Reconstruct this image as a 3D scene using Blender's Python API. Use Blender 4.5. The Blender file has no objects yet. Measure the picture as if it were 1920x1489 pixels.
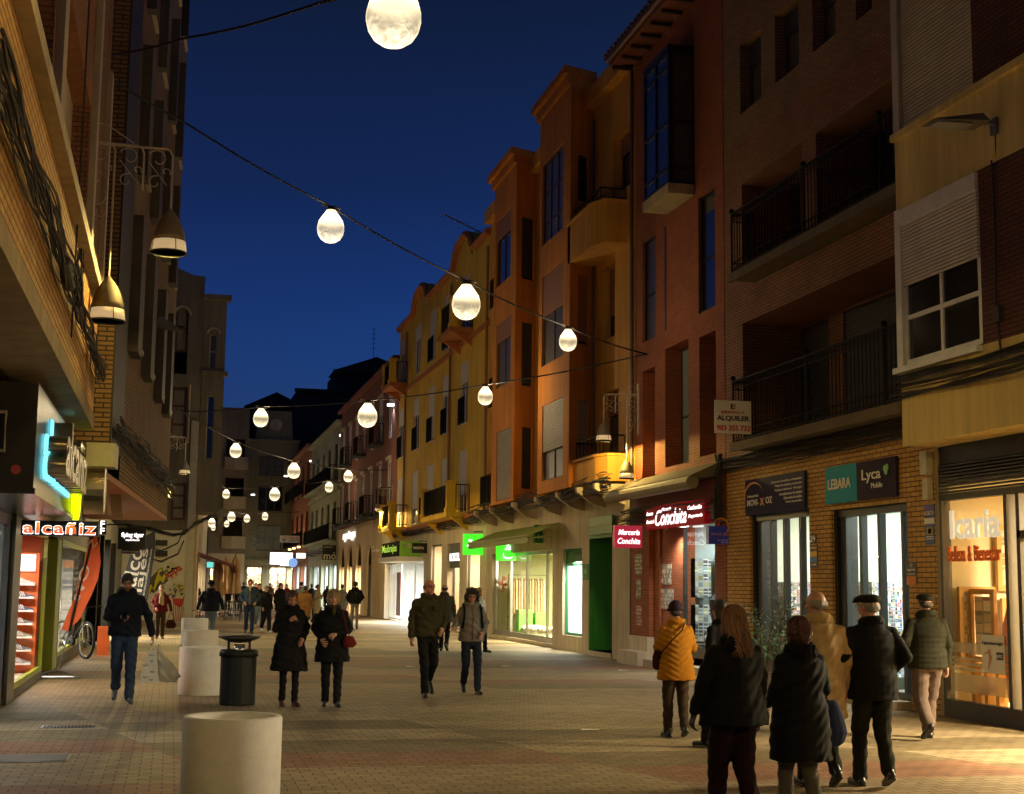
import bpy, math, random
import numpy as np
from mathutils import Vector, Matrix, noise
random.seed(7)
C = bpy.context.scene.collection
SC = bpy.context.scene
R_ = math.radians
# ---------------------------------------------------------------- camera
F=2667.0; CX,CY=960.0,744.5; H=1.68
def _n(v):
    l=math.sqrt(sum(a*a for a in v)); return tuple(a/l for a in v)
def _c(a,b): return (a[1]*b[2]-a[2]*b[1],a[2]*b[0]-a[0]*b[2],a[0]*b[1]-a[1]*b[0])
_Y=_n((320-CX,-(1092-CY),-F)); _Z=_n(_c((1,-0.012,0),_Y))
if _Z[1]<0:_Z=tuple(-a for a in _Z)
_X=_c(_Y,_Z)
def ray(u,v):
    c=(u-CX,-(v-CY),-F)
    return tuple(sum(a*b for a,b in zip(c,w)) for w in (_X,_Y,_Z))
def onG(u,v,z=0):
    r=ray(u,v);t=(z-H)/r[2];return (r[0]*t,r[1]*t)
def onY(u,v,Y):
    r=ray(u,v);t=Y/r[1];return (r[0]*t,H+r[2]*t)
cam=bpy.data.cameras.new("camera"); co=bpy.data.objects.new("camera",cam); C.objects.link(co)
co.matrix_world=Matrix.Translation((0,0,H)) @ Matrix((_X,_Y,_Z)).to_4x4()
cam.sensor_width=36; cam.lens=F/1920*36; cam.clip_end=2000; cam.clip_start=.1
SC.camera=co
# ---------------------------------------------------------------- sky: late dusk
w=bpy.data.worlds.new("World"); SC.world=w; w.use_nodes=True
nt=w.node_tree; bg=nt.nodes["Background"]
sky=nt.nodes.new("ShaderNodeTexSky"); sky.sky_type='NISHITA'; sky.sun_disc=False
sky.sun_elevation=R_(-1); sky.sun_rotation=R_(90); sky.ozone_density=6.0
# deepening of the dusk sky with height above the horizon
_tc=nt.nodes.new("ShaderNodeTexCoord"); _sp=nt.nodes.new("ShaderNodeSeparateXYZ"); nt.links.new(_tc.outputs["Generated"],_sp.inputs[0])
_cr=nt.nodes.new("ShaderNodeValToRGB"); nt.links.new(_sp.outputs[2],_cr.inputs[0]); _e=_cr.color_ramp.elements
_e[0].position=.08; _e[0].color=(.95,.98,1,1); _e[1].position=.42; _e[1].color=(.50,.26,.13,1); _q=_e.new(.27); _q.color=(.62,.42,.33,1)
_mx=nt.nodes.new("ShaderNodeMix"); _mx.data_type='RGBA'; _mx.blend_type='MULTIPLY'; _mx.inputs[0].default_value=1
nt.links.new(sky.outputs[0],_mx.inputs[6]); nt.links.new(_cr.outputs[0],_mx.inputs[7]); nt.links.new(_mx.outputs[2],bg.inputs[0]); bg.inputs[1].default_value=1.15
SC.view_settings.view_transform='Standard'; SC.view_settings.look='None'
SC.view_settings.exposure=0; SC.view_settings.gamma=1
SC.cycles.use_denoising=True; SC.cycles.max_bounces=6; SC.cycles.diffuse_bounces=3; SC.cycles.glossy_bounces=3
SC.cycles.transparent_max_bounces=12; SC.cycles.sample_clamp_indirect=4; SC.cycles.caustics_reflective=False; SC.cycles.caustics_refractive=False
WARM=(1,.70,.20)
LK=5.0
# ---------------------------------------------------------------- materials
MATS={}
def nodes(name):
    m=bpy.data.materials.new(name); m.use_nodes=True; n=m.node_tree
    return m,n,n.nodes["Principled BSDF"]
def N(n,t,**k):
    x=n.nodes.new(t)
    for a,b in k.items(): setattr(x,a,b)
    return x
def mth(n,op,a,b=None,c=None):
    x=N(n,"ShaderNodeMath",operation=op)
    for i,q in enumerate((a,b,c)):
        if q is None: continue
        if isinstance(q,(int,float)): x.inputs[i].default_value=q
        else: n.links.new(q,x.inputs[i])
    return x.outputs[0]
def mixc(n,f,a,b,bt='MIX'):
    x=N(n,"ShaderNodeMix",data_type='RGBA',blend_type=bt)
    for i,q in ((0,f),(6,a),(7,b)):
        if isinstance(q,(int,float)): x.inputs[i].default_value=q
        elif isinstance(q,tuple): x.inputs[i].default_value=(q+(1,))[:4]
        else: n.links.new(q,x.inputs[i])
    return x.outputs[2]
def pm(name,col,rough=.75,metal=0,var=.25,scale=5,bump=.0,bscale=40,emis=None,es=0,spec=.5,coat=0):
    if name in MATS: return MATS[name]
    m,n,b=nodes(name)
    g=N(n,"ShaderNodeNewGeometry"); t=N(n,"ShaderNodeTexNoise"); t.inputs["Scale"].default_value=scale; t.inputs["Detail"].default_value=6
    n.links.new(g.outputs["Position"],t.inputs["Vector"])
    f=mth(n,'MULTIPLY_ADD',t.outputs[0],2*var,1-var)
    c=mixc(n,1.0,col,f,'MULTIPLY')
    if any(k in name for k in ('render','slab','stone','cream_band','plinth')):   # rain streaks and patches
        mp=N(n,"ShaderNodeMapping"); mp.inputs["Scale"].default_value=(2.6,2.6,.22); n.links.new(g.outputs["Position"],mp.inputs[0]); t9=N(n,"ShaderNodeTexNoise"); t9.inputs["Scale"].default_value=1.6; t9.inputs["Detail"].default_value=7; t9.inputs["Roughness"].default_value=.65; n.links.new(mp.outputs[0],t9.inputs["Vector"])
        t8=N(n,"ShaderNodeTexNoise"); t8.inputs["Scale"].default_value=.35; t8.inputs["Detail"].default_value=4; n.links.new(g.outputs["Position"],t8.inputs["Vector"])
        c=mixc(n,1.0,c,mth(n,'MULTIPLY',mth(n,'MULTIPLY_ADD',t9.outputs[0],1.1,.45),mth(n,'MULTIPLY_ADD',t8.outputs[0],.8,.6)),'MULTIPLY')
    n.links.new(c,b.inputs["Base Color"])
    b.inputs["Roughness"].default_value=rough; b.inputs["Metallic"].default_value=metal; b.inputs["Specular IOR Level"].default_value=spec
    b.inputs["Coat Weight"].default_value=coat
    if bump:
        t2=N(n,"ShaderNodeTexNoise"); t2.inputs["Scale"].default_value=bscale; t2.inputs["Detail"].default_value=4
        n.links.new(g.outputs["Position"],t2.inputs["Vector"])
        bp=N(n,"ShaderNodeBump"); bp.inputs["Strength"].default_value=bump; bp.inputs["Distance"].default_value=.02
        n.links.new(t2.outputs[0],bp.inputs["Height"]); n.links.new(bp.outputs[0],b.inputs["Normal"])
    if emis: b.inputs["Emission Color"].default_value=(*emis,1); b.inputs["Emission Strength"].default_value=es
    MATS[name]=m; return m
def em(name,col,s):
    return pm(name,(.1,.1,.1),emis=col,es=s,var=.0)
def brickm(name,c1,c2,mortar,bw=.25,bh=.062,ms=.009,var=.35,rough=.85):
    if name in MATS: return MATS[name]
    m,n,b=nodes(name); g=N(n,"ShaderNodeNewGeometry"); s=N(n,"ShaderNodeSeparateXYZ"); n.links.new(g.outputs[0],s.inputs[0])
    cb=N(n,"ShaderNodeCombineXYZ"); n.links.new(mth(n,'ADD',s.outputs[0],s.outputs[1]),cb.inputs[0]); n.links.new(s.outputs[2],cb.inputs[1])
    br=N(n,"ShaderNodeTexBrick"); n.links.new(cb.outputs[0],br.inputs["Vector"])
    br.inputs["Scale"].default_value=1; br.inputs["Brick Width"].default_value=bw; br.inputs["Row Height"].default_value=bh
    br.inputs["Mortar Size"].default_value=ms; br.inputs["Mortar Smooth"].default_value=.2
    br.inputs["Color1"].default_value=(*c1,1); br.inputs["Color2"].default_value=(*c2,1); br.inputs["Mortar"].default_value=(*mortar,1)
    t=N(n,"ShaderNodeTexNoise"); t.inputs["Scale"].default_value=1.3; t.inputs["Detail"].default_value=8; n.links.new(g.outputs[0],t.inputs["Vector"])
    c=mixc(n,1.0,br.outputs[0],mth(n,'MULTIPLY_ADD',t.outputs[0],2*var,1-var),'MULTIPLY')
    n.links.new(c,b.inputs["Base Color"]); b.inputs["Roughness"].default_value=rough
    bp=N(n,"ShaderNodeBump"); bp.inputs["Strength"].default_value=.7; bp.inputs["Distance"].default_value=.012; bp.invert=True
    n.links.new(br.outputs["Fac"],bp.inputs["Height"]); n.links.new(bp.outputs[0],b.inputs["Normal"])
    MATS[name]=m; return m
def stripem(name,c1,c2,period,axis=2,bump=.6,rough=.6,duty=.85):
    """slatted surface: shutters, corrugated panels, ribs"""
    if name in MATS: return MATS[name]
    m,n,b=nodes(name); g=N(n,"ShaderNodeNewGeometry"); s=N(n,"ShaderNodeSeparateXYZ"); n.links.new(g.outputs[0],s.inputs[0])
    v=s.outputs[2] if axis==2 else mth(n,'ADD',s.outputs[0],s.outputs[1])
    f=mth(n,'FRACT',mth(n,'DIVIDE',v,period)); k=mth(n,'GREATER_THAN',f,duty)
    t=N(n,"ShaderNodeTexNoise"); t.inputs["Scale"].default_value=3; t.inputs["Detail"].default_value=6; n.links.new(g.outputs[0],t.inputs["Vector"])
    c=mixc(n,k,c1,c2); c=mixc(n,1.0,c,mth(n,'MULTIPLY_ADD',t.outputs[0],.5,.75),'MULTIPLY')
    n.links.new(c,b.inputs["Base Color"]); b.inputs["Roughness"].default_value=rough
    bp=N(n,"ShaderNodeBump"); bp.inputs["Strength"].default_value=bump; bp.inputs["Distance"].default_value=.02
    n.links.new(mth(n,'SINE',mth(n,'MULTIPLY',f,3.1416)),bp.inputs["Height"]); n.links.new(bp.outputs[0],b.inputs["Normal"])
    MATS[name]=m; return m
def glassm(name,tint=(1,1,1),refl=1.0):
    if name in MATS: return MATS[name]
    m,n,b=nodes(name); n.nodes.remove(b); o=n.nodes["Material Output"]
    tr=N(n,"ShaderNodeBsdfTransparent"); tr.inputs[0].default_value=(*tint,1)
    gl=N(n,"ShaderNodeBsdfGlossy"); gl.inputs["Roughness"].default_value=.03; gl.inputs[0].default_value=(.9,.9,.9,1)
    fr=N(n,"ShaderNodeLayerWeight"); fr.inputs[0].default_value=.5
    mx=N(n,"ShaderNodeMixShader"); n.links.new(mth(n,'MULTIPLY_ADD',mth(n,'POWER',fr.outputs["Facing"],5.0),.45*refl,.035),mx.inputs[0])
    n.links.new(tr.outputs[0],mx.inputs[1]); n.links.new(gl.outputs[0],mx.inputs[2]); n.links.new(mx.outputs[0],o.inputs[0])
    MATS[name]=m; return m
def goodsm(name,cols,sx=8,sz=3,base=(.8,.8,.78),dens=.55):
    """small packaged goods of many colours hung or stood in rows"""
    m,n,b=nodes(name); g=N(n,"ShaderNodeNewGeometry"); s=N(n,"ShaderNodeSeparateXYZ"); n.links.new(g.outputs[0],s.inputs[0])
    cb=N(n,"ShaderNodeCombineXYZ"); n.links.new(mth(n,'FLOOR',mth(n,'MULTIPLY',mth(n,'ADD',s.outputs[0],s.outputs[1]),sx)),cb.inputs[0]); n.links.new(mth(n,'FLOOR',mth(n,'MULTIPLY',s.outputs[2],sz)),cb.inputs[1])
    wn=N(n,"ShaderNodeTexWhiteNoise",noise_dimensions='3D'); n.links.new(cb.outputs[0],wn.inputs[0])
    cr=N(n,"ShaderNodeValToRGB"); cr.color_ramp.interpolation='CONSTANT'; n.links.new(wn.outputs[0],cr.inputs[0])
    e=cr.color_ramp.elements; k=len(cols); e[0].color=(*cols[0],1); e[0].position=0; e[1].position=1.0/k; e[1].color=(*cols[1],1)
    for i in range(2,k): q=e.new(i/k); q.color=(*cols[i],1)
    A_=mth(n,'ADD',s.outputs[0],s.outputs[1]); fx=mth(n,'FRACT',mth(n,'MULTIPLY',A_,sx)); fz=mth(n,'FRACT',mth(n,'MULTIPLY',s.outputs[2],sz))
    wn2=N(n,"ShaderNodeTexWhiteNoise",noise_dimensions='3D'); ad=N(n,"ShaderNodeVectorMath",operation='ADD'); ad.inputs[1].default_value=(7.3,1.7,2.1); n.links.new(cb.outputs[0],ad.inputs[0]); n.links.new(ad.outputs[0],wn2.inputs[0])
    gap=mth(n,'MAXIMUM',mth(n,'GREATER_THAN',fx,.84),mth(n,'GREATER_THAN',fz,mth(n,'MULTIPLY_ADD',wn2.outputs[0],.4,.55)))
    lab=mth(n,'MULTIPLY',mth(n,'LESS_THAN',mth(n,'ABSOLUTE',mth(n,'SUBTRACT',fz,.35)),.09),mth(n,'GREATER_THAN',wn2.outputs[0],.45))
    c=mixc(n,mth(n,'MULTIPLY',lab,.7),cr.outputs[0],(.75,.72,.66)); c=mixc(n,gap,c,tuple(q*.5 for q in base)); c=mixc(n,1.0,c,mth(n,'MULTIPLY_ADD',wn2.outputs[0],.7,.6),'MULTIPLY')
    n.links.new(c,b.inputs["Base Color"]); b.inputs["Roughness"].default_value=.4
    MATS[name]=m; return m
# ---------------------------------------------------------------- mesh building
class PL:
    def __init__(s,o,d,n): s.o=o; s.d=d; s.n=n
    def pt(s,a,o,z): return (s.o[0]+s.d[0]*a+s.n[0]*o, s.o[1]+s.d[1]*a+s.n[1]*o, z)
    def px(s,u,v,off=0):
        r=ray(u,v); ox=s.o[0]+s.n[0]*off; oy=s.o[1]+s.n[1]*off
        # o + a d = t r
        det=s.d[0]*(-r[1])+r[0]*s.d[1]
        a=(-ox*(-r[1]) - (-r[0])*(-oy))/det
        t=(ox+a*s.d[0])/r[0] if abs(r[0])>abs(r[1]) else (oy+a*s.d[1])/r[1]
        return (a,H+r[2]*t)
    def box(s,u0,u1,vt,vb,off=0):
        """pixel column pair -> s0,s1,z0,z1 (heights read at the u0 edge)"""
        a,zt=s.px(u0,vt,off); _,zb=s.px(u0,vb,off); b,_=s.px(u1,vt,off)
        return (min(a,b),max(a,b),zb,zt)
class MB:
    def __init__(s): s.v=[]; s.f=[]; s.m=[]; s.cur=0; s.parts=[]
    def add(s,vs,fs):
        k=len(s.v); s.v+=[tuple(p) for p in vs]; s.f+=[tuple(i+k for i in f) for f in fs]; s.m+=[s.cur]*len(fs); s.parts.append((k,len(s.v),len(s.f)-len(fs),len(s.f))); return s
    def quad(s,a,b,c,d): return s.add([a,b,c,d],[(0,1,2,3)])
    def poly(s,pts): return s.add(pts,[tuple(range(len(pts)))])
    def hexa(s,p): return s.add(p,[(0,3,2,1),(4,5,6,7),(0,1,5,4),(1,2,6,5),(2,3,7,6),(3,0,4,7)])
    def bx(s,x0,x1,y0,y1,z0,z1): return s.hexa([(x0,y0,z0),(x1,y0,z0),(x1,y1,z0),(x0,y1,z0),(x0,y0,z1),(x1,y0,z1),(x1,y1,z1),(x0,y1,z1)])
    def ob(s,pl,s0,s1,o0,o1,z0,z1):
        return s.hexa([pl.pt(s0,o0,z0),pl.pt(s1,o0,z0),pl.pt(s1,o1,z0),pl.pt(s0,o1,z0),pl.pt(s0,o0,z1),pl.pt(s1,o0,z1),pl.pt(s1,o1,z1),pl.pt(s0,o1,z1)])
    def prism(s,pts,ex):
        """closed polygon extruded by vector ex"""
        n=len(pts); q=[tuple(a+b for a,b in zip(p,ex)) for p in pts]
        return s.add(list(pts)+q,[tuple(range(n))[::-1],tuple(range(n,2*n))]+[(i,(i+1)%n,n+(i+1)%n,n+i) for i in range(n)])
    def tube(s,pts,r,n=6,cap=True,closed=False):
        pts=[Vector(p) for p in pts]; k=len(pts); rr=r if isinstance(r,(list,tuple)) else [r]*k
        vs=[]; up=None
        for i,p in enumerate(pts):
            if closed: t=pts[(i+1)%k]-pts[i-1]
            else: t=pts[min(i+1,k-1)]-pts[max(i-1,0)]
            if t.length<1e-9: t=Vector((0,0,1))
            t.normalize()
            if up is None:
                up=Vector((0,0,1)) if abs(t.z)<.9 else Vector((1,0,0))
            a=t.cross(up)
            if a.length<1e-6: a=t.orthogonal()
            a.normalize(); b=t.cross(a); up=-b if False else up
            b.normalize()
            for j in range(n):
                q=2*math.pi*j/n; vs.append(tuple(p+a*(rr[i]*math.cos(q))+b*(rr[i]*math.sin(q))))
        fs=[]
        for i in range(k if closed else k-1):
            i2=(i+1)%k
            for j in range(n): fs.append((i*n+j,i*n+(j+1)%n,i2*n+(j+1)%n,i2*n+j))
        if cap and not closed: fs+= [tuple(range(n))[::-1],tuple(range((k-1)*n,k*n))]
        return s.add(vs,fs)
    def lathe(s,prof,n=24,c=(0,0,0)):
        vs=[]; k=len(prof)
        for r,z in prof:
            for j in range(n): q=2*math.pi*j/n; vs.append((c[0]+r*math.cos(q),c[1]+r*math.sin(q),c[2]+z))
        fs=[(i*n+j,i*n+(j+1)%n,(i+1)*n+(j+1)%n,(i+1)*n+j) for i in range(k-1) for j in range(n)]
        if prof[0][0]>1e-6: fs.append(tuple(range(n))[::-1])
        if prof[-1][0]>1e-6: fs.append(tuple(range((k-1)*n,k*n)))
        return s.add(vs,fs)
    def loft(s,rings,n=20):
        """rings: (cx,cy,cz,rx,ry)"""
        vs=[]
        for cx,cy,cz,rx,ry in rings:
            for j in range(n): q=2*math.pi*j/n; vs.append((cx+rx*math.cos(q),cy+ry*math.sin(q),cz))
        k=len(rings); fs=[(i*n+j,i*n+(j+1)%n,(i+1)*n+(j+1)%n,(i+1)*n+j) for i in range(k-1) for j in range(n)]
        return s.add(vs,fs+[tuple(range(n))[::-1],tuple(range((k-1)*n,k*n))])
    def ell(s,c,r,nu=16,nv=10,M=None):
        vs=[];c=Vector(c)
        for i in range(nv+1):
            a=math.pi*i/nv-math.pi/2
            for j in range(nu):
                q=2*math.pi*j/nu; p=Vector((r[0]*math.cos(a)*math.cos(q),r[1]*math.cos(a)*math.sin(q),r[2]*math.sin(a)))
                if M: p=M@p
                vs.append(tuple(c+p))
        return s.add(vs,[(i*nu+j,i*nu+(j+1)%nu,(i+1)*nu+(j+1)%nu,(i+1)*nu+j) for i in range(nv) for j in range(nu)])
    def cap(s,a,b,ra,rb,n=12):
        a=Vector(a);b=Vector(b);d=(b-a).normalized() if (b-a).length>1e-6 else Vector((0,0,1))
        P=[];Rr=[]
        for i in range(4): q=math.pi/2*i/4; P.append(a-d*ra*math.cos(q)); Rr.append(max(ra*math.sin(q),ra*.05))
        for i in range(5): q=math.pi/2*i/4; P.append(b+d*rb*math.sin(q)); Rr.append(max(rb*math.cos(q),rb*.05))
        return s.tube(P,Rr,n)
    def limb(s,pts,rs,n=12):
        for i in range(len(pts)-1): s.cap(pts[i],pts[i+1],rs[i],rs[i+1],n)
        return s
    def split(s,name,mats,parent,smooth=False):
        """one object per shape added"""
        out=[]
        for i,(v0,v1,f0,f1) in enumerate(s.parts):
            q=MB(); q.v=s.v[v0:v1]; q.f=[tuple(k-v0 for k in f) for f in s.f[f0:f1]]; q.m=s.m[f0:f1]; out.append(q.build(name,mats,parent,smooth))
        return out
    def mesh(s,name):
        me=bpy.data.meshes.new(name); me.from_pydata(s.v,[],s.f); me.polygons.foreach_set("material_index",s.m); me.update(); return me
    def build(s,name,mats,parent=None,smooth=False,loc=(0,0,0)):
        """vertices are world coordinates (or coordinates relative to parent when parent['_l'])"""
        if parent is not None and not parent.get('_l'):
            o=POS[parent.name]; s.v=[(p[0]-o[0],p[1]-o[1],p[2]-o[2]) for p in s.v]
        me=s.mesh(name)
        for m in (mats if isinstance(mats,(list,tuple)) else [mats]): me.materials.append(m)
        if smooth: me.shade_smooth()
        ob=bpy.data.objects.new(name,me); C.objects.link(ob); ob.location=loc
        if parent is not None:
            ob.parent=parent
            if parent.get('_l'): ob['_l']=1; POS[ob.name]=(0,0,0)
            else: POS[ob.name]=POS[parent.name]
        else: POS[ob.name]=(0,0,0)
        if loc!=(0,0,0): ob['_l']=1
        return ob
POS={}
def tag(o,label,cat,group=None,kind=None):
    if label: o['label']=label
    if cat: o['category']=cat
    if group: o['group']=group
    if kind: o['kind']=kind
    return o
def thing(name,label,cat,loc=(0,0,0),rz=0,group=None,local=False,sc=1):
    o=bpy.data.objects.new(name,None); C.objects.link(o); o.location=loc; o.rotation_euler=(0,0,rz); o.scale=(sc,sc,sc)
    o.empty_display_size=.2; POS[o.name]=tuple(loc)
    if local: o['_l']=1
    return tag(o,label,cat,group)
def solo(mb,name,mats,label,cat,group=None,smooth=False,kind=None):
    """a thing that is one mesh, with its origin at the middle of its base"""
    xs=[p[0] for p in mb.v]; ys=[p[1] for p in mb.v]; zs=[p[2] for p in mb.v]
    o=((min(xs)+max(xs))/2,(min(ys)+max(ys))/2,min(zs)); mb.v=[(p[0]-o[0],p[1]-o[1],p[2]-o[2]) for p in mb.v]
    ob=mb.build(name,mats,None,smooth); ob.location=o; POS[ob.name]=o
    return tag(ob,label,cat,group,kind)
def dup(root,loc,rz=0,label=None,group=None,sc=None):
    r=root.copy(); C.objects.link(r); r.location=loc; r.rotation_euler=(0,0,rz)
    if label: r['label']=label
    if group: r['group']=group
    if sc: r.scale=(sc,sc,sc)
    POS[r.name]=tuple(loc)
    for ch in list(root.children):
        c=ch.copy(); C.objects.link(c); c.parent=r
        for g in ch.children:
            d=g.copy(); C.objects.link(d); d.parent=c
    return r
def facade(mb,pl,s0,s1,z0,z1,holes,depth=.25):
    """wall front with rectangular holes (a,b,c,d[,depth]) and their reveals"""
    hs=[(max(h[0],s0),min(h[1],s1),max(h[2],z0),min(h[3],z1),(h[4] if len(h)>4 else depth)) for h in holes]
    hs=[h for h in hs if h[1]>h[0]+.01 and h[3]>h[2]+.01]
    S=sorted({round(x,4) for h in hs for x in h[:2]}|{s0,s1}); Z=sorted({round(x,4) for h in hs for x in h[2:4]}|{z0,z1})
    for i in range(len(S)-1):
        run=None
        for j in range(len(Z)-1):
            cs=(S[i]+S[i+1])/2; cz=(Z[j]+Z[j+1])/2
            if any(h[0]<cs<h[1] and h[2]<cz<h[3] for h in hs):
                if run is not None: mb.quad(pl.pt(S[i],0,run),pl.pt(S[i+1],0,run),pl.pt(S[i+1],0,Z[j]),pl.pt(S[i],0,Z[j])); run=None
            elif run is None: run=Z[j]
        if run is not None: mb.quad(pl.pt(S[i],0,run),pl.pt(S[i+1],0,run),pl.pt(S[i+1],0,z1),pl.pt(S[i],0,z1))
    for a,b,c,d,q in hs:
        P=lambda s,o,z: pl.pt(s,o,z)
        mb.quad(P(a,0,c),P(a,0,d),P(a,-q,d),P(a,-q,c)); mb.quad(P(b,0,c),P(b,0,d),P(b,-q,d),P(b,-q,c))
        mb.quad(P(a,0,d),P(b,0,d),P(b,-q,d),P(a,-q,d))
        if c>.02: mb.quad(P(a,0,c),P(b,0,c),P(b,-q,c),P(a,-q,c))
    return mb
def shell(mb,pl,s0,s1,z0,z1,depth=9):
    """side walls, back and roof that close a building behind its front"""
    P=pl.pt
    mb.quad(P(s0,0,z0),P(s0,0,z1),P(s0,-depth,z1),P(s0,-depth,z0)); mb.quad(P(s1,0,z0),P(s1,0,z1),P(s1,-depth,z1),P(s1,-depth,z0))
    mb.quad(P(s0,0,z1),P(s1,0,z1),P(s1,-depth,z1),P(s0,-depth,z1)); mb.quad(P(s0,-depth,z0),P(s1,-depth,z0),P(s1,-depth,z1),P(s0,-depth,z1))
def win(par,pl,b,depth=.25,fr=.05,nx=1,nz=1,mf=None,mg=None,shut=0,ms=None,sill=None,name='window',split=None):
    """window in an opening b=(s0,s1,z0,z1): frame > pane (> roller shutter)"""
    a,c,z0,z1=b; m=MB(); o0,o1=-depth,-depth+.06
    m.ob(pl,a,c,o0,o1,z0,z0+fr); m.ob(pl,a,c,o0,o1,z1-fr,z1)
    m.ob(pl,a,a+fr,o0,o1,z0+fr,z1-fr); m.ob(pl,c-fr,c,o0,o1,z0+fr,z1-fr)
    for i in range(1,nx): x=a+(c-a)*i/nx; m.ob(pl,x-fr*.45,x+fr*.45,o0+.004,o1-.004,z0+fr,z1-fr)
    zz=[z0+(z1-z0)*i/nz for i in range(1,nz)] if split is None else [z0+(z1-z0)*q for q in split]
    for z in zz: m.ob(pl,a+fr,c-fr,o0+.008,o1-.008,z-fr*.45,z+fr*.45)
    w=m.build(name,mf,par)
    if mg.name in('dark_glass','dusk_glass') and random.random()<.4: mg=random.choice([pm('curtain_pane',(.10,.085,.06),.3,var=.35,scale=2),pm('blind_grey_pane',(.05,.05,.045),.25,var=.4,scale=2)])
    g=MB(); g.ob(pl,a+fr*.5,c-fr*.5,o0+.02,o0+.03,z0+fr*.5,z1-fr*.5); g.build('pane',mg,w)
    if shut:
        q=MB(); q.ob(pl,a+.01,c-.01,o1+.005,o1+.03,z1-(z1-z0)*shut,z1-.005); q.build('roller_shutter',ms,w)
    if sill:
        q=MB(); q.ob(pl,a-.06,c+.06,-depth+.002,.07,z0-.07,z0-.004); q.build('sill',sill,w)
    return w
def railing(par,pl,s0,s1,o,z0,z1,mat,step=.12,r=.009,ret=True,fancy=False,name='railing',bars=True):
    """iron balcony railing standing o in front of the wall, with side returns"""
    m=MB(); P=lambda s,oo,z: pl.pt(s,oo,z)
    path=[P(s0,.02,0),P(s0,o,0),P(s1,o,0),P(s1,.02,0)] if ret else [P(s0,o,0),P(s1,o,0)]
    segs=list(zip(path[:-1],path[1:]))
    for a,b in segs:
        L=math.dist(a,b)
        if L<.03: continue
        for zz,rr in ((z1,.022),(z1-.14,.012),(z0+.04,.015),(z0+.2,.01)) if fancy else ((z1,.02),(z0+.05,.014)):
            m.tube([(a[0],a[1],zz),(b[0],b[1],zz)],rr,5)
        k=max(1,round(L/step))
        for i in range(k+1):
            x=a[0]+(b[0]-a[0])*i/k; y=a[1]+(b[1]-a[1])*i/k
            m.tube([(x,y,z0),(x,y,z1)],r,4)
            if fancy and i<k:
                x2=a[0]+(b[0]-a[0])*(i+1)/k; y2=a[1]+(b[1]-a[1])*(i+1)/k; cx,cy=(x+x2)/2,(y+y2)/2; ux,uy=(b[0]-a[0])/L,(b[1]-a[1])/L
                m.tube([(x,y,z1-.13),(x2,y2,z1-.01)],.006,3); m.tube([(x2,y2,z1-.13),(x,y,z1-.01)],.006,3)
                rad=min(.06,L/k/2.1)
                m.tube([(cx+ux*rad*math.cos(q*math.pi/4),cy+uy*rad*math.cos(q*math.pi/4),z0+.12+.07*math.sin(q*math.pi/4)) for q in range(8)],.006,3,closed=True)
    return m.build(name,mat,par)
def text(par,s,org,rt,up,w,h,mat,ex=.006,shear=0,bold=0,name='lettering',nrm=None,spacing=1.0,keep=False):
    """raised lettering: lower left corner org, reading along rt, w by h metres"""
    cu=bpy.data.curves.new('t','FONT'); cu.body=s; cu.shear=shear; cu.offset=bold; cu.resolution_u=3; cu.extrude=.01; cu.space_character=spacing
    ob=bpy.data.objects.new('t',cu); C.objects.link(ob); dg=bpy.context.evaluated_depsgraph_get()
    me=bpy.data.meshes.new_from_object(ob.evaluated_get(dg)); bpy.data.objects.remove(ob)
    k=len(me.vertices); co_=np.empty(k*3,dtype=np.float32); me.vertices.foreach_get('co',co_); p=co_.reshape(-1,3)
    lo=p.min(0); hi=p.max(0); rt=np.array(rt); up=np.array(up); n=np.cross(rt,up)
    q=np.array(org)[None]+((p[:,0]-lo[0])/(hi[0]-lo[0])*w)[:,None]*rt+((p[:,1]-lo[1])/(hi[1]-lo[1])*h)[:,None]*up+((p[:,2]+.01)/.02*ex)[:,None]*n
    if par is not None and not par.get('_l'): q-=np.array(POS[par.name])
    me.vertices.foreach_set('co',q.astype(np.float32).ravel()); me.update(); me.name=name; me.materials.clear(); me.materials.append(mat)
    o=bpy.data.objects.new(name,me); C.objects.link(o); o.parent=par; POS[o.name]=POS.get(par.name,(0,0,0)) if par else (0,0,0)
    if par is not None and par.get('_l'): o['_l']=1
    return o
def rtext(par,pl,s,b,off,mat,side=-1,**k):
    """text on a street wall; b=(s0,s1,z0,z1); side -1: reads towards the camera (right-hand wall)"""
    s0,s1,z0,z1=b
    if side<0: return text(par,s,pl.pt(s1,off,z0),(-pl.d[0],-pl.d[1],0),(0,0,1),s1-s0,z1-z0,mat,**k)
    return text(par,s,pl.pt(s0,off,z0),(pl.d[0],pl.d[1],0),(0,0,1),s1-s0,z1-z0,mat,**k)
def light(kind,loc,e,col,par=None,size=.2,rot=None,spot=150,blend=.6,sy=None):
    l=bpy.data.lights.new('light',kind); l.energy=e*(LK if kind=='AREA' else 1); l.color=col
    if kind=='AREA': l.size=size; l.shape='RECTANGLE'; l.size_y=sy or size
    elif kind=='SPOT': l.shadow_soft_size=size; l.spot_size=R_(spot); l.spot_blend=blend
    else: l.shadow_soft_size=size
    o=bpy.data.objects.new('light',l); C.objects.link(o)
    if par is not None:
        o.parent=par
        if not par.get('_l'): loc=tuple(a-b for a,b in zip(loc,POS[par.name]))
    o.location=loc
    if rot: o.rotation_euler=rot
    return o
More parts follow.
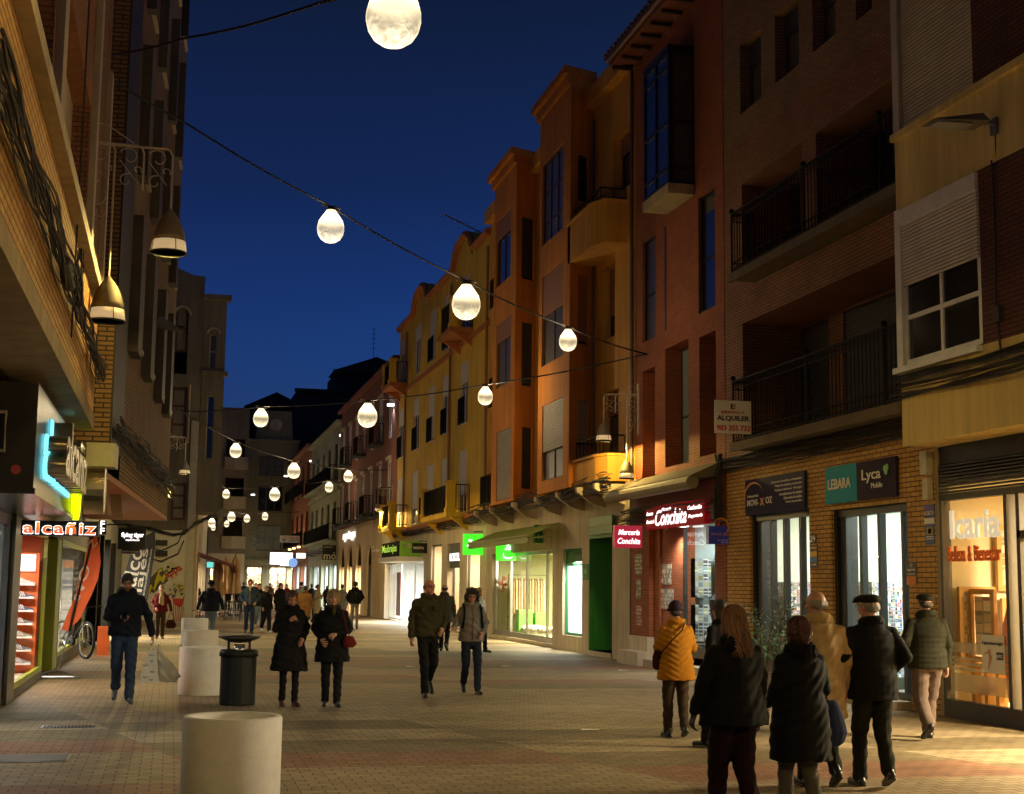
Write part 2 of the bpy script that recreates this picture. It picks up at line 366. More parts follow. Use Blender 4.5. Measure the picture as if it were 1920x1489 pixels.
# ---------------------------------------------------------------- shared materials
XR=10.3; XL=-2.15
R=PL((XR,0),(0,1),(-1,0)); L=PL((XL,0),(0,1),(1,0))
def FP(Y): return PL((0,Y),(1,0),(0,-1))
dark=pm('dark_glass',(.012,.014,.018),.06,var=.1,spec=.8)
dglass=pm('dusk_glass',(.02,.025,.035),.04,var=.1,spec=1.0)
glass=glassm('shop_glass'); 
black=pm('black_metal',(.012,.012,.013),.45,.3); iron=pm('iron',(.010,.009,.009),.7,.0,spec=.15); grey=pm('grey_metal',(.25,.25,.26),.35,.8)
white=pm('white_frame',(.72,.70,.65),.45); cream=pm('cream_render',(.50,.42,.25),.8,bump=.2)
brownfr=pm('brown_frame',(.06,.03,.018),.5); alu=pm('aluminium',(.5,.5,.5),.3,.9)
concrete=pm('concrete',(.42,.37,.28),.85,bump=.3,bscale=25); wirem=pm('cable_rubber',(.025,.022,.02),.7)
slate=pm('roof_dark',(.02,.018,.02),.8); skin=None
orange=pm('orange_render',(.50,.17,.015),.85,bump=.25,bscale=30,var=.18,scale=1.2); orange2=pm('ochre_render',(.56,.26,.03),.85,bump=.25,bscale=30,var=.2,scale=1.2)
yellow=pm('yellow_render',(.68,.41,.03),.85,bump=.2,bscale=30,var=.15,scale=1.0); terra=pm('terracotta_trim',(.42,.14,.035),.85)
redbr=brickm('red_brick',(.33,.075,.018),(.25,.052,.012),(.26,.11,.04)); tanbr=brickm('tan_brick',(.50,.27,.10),(.42,.215,.075),(.10,.055,.03))
midbr=brickm('brown_brick',(.30,.125,.05),(.24,.10,.04),(.10,.05,.03)); darkbr=brickm('maroon_brick',(.12,.03,.02),(.085,.024,.018),(.018,.01,.01))
lbrick=brickm('amber_brick',(.66,.385,.11),(.53,.29,.08),(.13,.07,.028),bh=.072,ms=.009)
shut_w=stripem('white_shutter',(.62,.58,.50),(.30,.28,.24),.05); shut_d=stripem('dark_shutter',(.035,.03,.028),(.015,.013,.012),.05); shut_c=stripem('cream_shutter',(.52,.45,.28),(.28,.24,.15),.055)
shut_g=stripem('grey_shutter',(.30,.25,.18),(.10,.08,.06),.07); shut_b=stripem('brown_shutter',(.28,.11,.05),(.12,.05,.03),.06)
stone=pm('beige_stone',(.47,.38,.25),.7,var=.22,scale=1.5,bump=.1); stone2=pm('pale_stone',(.55,.48,.36),.7,var=.18,scale=2)
# ---------------------------------------------------------------- ground
def pavem():
    m,n,b=nodes('paving'); g=N(n,"ShaderNodeNewGeometry"); s=N(n,"ShaderNodeSeparateXYZ"); n.links.new(g.outputs[0],s.inputs[0])
    X,Y=s.outputs[0],s.outputs[1]
    # pavers laid across the street, in running bond
    br=N(n,"ShaderNodeTexBrick"); cb=N(n,"ShaderNodeCombineXYZ"); n.links.new(X,cb.inputs[0]); n.links.new(Y,cb.inputs[1]); n.links.new(cb.outputs[0],br.inputs[0])
    br.inputs["Scale"].default_value=1; br.inputs["Brick Width"].default_value=.20; br.inputs["Row Height"].default_value=.135; br.inputs["Mortar Size"].default_value=.006; br.inputs["Mortar Smooth"].default_value=.1; br.inputs["Bias"].default_value=0
    br.inputs["Color1"].default_value=(1,1,1,1); br.inputs["Color2"].default_value=(.70,.68,.65,1); br.inputs["Mortar"].default_value=(.20,.18,.15,1)
    # courses of coloured pavers, cut by slanting edges
    sk=mth(n,'ADD',Y,mth(n,'MULTIPLY',mth(n,'FLOOR',mth(n,'MULTIPLY',mth(n,'ADD',X,mth(n,'MULTIPLY',Y,.25)),.27)),1.45))
    wn=N(n,"ShaderNodeTexWhiteNoise",noise_dimensions='1D'); n.links.new(mth(n,'FLOOR',mth(n,'DIVIDE',sk,1.15)),wn.inputs["W"])
    cr=N(n,"ShaderNodeValToRGB"); cr.color_ramp.interpolation='CONSTANT'; n.links.new(wn.outputs[0],cr.inputs[0]); e=cr.color_ramp.elements
    e[0].color=(.30,.22,.12,1); e[1].position=.40; e[1].color=(.185,.138,.07,1); q=e.new(.58); q.color=(.25,.125,.068,1); q=e.new(.80); q.color=(.35,.262,.145,1)
    t=N(n,"ShaderNodeTexNoise"); t.inputs["Scale"].default_value=.8; t.inputs["Detail"].default_value=9; t.inputs["Roughness"].default_value=.7; n.links.new(g.outputs[0],t.inputs["Vector"])
    t3=N(n,"ShaderNodeTexNoise"); t3.inputs["Scale"].default_value=7; t3.inputs["Detail"].default_value=5; n.links.new(g.outputs[0],t3.inputs["Vector"])
    c=mixc(n,1.0,cr.outputs[0],br.outputs[0],'MULTIPLY'); c=mixc(n,1.0,c,mth(n,'MULTIPLY_ADD',t.outputs[0],.8,.6),'MULTIPLY')
    c=mixc(n,mth(n,'MULTIPLY',mth(n,'GREATER_THAN',t3.outputs[0],.66),.5),c,(.06,.05,.04))
    vo=N(n,"ShaderNodeTexVoronoi"); vo.inputs["Scale"].default_value=1.6; n.links.new(g.outputs[0],vo.inputs["Vector"])
    c=mixc(n,mth(n,'MULTIPLY',mth(n,'LESS_THAN',vo.outputs["Distance"],.045),.75),c,(.05,.04,.03))
    t4=N(n,"ShaderNodeTexNoise"); t4.inputs["Scale"].default_value=.22; t4.inputs["Detail"].default_value=3; n.links.new(g.outputs[0],t4.inputs["Vector"]); c=mixc(n,1.0,c,mth(n,'MULTIPLY_ADD',t4.outputs[0],1.1,.45),'MULTIPLY')
    n.links.new(c,b.inputs["Base Color"])
    n.links.new(mth(n,'MULTIPLY_ADD',t.outputs[0],.35,.50),b.inputs["Roughness"]); b.inputs['Specular IOR Level'].default_value=.3
    bp=N(n,"ShaderNodeBump"); bp.invert=True; bp.inputs["Strength"].default_value=.8; bp.inputs["Distance"].default_value=.008
    n.links.new(br.outputs["Fac"],bp.inputs["Height"]); n.links.new(bp.outputs[0],b.inputs["Normal"])
    return m
paving=pavem()
g=MB(); g.quad((-3000,-500,0),(3000,-500,0),(3000,3000,0),(-3000,3000,0))
tag(g.build('ground',pm('earth_ground',(.12,.1,.08),.9)),None,None,kind='structure')
g=MB(); g.quad((-40,-30,.004),(40,-30,.004),(40,150,.004),(-40,150,.004)); tag(g.build('street_paving',paving),None,None,kind='structure')
# drain grates and access covers
def cover(c,wx,wy,label,name,cat,m,slots=0):
    b=MB(); x,y=c; b.bx(x-wx,x+wx,y-wy,y+wy,.002,.012)
    t=thing(name,label,cat,(x,y,0)); b.build('frame',alu if not slots else grey,t)
    b=MB()
    if slots:
        for i in range(slots): q=x-wx+.03+(2*wx-.06)*i/slots; b.bx(q,q+(2*wx-.06)/slots*.55,y-wy+.03,y+wy-.03,.0125,.017)
    else: b.bx(x-wx+.03,x+wx-.03,y-wy+.03,y+wy-.03,.0125,.016)
    b.build('lid',m,t)
cover(onG(128,1364),.3,.13,'narrow slotted drain grate in the paving at the lower left','drain_grate','grate',black,14)
cover(onG(45,1424),.42,.3,'large dark steel access cover with bright rim, bottom left corner','access_cover','cover',pm('cover_steel',(.10,.09,.08),.5,.5))
# ---------------------------------------------------------------- helpers for streets
def cablerun(pl,s0,s1,z,off,k,sag,seed,label,r=.012,spread=.14,name='cable_bundle'):
    rn=random.Random(seed); m=MB(); n=max(4,int(abs(s1-s0)/.45))
    for i in range(k):
        o=off+rn.uniform(0,.09); zz=z+rn.uniform(-spread,spread); ph=rn.uniform(0,6); f=rn.uniform(.4,1.1); pts=[]; dz=rn.uniform(-.05,.05)
        for j in range(n+1):
            t=j/n; s=s0+(s1-s0)*t
            pts.append(pl.pt(s,o+.03*math.sin(ph+2*s),zz+dz*math.sin(3*t+ph)+sag*math.sin(ph+f*s)*rn.uniform(.5,1.1)))
        m.tube(pts,rn.choice([r*.6,r,r*1.5]),4)
    if isinstance(label,str): return solo(m,name,wirem,label,'cables')
    return m.build('cables',wirem,label)
def room(par,pl,b,depth,o,mw,mf,e,col,name='shop_interior',zl=None,panel=True,mc=None,goods=None):
    """lit room behind shop glass: back wall, sides, floor, ceiling and its lamp panel"""
    s0,s1,z0,z1=b; m=MB(); P=pl.pt; i,j=-o,-o-depth
    m.quad(P(s0,j,z0),P(s1,j,z0),P(s1,j,z1),P(s0,j,z1)); m.quad(P(s0,i,z0),P(s0,j,z0),P(s0,j,z1),P(s0,i,z1)); m.quad(P(s1,i,z0),P(s1,j,z0),P(s1,j,z1),P(s1,i,z1))
    m.quad(P(s0,i,z1),P(s1,i,z1),P(s1,j,z1),P(s0,j,z1)); m.cur=1; m.quad(P(s0,i,z0),P(s1,i,z0),P(s1,j,z0),P(s0,j,z0))
    r=m.build(name,[mw,mf],par)
    c=P((s0+s1)/2,-o-depth*.45,z1-.05)
    if panel:
        q=MB(); a=min(.5,(s1-s0)*.3); q.ob(pl,(s0+s1)/2-a,(s0+s1)/2+a,-o-depth*.45-.12,-o-depth*.45+.12,z1-.03,z1-.004)
        q.build('ceiling_lamp',em('lamp_%d%d'%(int(col[0]*99),int(col[2]*99)),col,6),r)
    light('AREA',c,e,col,par,size=min(1.6,s1-s0)*.8,sy=depth*.5)
    return r
# ================================================================ RIGHT SIDE
# ---- brick building with phone shops
def bracket_bell(name,label,loc,rz,sc,drops,on=True,group='hanging bell street lamps'):
    """scrolled wall bracket with two bell lamps; local +x points to the street"""
    t=thing(name,label,'street lamp',loc,rz,group,local=True); t.scale=(sc,sc,sc)
    m=MB(); pc=pm('lamp_ironwork',(.62,.54,.38),.5)  # ironwork colour lightened to stand in for light from below
    m.bx(-.02,.05,-.04,.04,-2.0,.55)
    for k,x in enumerate((.62,1.22,1.82)):
        zt=0-.02*k; m.tube([(.03,0,zt),(x-.14,0,zt),(x-.05,0,zt-.04),(x,0,zt-.16),(x,0,-.9 if k!=1 else -1.0)],.026,6)
    m.tube([(x,0,z) for x,z in [(.62,-.9),(.62,-drops[0])]],.026,6); m.tube([(1.82,0,-.9),(1.82,0,-drops[1])],.026,6)
    m.tube([(.03,0,.12),(.12,0,.34),(.3,0,.42),(.45,0,.38),(1.0,0,.03)],.014,5)
    def scroll(cx,cz,r,a0,turn,rr=.013):
        p=[]
        for i in range(16): a=a0+turn*i/15*5.2; q=r*(1-.045*i); p.append((cx+q*math.cos(a),0,cz+q*math.sin(a)))
        m.tube(p,rr,4)
    for x in (.3,.92,1.52):
        scroll(x,-.28,.22,2.6,-1); scroll(x+.17,-.55,.10,-.6,1); scroll(x-.05,-.8,.16,1.2,1)
        m.tube([(x-.2,0,-.35),(x+.2,0,-.85)],.011,4)
    scroll(.26,-1.2,.24,1.0,-1); scroll(.4,-1.55,.12,2.4,1); m.tube([(.1,0,-1.3),(.45,0,-1.9)],.011,4)
    m.build('bracket',pc,t)
    for k,(x,d) in enumerate(((.62,drops[0]),(1.82,drops[1]))):
        s=MB(); s.lathe([(.03,0),(.07,-.06),(.19,-.22),(.275,-.40),(.325,-.58),(.348,-.72),(.335,-.72),(.30,-.58),(.15,-.22),(.02,-.05)],24,(x,0,-d))
        sh=s.build('lamp_shade',pm('shade_metal',(.20,.17,.11),.55,.1),t,True)
        q=MB(); q.lathe([(.347,-.72),(.380,-.96),(.374,-.96),(.341,-.72)],24,(x,0,-d)); q.build('diffuser',opal,sh,True)
        q=MB(); q.lathe([(.387,-.955),(.387,-.99),(.365,-.99),(.365,-.955),(.387,-.955)],24,(x,0,-d))
        for a in range(4): an=a*math.pi/2+.4; q.tube([(x+.35*math.cos(an),.35*math.sin(an),-d-.7),(x+.385*math.cos(an),.385*math.sin(an),-d-.97)],.009,4)
        q.build('rim',black,sh)
        q=MB(); q.lathe([(.0,-.74),(.11,-.76),(.12,-.80),(0,-.82)],16,(x,0,-d)); q.build('lamp_head',em('lamp_core',(1,.7,.35),1.5),sh)
        if on: light('SPOT',(x,0,-d-.90),BELL*on*(.06,1.94)[k],WARM,t,size=.08,spot=179,blend=.12)
    return t
opal=pm('opal_diffuser',(.75,.62,.36),.25,emis=(1,.70,.34),es=.42,var=.03)
BELL=720
b=thing('brick_apartment_building','tan and brown brick apartment block with two long black balconies above phone shops','building',(XR,21.8,0))
doors=[R.box(1405,1517,966,1285),R.box(1557,1701,957,1300)]; doors=[(a,c,.12,z1) for a,c,z0,z1 in doors]
Y0,Y1=17.85,25.6
lo=R.box(1392,1392,607,607)[3]
holes1=[(18.3,R.px(1392,600)[0],4.35,R.px(1392,607)[1],1.15)]
s_a,s_b=R.px(1503,300)[0],R.px(1390,300)[0]; s_c=R.px(1530,300)[0]
f2=7.52
holes1+=[(s_a,s_b,f2,R.px(1390,347)[1],1.0),(18.3,s_c,f2,R.px(1530,250)[1],1.0)]
ups=[R.box(1387,1427,85,216),R.box(1452,1497,30,158),R.box(1522,1566,-20,100),R.box(1603,1634,-60,42)]
m=MB(); facade(m,R,Y0,Y1,0,3.95,doors,.30); m.build('lower_wall',lbrick,b)
m=MB(); facade(m,R,Y0,Y1,3.95,10.2,holes1,.3); shell(m,R,Y0,Y1,0,13.6); m.build('wall',midbr,b)
m=MB(); facade(m,R,Y0,Y1,10.2,13.6,ups,.28); m.build('upper_wall',brickm('ochre_brick',(.27,.155,.065),(.22,.12,.05),(.09,.055,.03)),b)
for u in ups: win(b,R,u,.28,.05,1,1,brownfr,dark,shut=.35,ms=shut_d)
m=MB(); m.ob(R,Y0,Y1+.1,0.0,1.0,13.6,13.75); m.ob(R,Y0,Y1+.1,.9,1.0,13.75,13.95); m.build('eave',pm('eave_render',(.36,.30,.19),.8),b)
# back walls of the loggias with dark roller-shuttered doors
for (a,c,z0,z1,dp) in holes1:
    k=MB(); 
    if a<18.4 and z0<5: dd=[(R.px(1555,700,-1.15)[0],R.px(1465,700,-1.15)[0]),(18.4,R.px(1583,700,-1.15)[0])]
    elif a<18.4: dd=[(18.4,R.px(1590,300,-1)[0])]
    else: dd=[(R.px(1500,300,-1)[0],R.px(1462,300,-1)[0])]
    pb=PL((XR+dp,0),(0,1),(-1,0)); facade(k,pb,a,c,z0,z1,[(p,q,z0+.02,z0+2.25) for p,q in dd],.12); k.build('loggia_wall',midbr,b)
    for p,q in dd: win(b,pb,(p,q,z0+.02,z0+2.25),.12,.05,2,1,black,dark,shut=.97,ms=shut_d,name='balcony_door')
for z,dz in ((4.28,.0),(7.42,.0)):
    k=MB(); k.ob(R,17.9,24.14,.002,.46,z-.10,z); k.ob(R,17.9,24.18,.44,.50,z-.13,z+.03); sl=k.build('balcony_slab',pm('slab_render',(.13,.095,.05),.85,bump=.2),b)
    railing(b,R,17.95,24.1,.46,z+.03,z+1.15,iron,.125,.009,True,True)
    k=MB()
    for s in (24.1,21.0,18.4): q=R.pt(s,.46,0); k.ell((q[0],q[1],z+1.21),(.05,.05,.05),10,8); k.tube([(q[0],q[1],z+.02),(q[0],q[1],z+1.2)],.02,6)
    k.split('railing_post',iron,b)
# shop fronts
def folding_shop(d,goods,lab,cuts,wallcol,e,col,right=False):
    a,c,z0,z1=d; t=b; w=MB()
    for i in (a,c-.10): w.ob(R,i,i+.10,-.22,-.06,z0,z1)
    for i in range(5): w.ob(R,c-.34+.045*i,c-.31+.045*i,-.30+.01*(i%2),-.10,z0,z1-.02) 
    w.ob(R,a+.1,c-.1,-.2,-.08,z1-.12,z1-.01); w.ob(R,a+.1,c-.1,-.2,-.08,z0,z0+.10)
    for q in cuts: s=a+(c-a)*q; w.ob(R,s-.045,s+.045,-.19,-.09,z0+.1,z1-.12)
    f=w.build('shop_front',pm('anthracite_metal',(.03,.028,.027),.4,.4),t)
    g=MB(); g.ob(R,a+.1,c-.36,-.145,-.137,z0+.1,z1-.12); g.build('pane',glass,f)
    r=room(b,R,(a-.5,c+.3,z0,z1+.25),2.6,.34,pm(lab+'_wall',wallcol,.9,var=.04),pm('shop_tiles',(.4,.4,.38),.3),e,col)
    for k in range(4):
        z=z0+.35+.38*k; g=MB(); g.ob(R,a-.4,c+.2,-2.9,-2.5,z,z+.03); g.ob(R,a-.35,c+.15,-2.86,-2.56,z+.031,z+.27); g.build('shelf_goods',goods,r)
    g=MB(); g.ob(R,c-.2,c+.25,-2.4,-.6,z0+.2,z0+1.7); g.build('side_shelf',goods,r)
goods=goodsm('phone_goods',[(.05,.12,.35),(.5,.08,.06),(.7,.68,.6),(.04,.05,.06),(.1,.3,.32),(.55,.35,.08),(.8,.8,.78),(.25,.07,.2),(.3,.28,.25),(.5,.48,.42)],26,16)
folding_shop(doors[0],goods,'phone',(.22,.48,.70),(.55,.60,.50),34,(1,.95,.80))
folding_shop(doors[1],goods,'sim',(.13,.42,.66),(.48,.60,.55),50,(.92,1,.90))
m=MB(); m.ob(R,doors[1][0],doors[1][1],.002,.30,.003,.125); m.ob(R,doors[0][0],doors[0][1],.002,.2,.003,.12); m.build('doorstep',stone,b)
m=MB(); m.ob(R,17.92,18.10,.01,.12,3.3,3.62); m.ob(R,17.94,18.08,.01,.10,2.95,3.25); m.split('junction_box',pm('pvc_box',(.5,.46,.33),.5),b)
# signs on it
def board(name,label,pl,bx,o,th,mat,cat='sign',extra=None):
    t=thing(name,label,cat,pl.pt((bx[0]+bx[1])/2,o,bx[2])); m=MB(); m.ob(pl,bx[0],bx[1],o,o+th,bx[2],bx[3]); m.build('panel',mat,t); return t
white_p=pm('white_paint',(.75,.72,.66),.5,var=.05)
def arc2d(pl,o,c,z,rx,rz,a0,a1,w0,w1,n=16,th=.006):
    """crescent stroke lying on a wall plane"""
    m=MB(); pts=[]
    for i in range(n+1):
        t=i/n; a=R_(a0+(a1-a0)*t); wd=(w0+(w1-w0)*t)*math.sin(math.pi*min(max(t,.04),.96))**.6
        pts.append((c+rx*math.cos(a),z+rz*math.sin(a),wd,math.cos(a),math.sin(a)))
    for i in range(n):
        q=[]
        for k in (i,i+1):
            s,zz,wd,ca,sa=pts[k]; q.append((s-ca*wd/2,zz-sa*wd/2,s+ca*wd/2,zz+sa*wd/2))
        P=lambda s,z_,oo: pl.pt(s,oo,z_)
        m.quad(P(q[0][0],q[0][1],o+th),P(q[0][2],q[0][3],o+th),P(q[1][2],q[1][3],o+th),P(q[1][0],q[1][1],o+th))
    return m
bx=R.box(1399,1510,902,968,.05); bx=(bx[0],bx[1],bx[2],bx[3]); navy=pm('navy_panel',(.03,.026,.075),.7,var=.1,spec=.08)
t=board('shop_sign','dark blue phone repair sign reading MOVI XOZ above the narrower glass door',R,bx,.02,.05,navy)
a0,a1,z0,z1=bx; W=a1-a0; Hh=z1-z0; fx=lambda q:a1-q*W; fz=lambda q:z0+q*Hh
orl=pm('orange_paint',(.75,.33,.03),.5,var=.05)
rtext(t,R,'MOVI-',(fx(.245),fx(.04),fz(.26),fz(.44)),.072,white_p,bold=.012); rtext(t,R,'X',(fx(.345),fx(.27),fz(.24),fz(.45)),.074,orl,bold=.03); rtext(t,R,'OZ',(fx(.48),fx(.37),fz(.28),fz(.46)),.072,white_p,bold=.012)
rtext(t,R,'Telefonía Móvil',(fx(.24),fx(.04),fz(.50),fz(.57)),.072,white_p)
k=arc2d(R,.072,fx(.16),fz(.52),W*.17,Hh*.38,165,-10,.01,.07); k.build('logo_arc',orl,t)
k=arc2d(R,.072,fx(.05),fz(.42),W*.22,Hh*.36,-30,-85,.05,.01); k.build('logo_tail',orl,t)
for i,(sx,ss) in enumerate([(.47,'·Reparación de móviles y ordenadores'),(.53,'·Venta de móviles y accesorios'),(.52,'·Tarjetas telefónicas  ·Recargas'),(.60,'·Actualizaciones de sistema'),(.67,'·Liberación de móviles'),(.70,'·Venta de pantallas')]):
    zt=.86-.115*i; rtext(t,R,ss,(fx(.965),fx(sx),fz(zt-.075),fz(zt)),.072,white_p)
bx=R.box(1549,1681,878,946,.05); t=board('shop_sign','sign half turquoise LEBARA, half dark Lyca Mobile, above the wider glass door',R,(bx[0]+(bx[1]-bx[0])*.53,bx[1],bx[2],bx[3]),.02,.05,pm('turquoise_panel',(.03,.32,.46),.7,var=.08,spec=.08))
a0,a1,z0,z1=bx; W=a1-a0; Hh=z1-z0
m=MB(); m.ob(R,a0,a0+W*.53-.002,.02,.068,z0,z1); m.build('panel',pm('plum_panel',(.035,.022,.05),.7,var=.08,spec=.08),t)
rtext(t,R,'LEBARA',(fx(.39),fx(.05),fz(.38),fz(.66)),.075,white_p,bold=.02); rtext(t,R,'Lyca',(fx(.81),fx(.55),fz(.42),fz(.78)),.075,white_p,bold=.012); rtext(t,R,'Mobile',(fx(.83),fx(.68),fz(.27),fz(.41)),.075,white_p)
k=MB(); 
for ds,dz in ((-.035,.03),(.035,.045),(0,-.02)): q=R.pt(fx(.88)-ds,.075,fz(.68)+dz); k.ell(q,(.006,.05,.05),10,8)
k.build('leaf_mark',pm('leaf_green',(.12,.45,.04),.5),t)
# small plates between the doors
def plate(label,pl,px4,mat,texts=(),o=.012,cat='sign',name='wall_plate'):
    bx=pl.box(*px4); t=thing(name,label,cat,pl.pt((bx[0]+bx[1])/2,o,bx[2])); m=MB(); m.ob(pl,bx[0],bx[1],.003,o,bx[2],bx[3]); m.build('panel',mat,t)
    for (q0,q1,p0,p1,mt,s) in texts:
        ws,hs=bx[1]-bx[0],bx[3]-bx[2]; r=(bx[1]-q1*ws,bx[1]-q0*ws,bx[3]-p1*hs,bx[3]-p0*hs)
        if s: rtext(t,pl,s,r,o+.002,mt,bold=.01)
        else: m=MB(); m.ob(pl,r[0],r[1],o+.0005,o+.003,r[2],r[3]); m.build('label_patch',mt,t)
    return t
ylw=pm('yellow_plastic',(.75,.5,.03),.5,var=.05); blu=pm('blue_plastic',(.03,.22,.5),.5,var=.05); gry=pm('grey_plate',(.09,.08,.085),.5)
plate('metal house number 29 on the brick pier between the phone shops',R,(1520,1531,1004,1018),brownfr,[(0.05,.95,.05,.95,alu,'29')],name='house_number')
plate('grey plate with yellow and blue stickers below the house number',R,(1519,1534,1022,1066),gry,[(.08,.92,.28,.50,ylw,''),(.08,.92,.54,.72,blu,''),(.1,.9,.1,.16,ylw,''),(.25,.8,.8,.87,white_p,'wifi')])
plate('black and orange alarm plate reading segurma on the pier right of the wide door',R,(1701,1719,1054,1097),gry,[(.1,.9,.3,.42,white_p,'segurma'),(.05,.95,.62,1.0,pm('orange_plate',(.8,.22,.02),.5),''),(.38,.62,.06,.22,white_p,'O'),(.15,.85,.5,.56,white_p,'914 382 100')])
plate('purple and white BOSCH security plate above a blue camera notice',R,(1734,1753,947,983),pm('purple_plate',(.05,.035,.22),.5),[(.05,.95,.34,.56,white_p,'BOSCH'),(0,1,.70,1.0,white_p,'')])
plate('blue camera surveillance notice below the BOSCH plate',R,(1736,1753,983,1022),pm('bluenotice',(.04,.08,.3),.5),[(.2,.8,.18,.52,ylw,''),(.3,.7,.22,.48,black,''),(.1,.9,.6,.64,white_p,''),(.1,.9,.7,.74,white_p,'')])
# for-rent board on the balcony
px=R; bb=(R.px(1408,780,.75)[0],R.px(1339,780,.75)[0],R.px(1339,812,.75)[1],R.px(1339,750,.75)[1])
fz_=FP(25.62)
x0,zt=onY(1339,750,22.9); x1,_=onY(1407,745,22.9); _,zb=onY(1339,812,22.9)
pf=FP(22.9); t=thing('rental_board','white board reading IBERFINCA ALQUILER 983 355 732 tied to the balcony corner','sign',pf.pt((x0+x1)/2,0,zb))
m=MB(); m.ob(pf,x0,x1,0,.02,zb,zt); m.build('panel',pm('board_white',(.70,.66,.56),.5,var=.06),t)
redp=pm('red_paint',(.55,.03,.03),.5,var=.05); nvp=pm('navy_paint',(.02,.02,.06),.5); WW=x1-x0; HB=zt-zb
def ft(t,pf,s,q0,q1,p0,p1,mt,o=.022,x0=x0,zb=zb,WW=WW,HB=HB,**k): return text(t,s,pf.pt(x0+q0*WW,o,zb+p0*HB),(1,0,0),(0,0,1),(q1-q0)*WW,(p1-p0)*HB,mt,**k)
ft(t,pf,'IBERFINCA',.18,.82,.60,.68,redp,bold=.01); ft(t,pf,'ALQUILER',.06,.95,.36,.54,nvp,bold=.03); ft(t,pf,'983 355 732',.05,.97,.08,.25,redp,bold=.03)
m=MB(); m.ob(pf,x0+WW*.44,x0+WW*.49,.021,.024,zb+HB*.74,zb+HB*.9); 
for q in (.74,.81,.875): m.ob(pf,x0+WW*.49,x0+WW*.53,.021,.0245,zb+HB*q,zb+HB*(q+.025))
m.build('logo',nvp,t); m=MB(); m.ob(pf,x0+WW*.54,x0+WW*.57,.021,.024,zb+HB*.74,zb+HB*.9); m.build('logo',redp,t)
cablerun(R,18.0,25.7,4.02,.05,16,.05,3,'thick sagging cable bundle under the lower black balcony')
# ---- corner building with beauty shop
XO=9.72; RO=PL((XO,0),(0,1),(-1,0)); YE=17.72; YN=6.0
b=thing('corner_apartment_building','apartment block with cream bands and maroon brick overhanging a warm lit beauty shop','building',(XO,12,0))
creamb=pm('cream_band',(.64,.48,.17),.75,var=.12,scale=1.2,bump=.15)
w1=(RO.px(1842,600)[0],YE-.02,RO.px(1686,690)[1],RO.px(1686,398)[1])
m=MB(); m.ob(RO,YN,YE,-.55,0,3.66,w1[2]-.02); m.build('cream_slab',creamb,b)
m=MB(); facade(m,RO,YN,w1[0],w1[2]-.02,w1[3]+.02,[],.1); zb2=RO.px(1675,262)[1]
facade(m,RO,YN,RO.px(1824,150)[0],zb2,14,[(8.0,10.0,zb2+1,zb2+3)],.2); m.build('brick_wall',darkbr,b)
m=MB(); m.ob(RO,YN,YE,-.4,.012,w1[3]+.02,zb2); m.ob(RO,YN,YE+.03,.0,.07,zb2-.06,zb2+.04); m.build('cream_band',creamb,b)
m=MB(); m.ob(RO,RO.px(1824,150)[0],YE-.2,-.3,-.02,zb2+.02,14); m.build('corrugated_panel',shut_c,b)
m=MB(); m.ob(RO,YE-.17,YE,-.3,.03,zb2+.04,14); m.build('corner_frame',pm('pale_frame',(.5,.45,.33),.5),b)
m=MB(); shell(m,PL((XO+.02,0),(0,1),(-1,0)),YN,YE,3.66,14.1); m.quad(RO.pt(YN,-.02,3.67),RO.pt(YE,-.02,3.67),RO.pt(YE,-.6,3.67),RO.pt(YN,-.6,3.67)); m.build('walls',creamb,b)
w=win(b,RO,(w1[0],w1[1]-.12,w1[2],w1[3]),.06,.07,2,1,white,dark,shut=.50,ms=shut_w,split=(.30,))
m=MB(); m.ob(RO,w1[1]-.14,w1[1]+.02,-.1,.05,w1[2]-.02,w1[3]+.02); m.ob(RO,w1[0],w1[1]-.14,-.02,.05,w1[3]-.22,w1[3]); m.ob(RO,w1[0],w1[1]+.08,-.02,.10,w1[2]-.1,w1[2]-.02); m.build('surround',white,w)
m=MB()
for i in range(14): s=w1[0]+.15+(w1[1]-w1[0]-.4)*i/13; m.tube([RO.pt(s,-.14-.02*(i%2),w1[2]+.08),RO.pt(s,-.14-.02*((i+1)%2),w1[3]-.1)],.05,6)
cablerun(RO,YN,YE,w1[2]-.30,.03,12,.05,11,'black telephone cables looping along the cream band under the white window')
m=MB(); m.tube([RO.pt(s,.02,z) for s,z in ((w1[0]-.35,7.0),(w1[0]-.37,6.0),(w1[0]-.33,5.2),(w1[0]-.42,4.5))],.013,5); m.ob(RO,w1[0]-.45,w1[0]-.33,.004,.06,4.95,5.15); solo(m,'cable',wirem,'single cable dropping down the maroon brick beside the white window','cable')
# ground floor with glass shop
b2=thing('beauty_shop_front','brown metal and glass front of the beauty shop lit in warm yellow','shop front',(XR,15,0))
gA=R.px(1771,1200)[0]; gB=R.px(1899,1200)[0]; top=R.px(1765,940)[1]
m=MB(); m.ob(R,gA,Y0,-.3,.03,0,3.9); m.build('pier',pm('pier_render',(.32,.25,.15),.85,bump=.4,bscale=12),b2)
m=MB(); m.ob(R,gA-.07,gA,-.1,.03,0,top+.05); m.ob(R,gB,gB+.07,-.1,.03,0,top+.05); m.ob(R,gB-.28,gB-.20,-.1,.03,0,top+.05); m.ob(R,YN,gA,-.1,.031,top,top+.09); m.ob(R,YN,gA,-.1,.032,0.0,.24); m.ob(R,YN,gB-.2,-.1,.03,2.35,2.45); m.ob(R,gB-1.3,gB-1.2,-.1,.03,.24,top)
m.build('frame',pm('bronze_frame',(.05,.04,.028),.4,.5),b2)
m=MB(); m.ob(R,gB+.07,gA-.07,-.05,-.04,.24,top); m.ob(R,gB-1.2,gB-.28,-.05,-.04,.24,2.35);m.build('pane',glassm('warm_glass',(1,.97,.9)),b2)
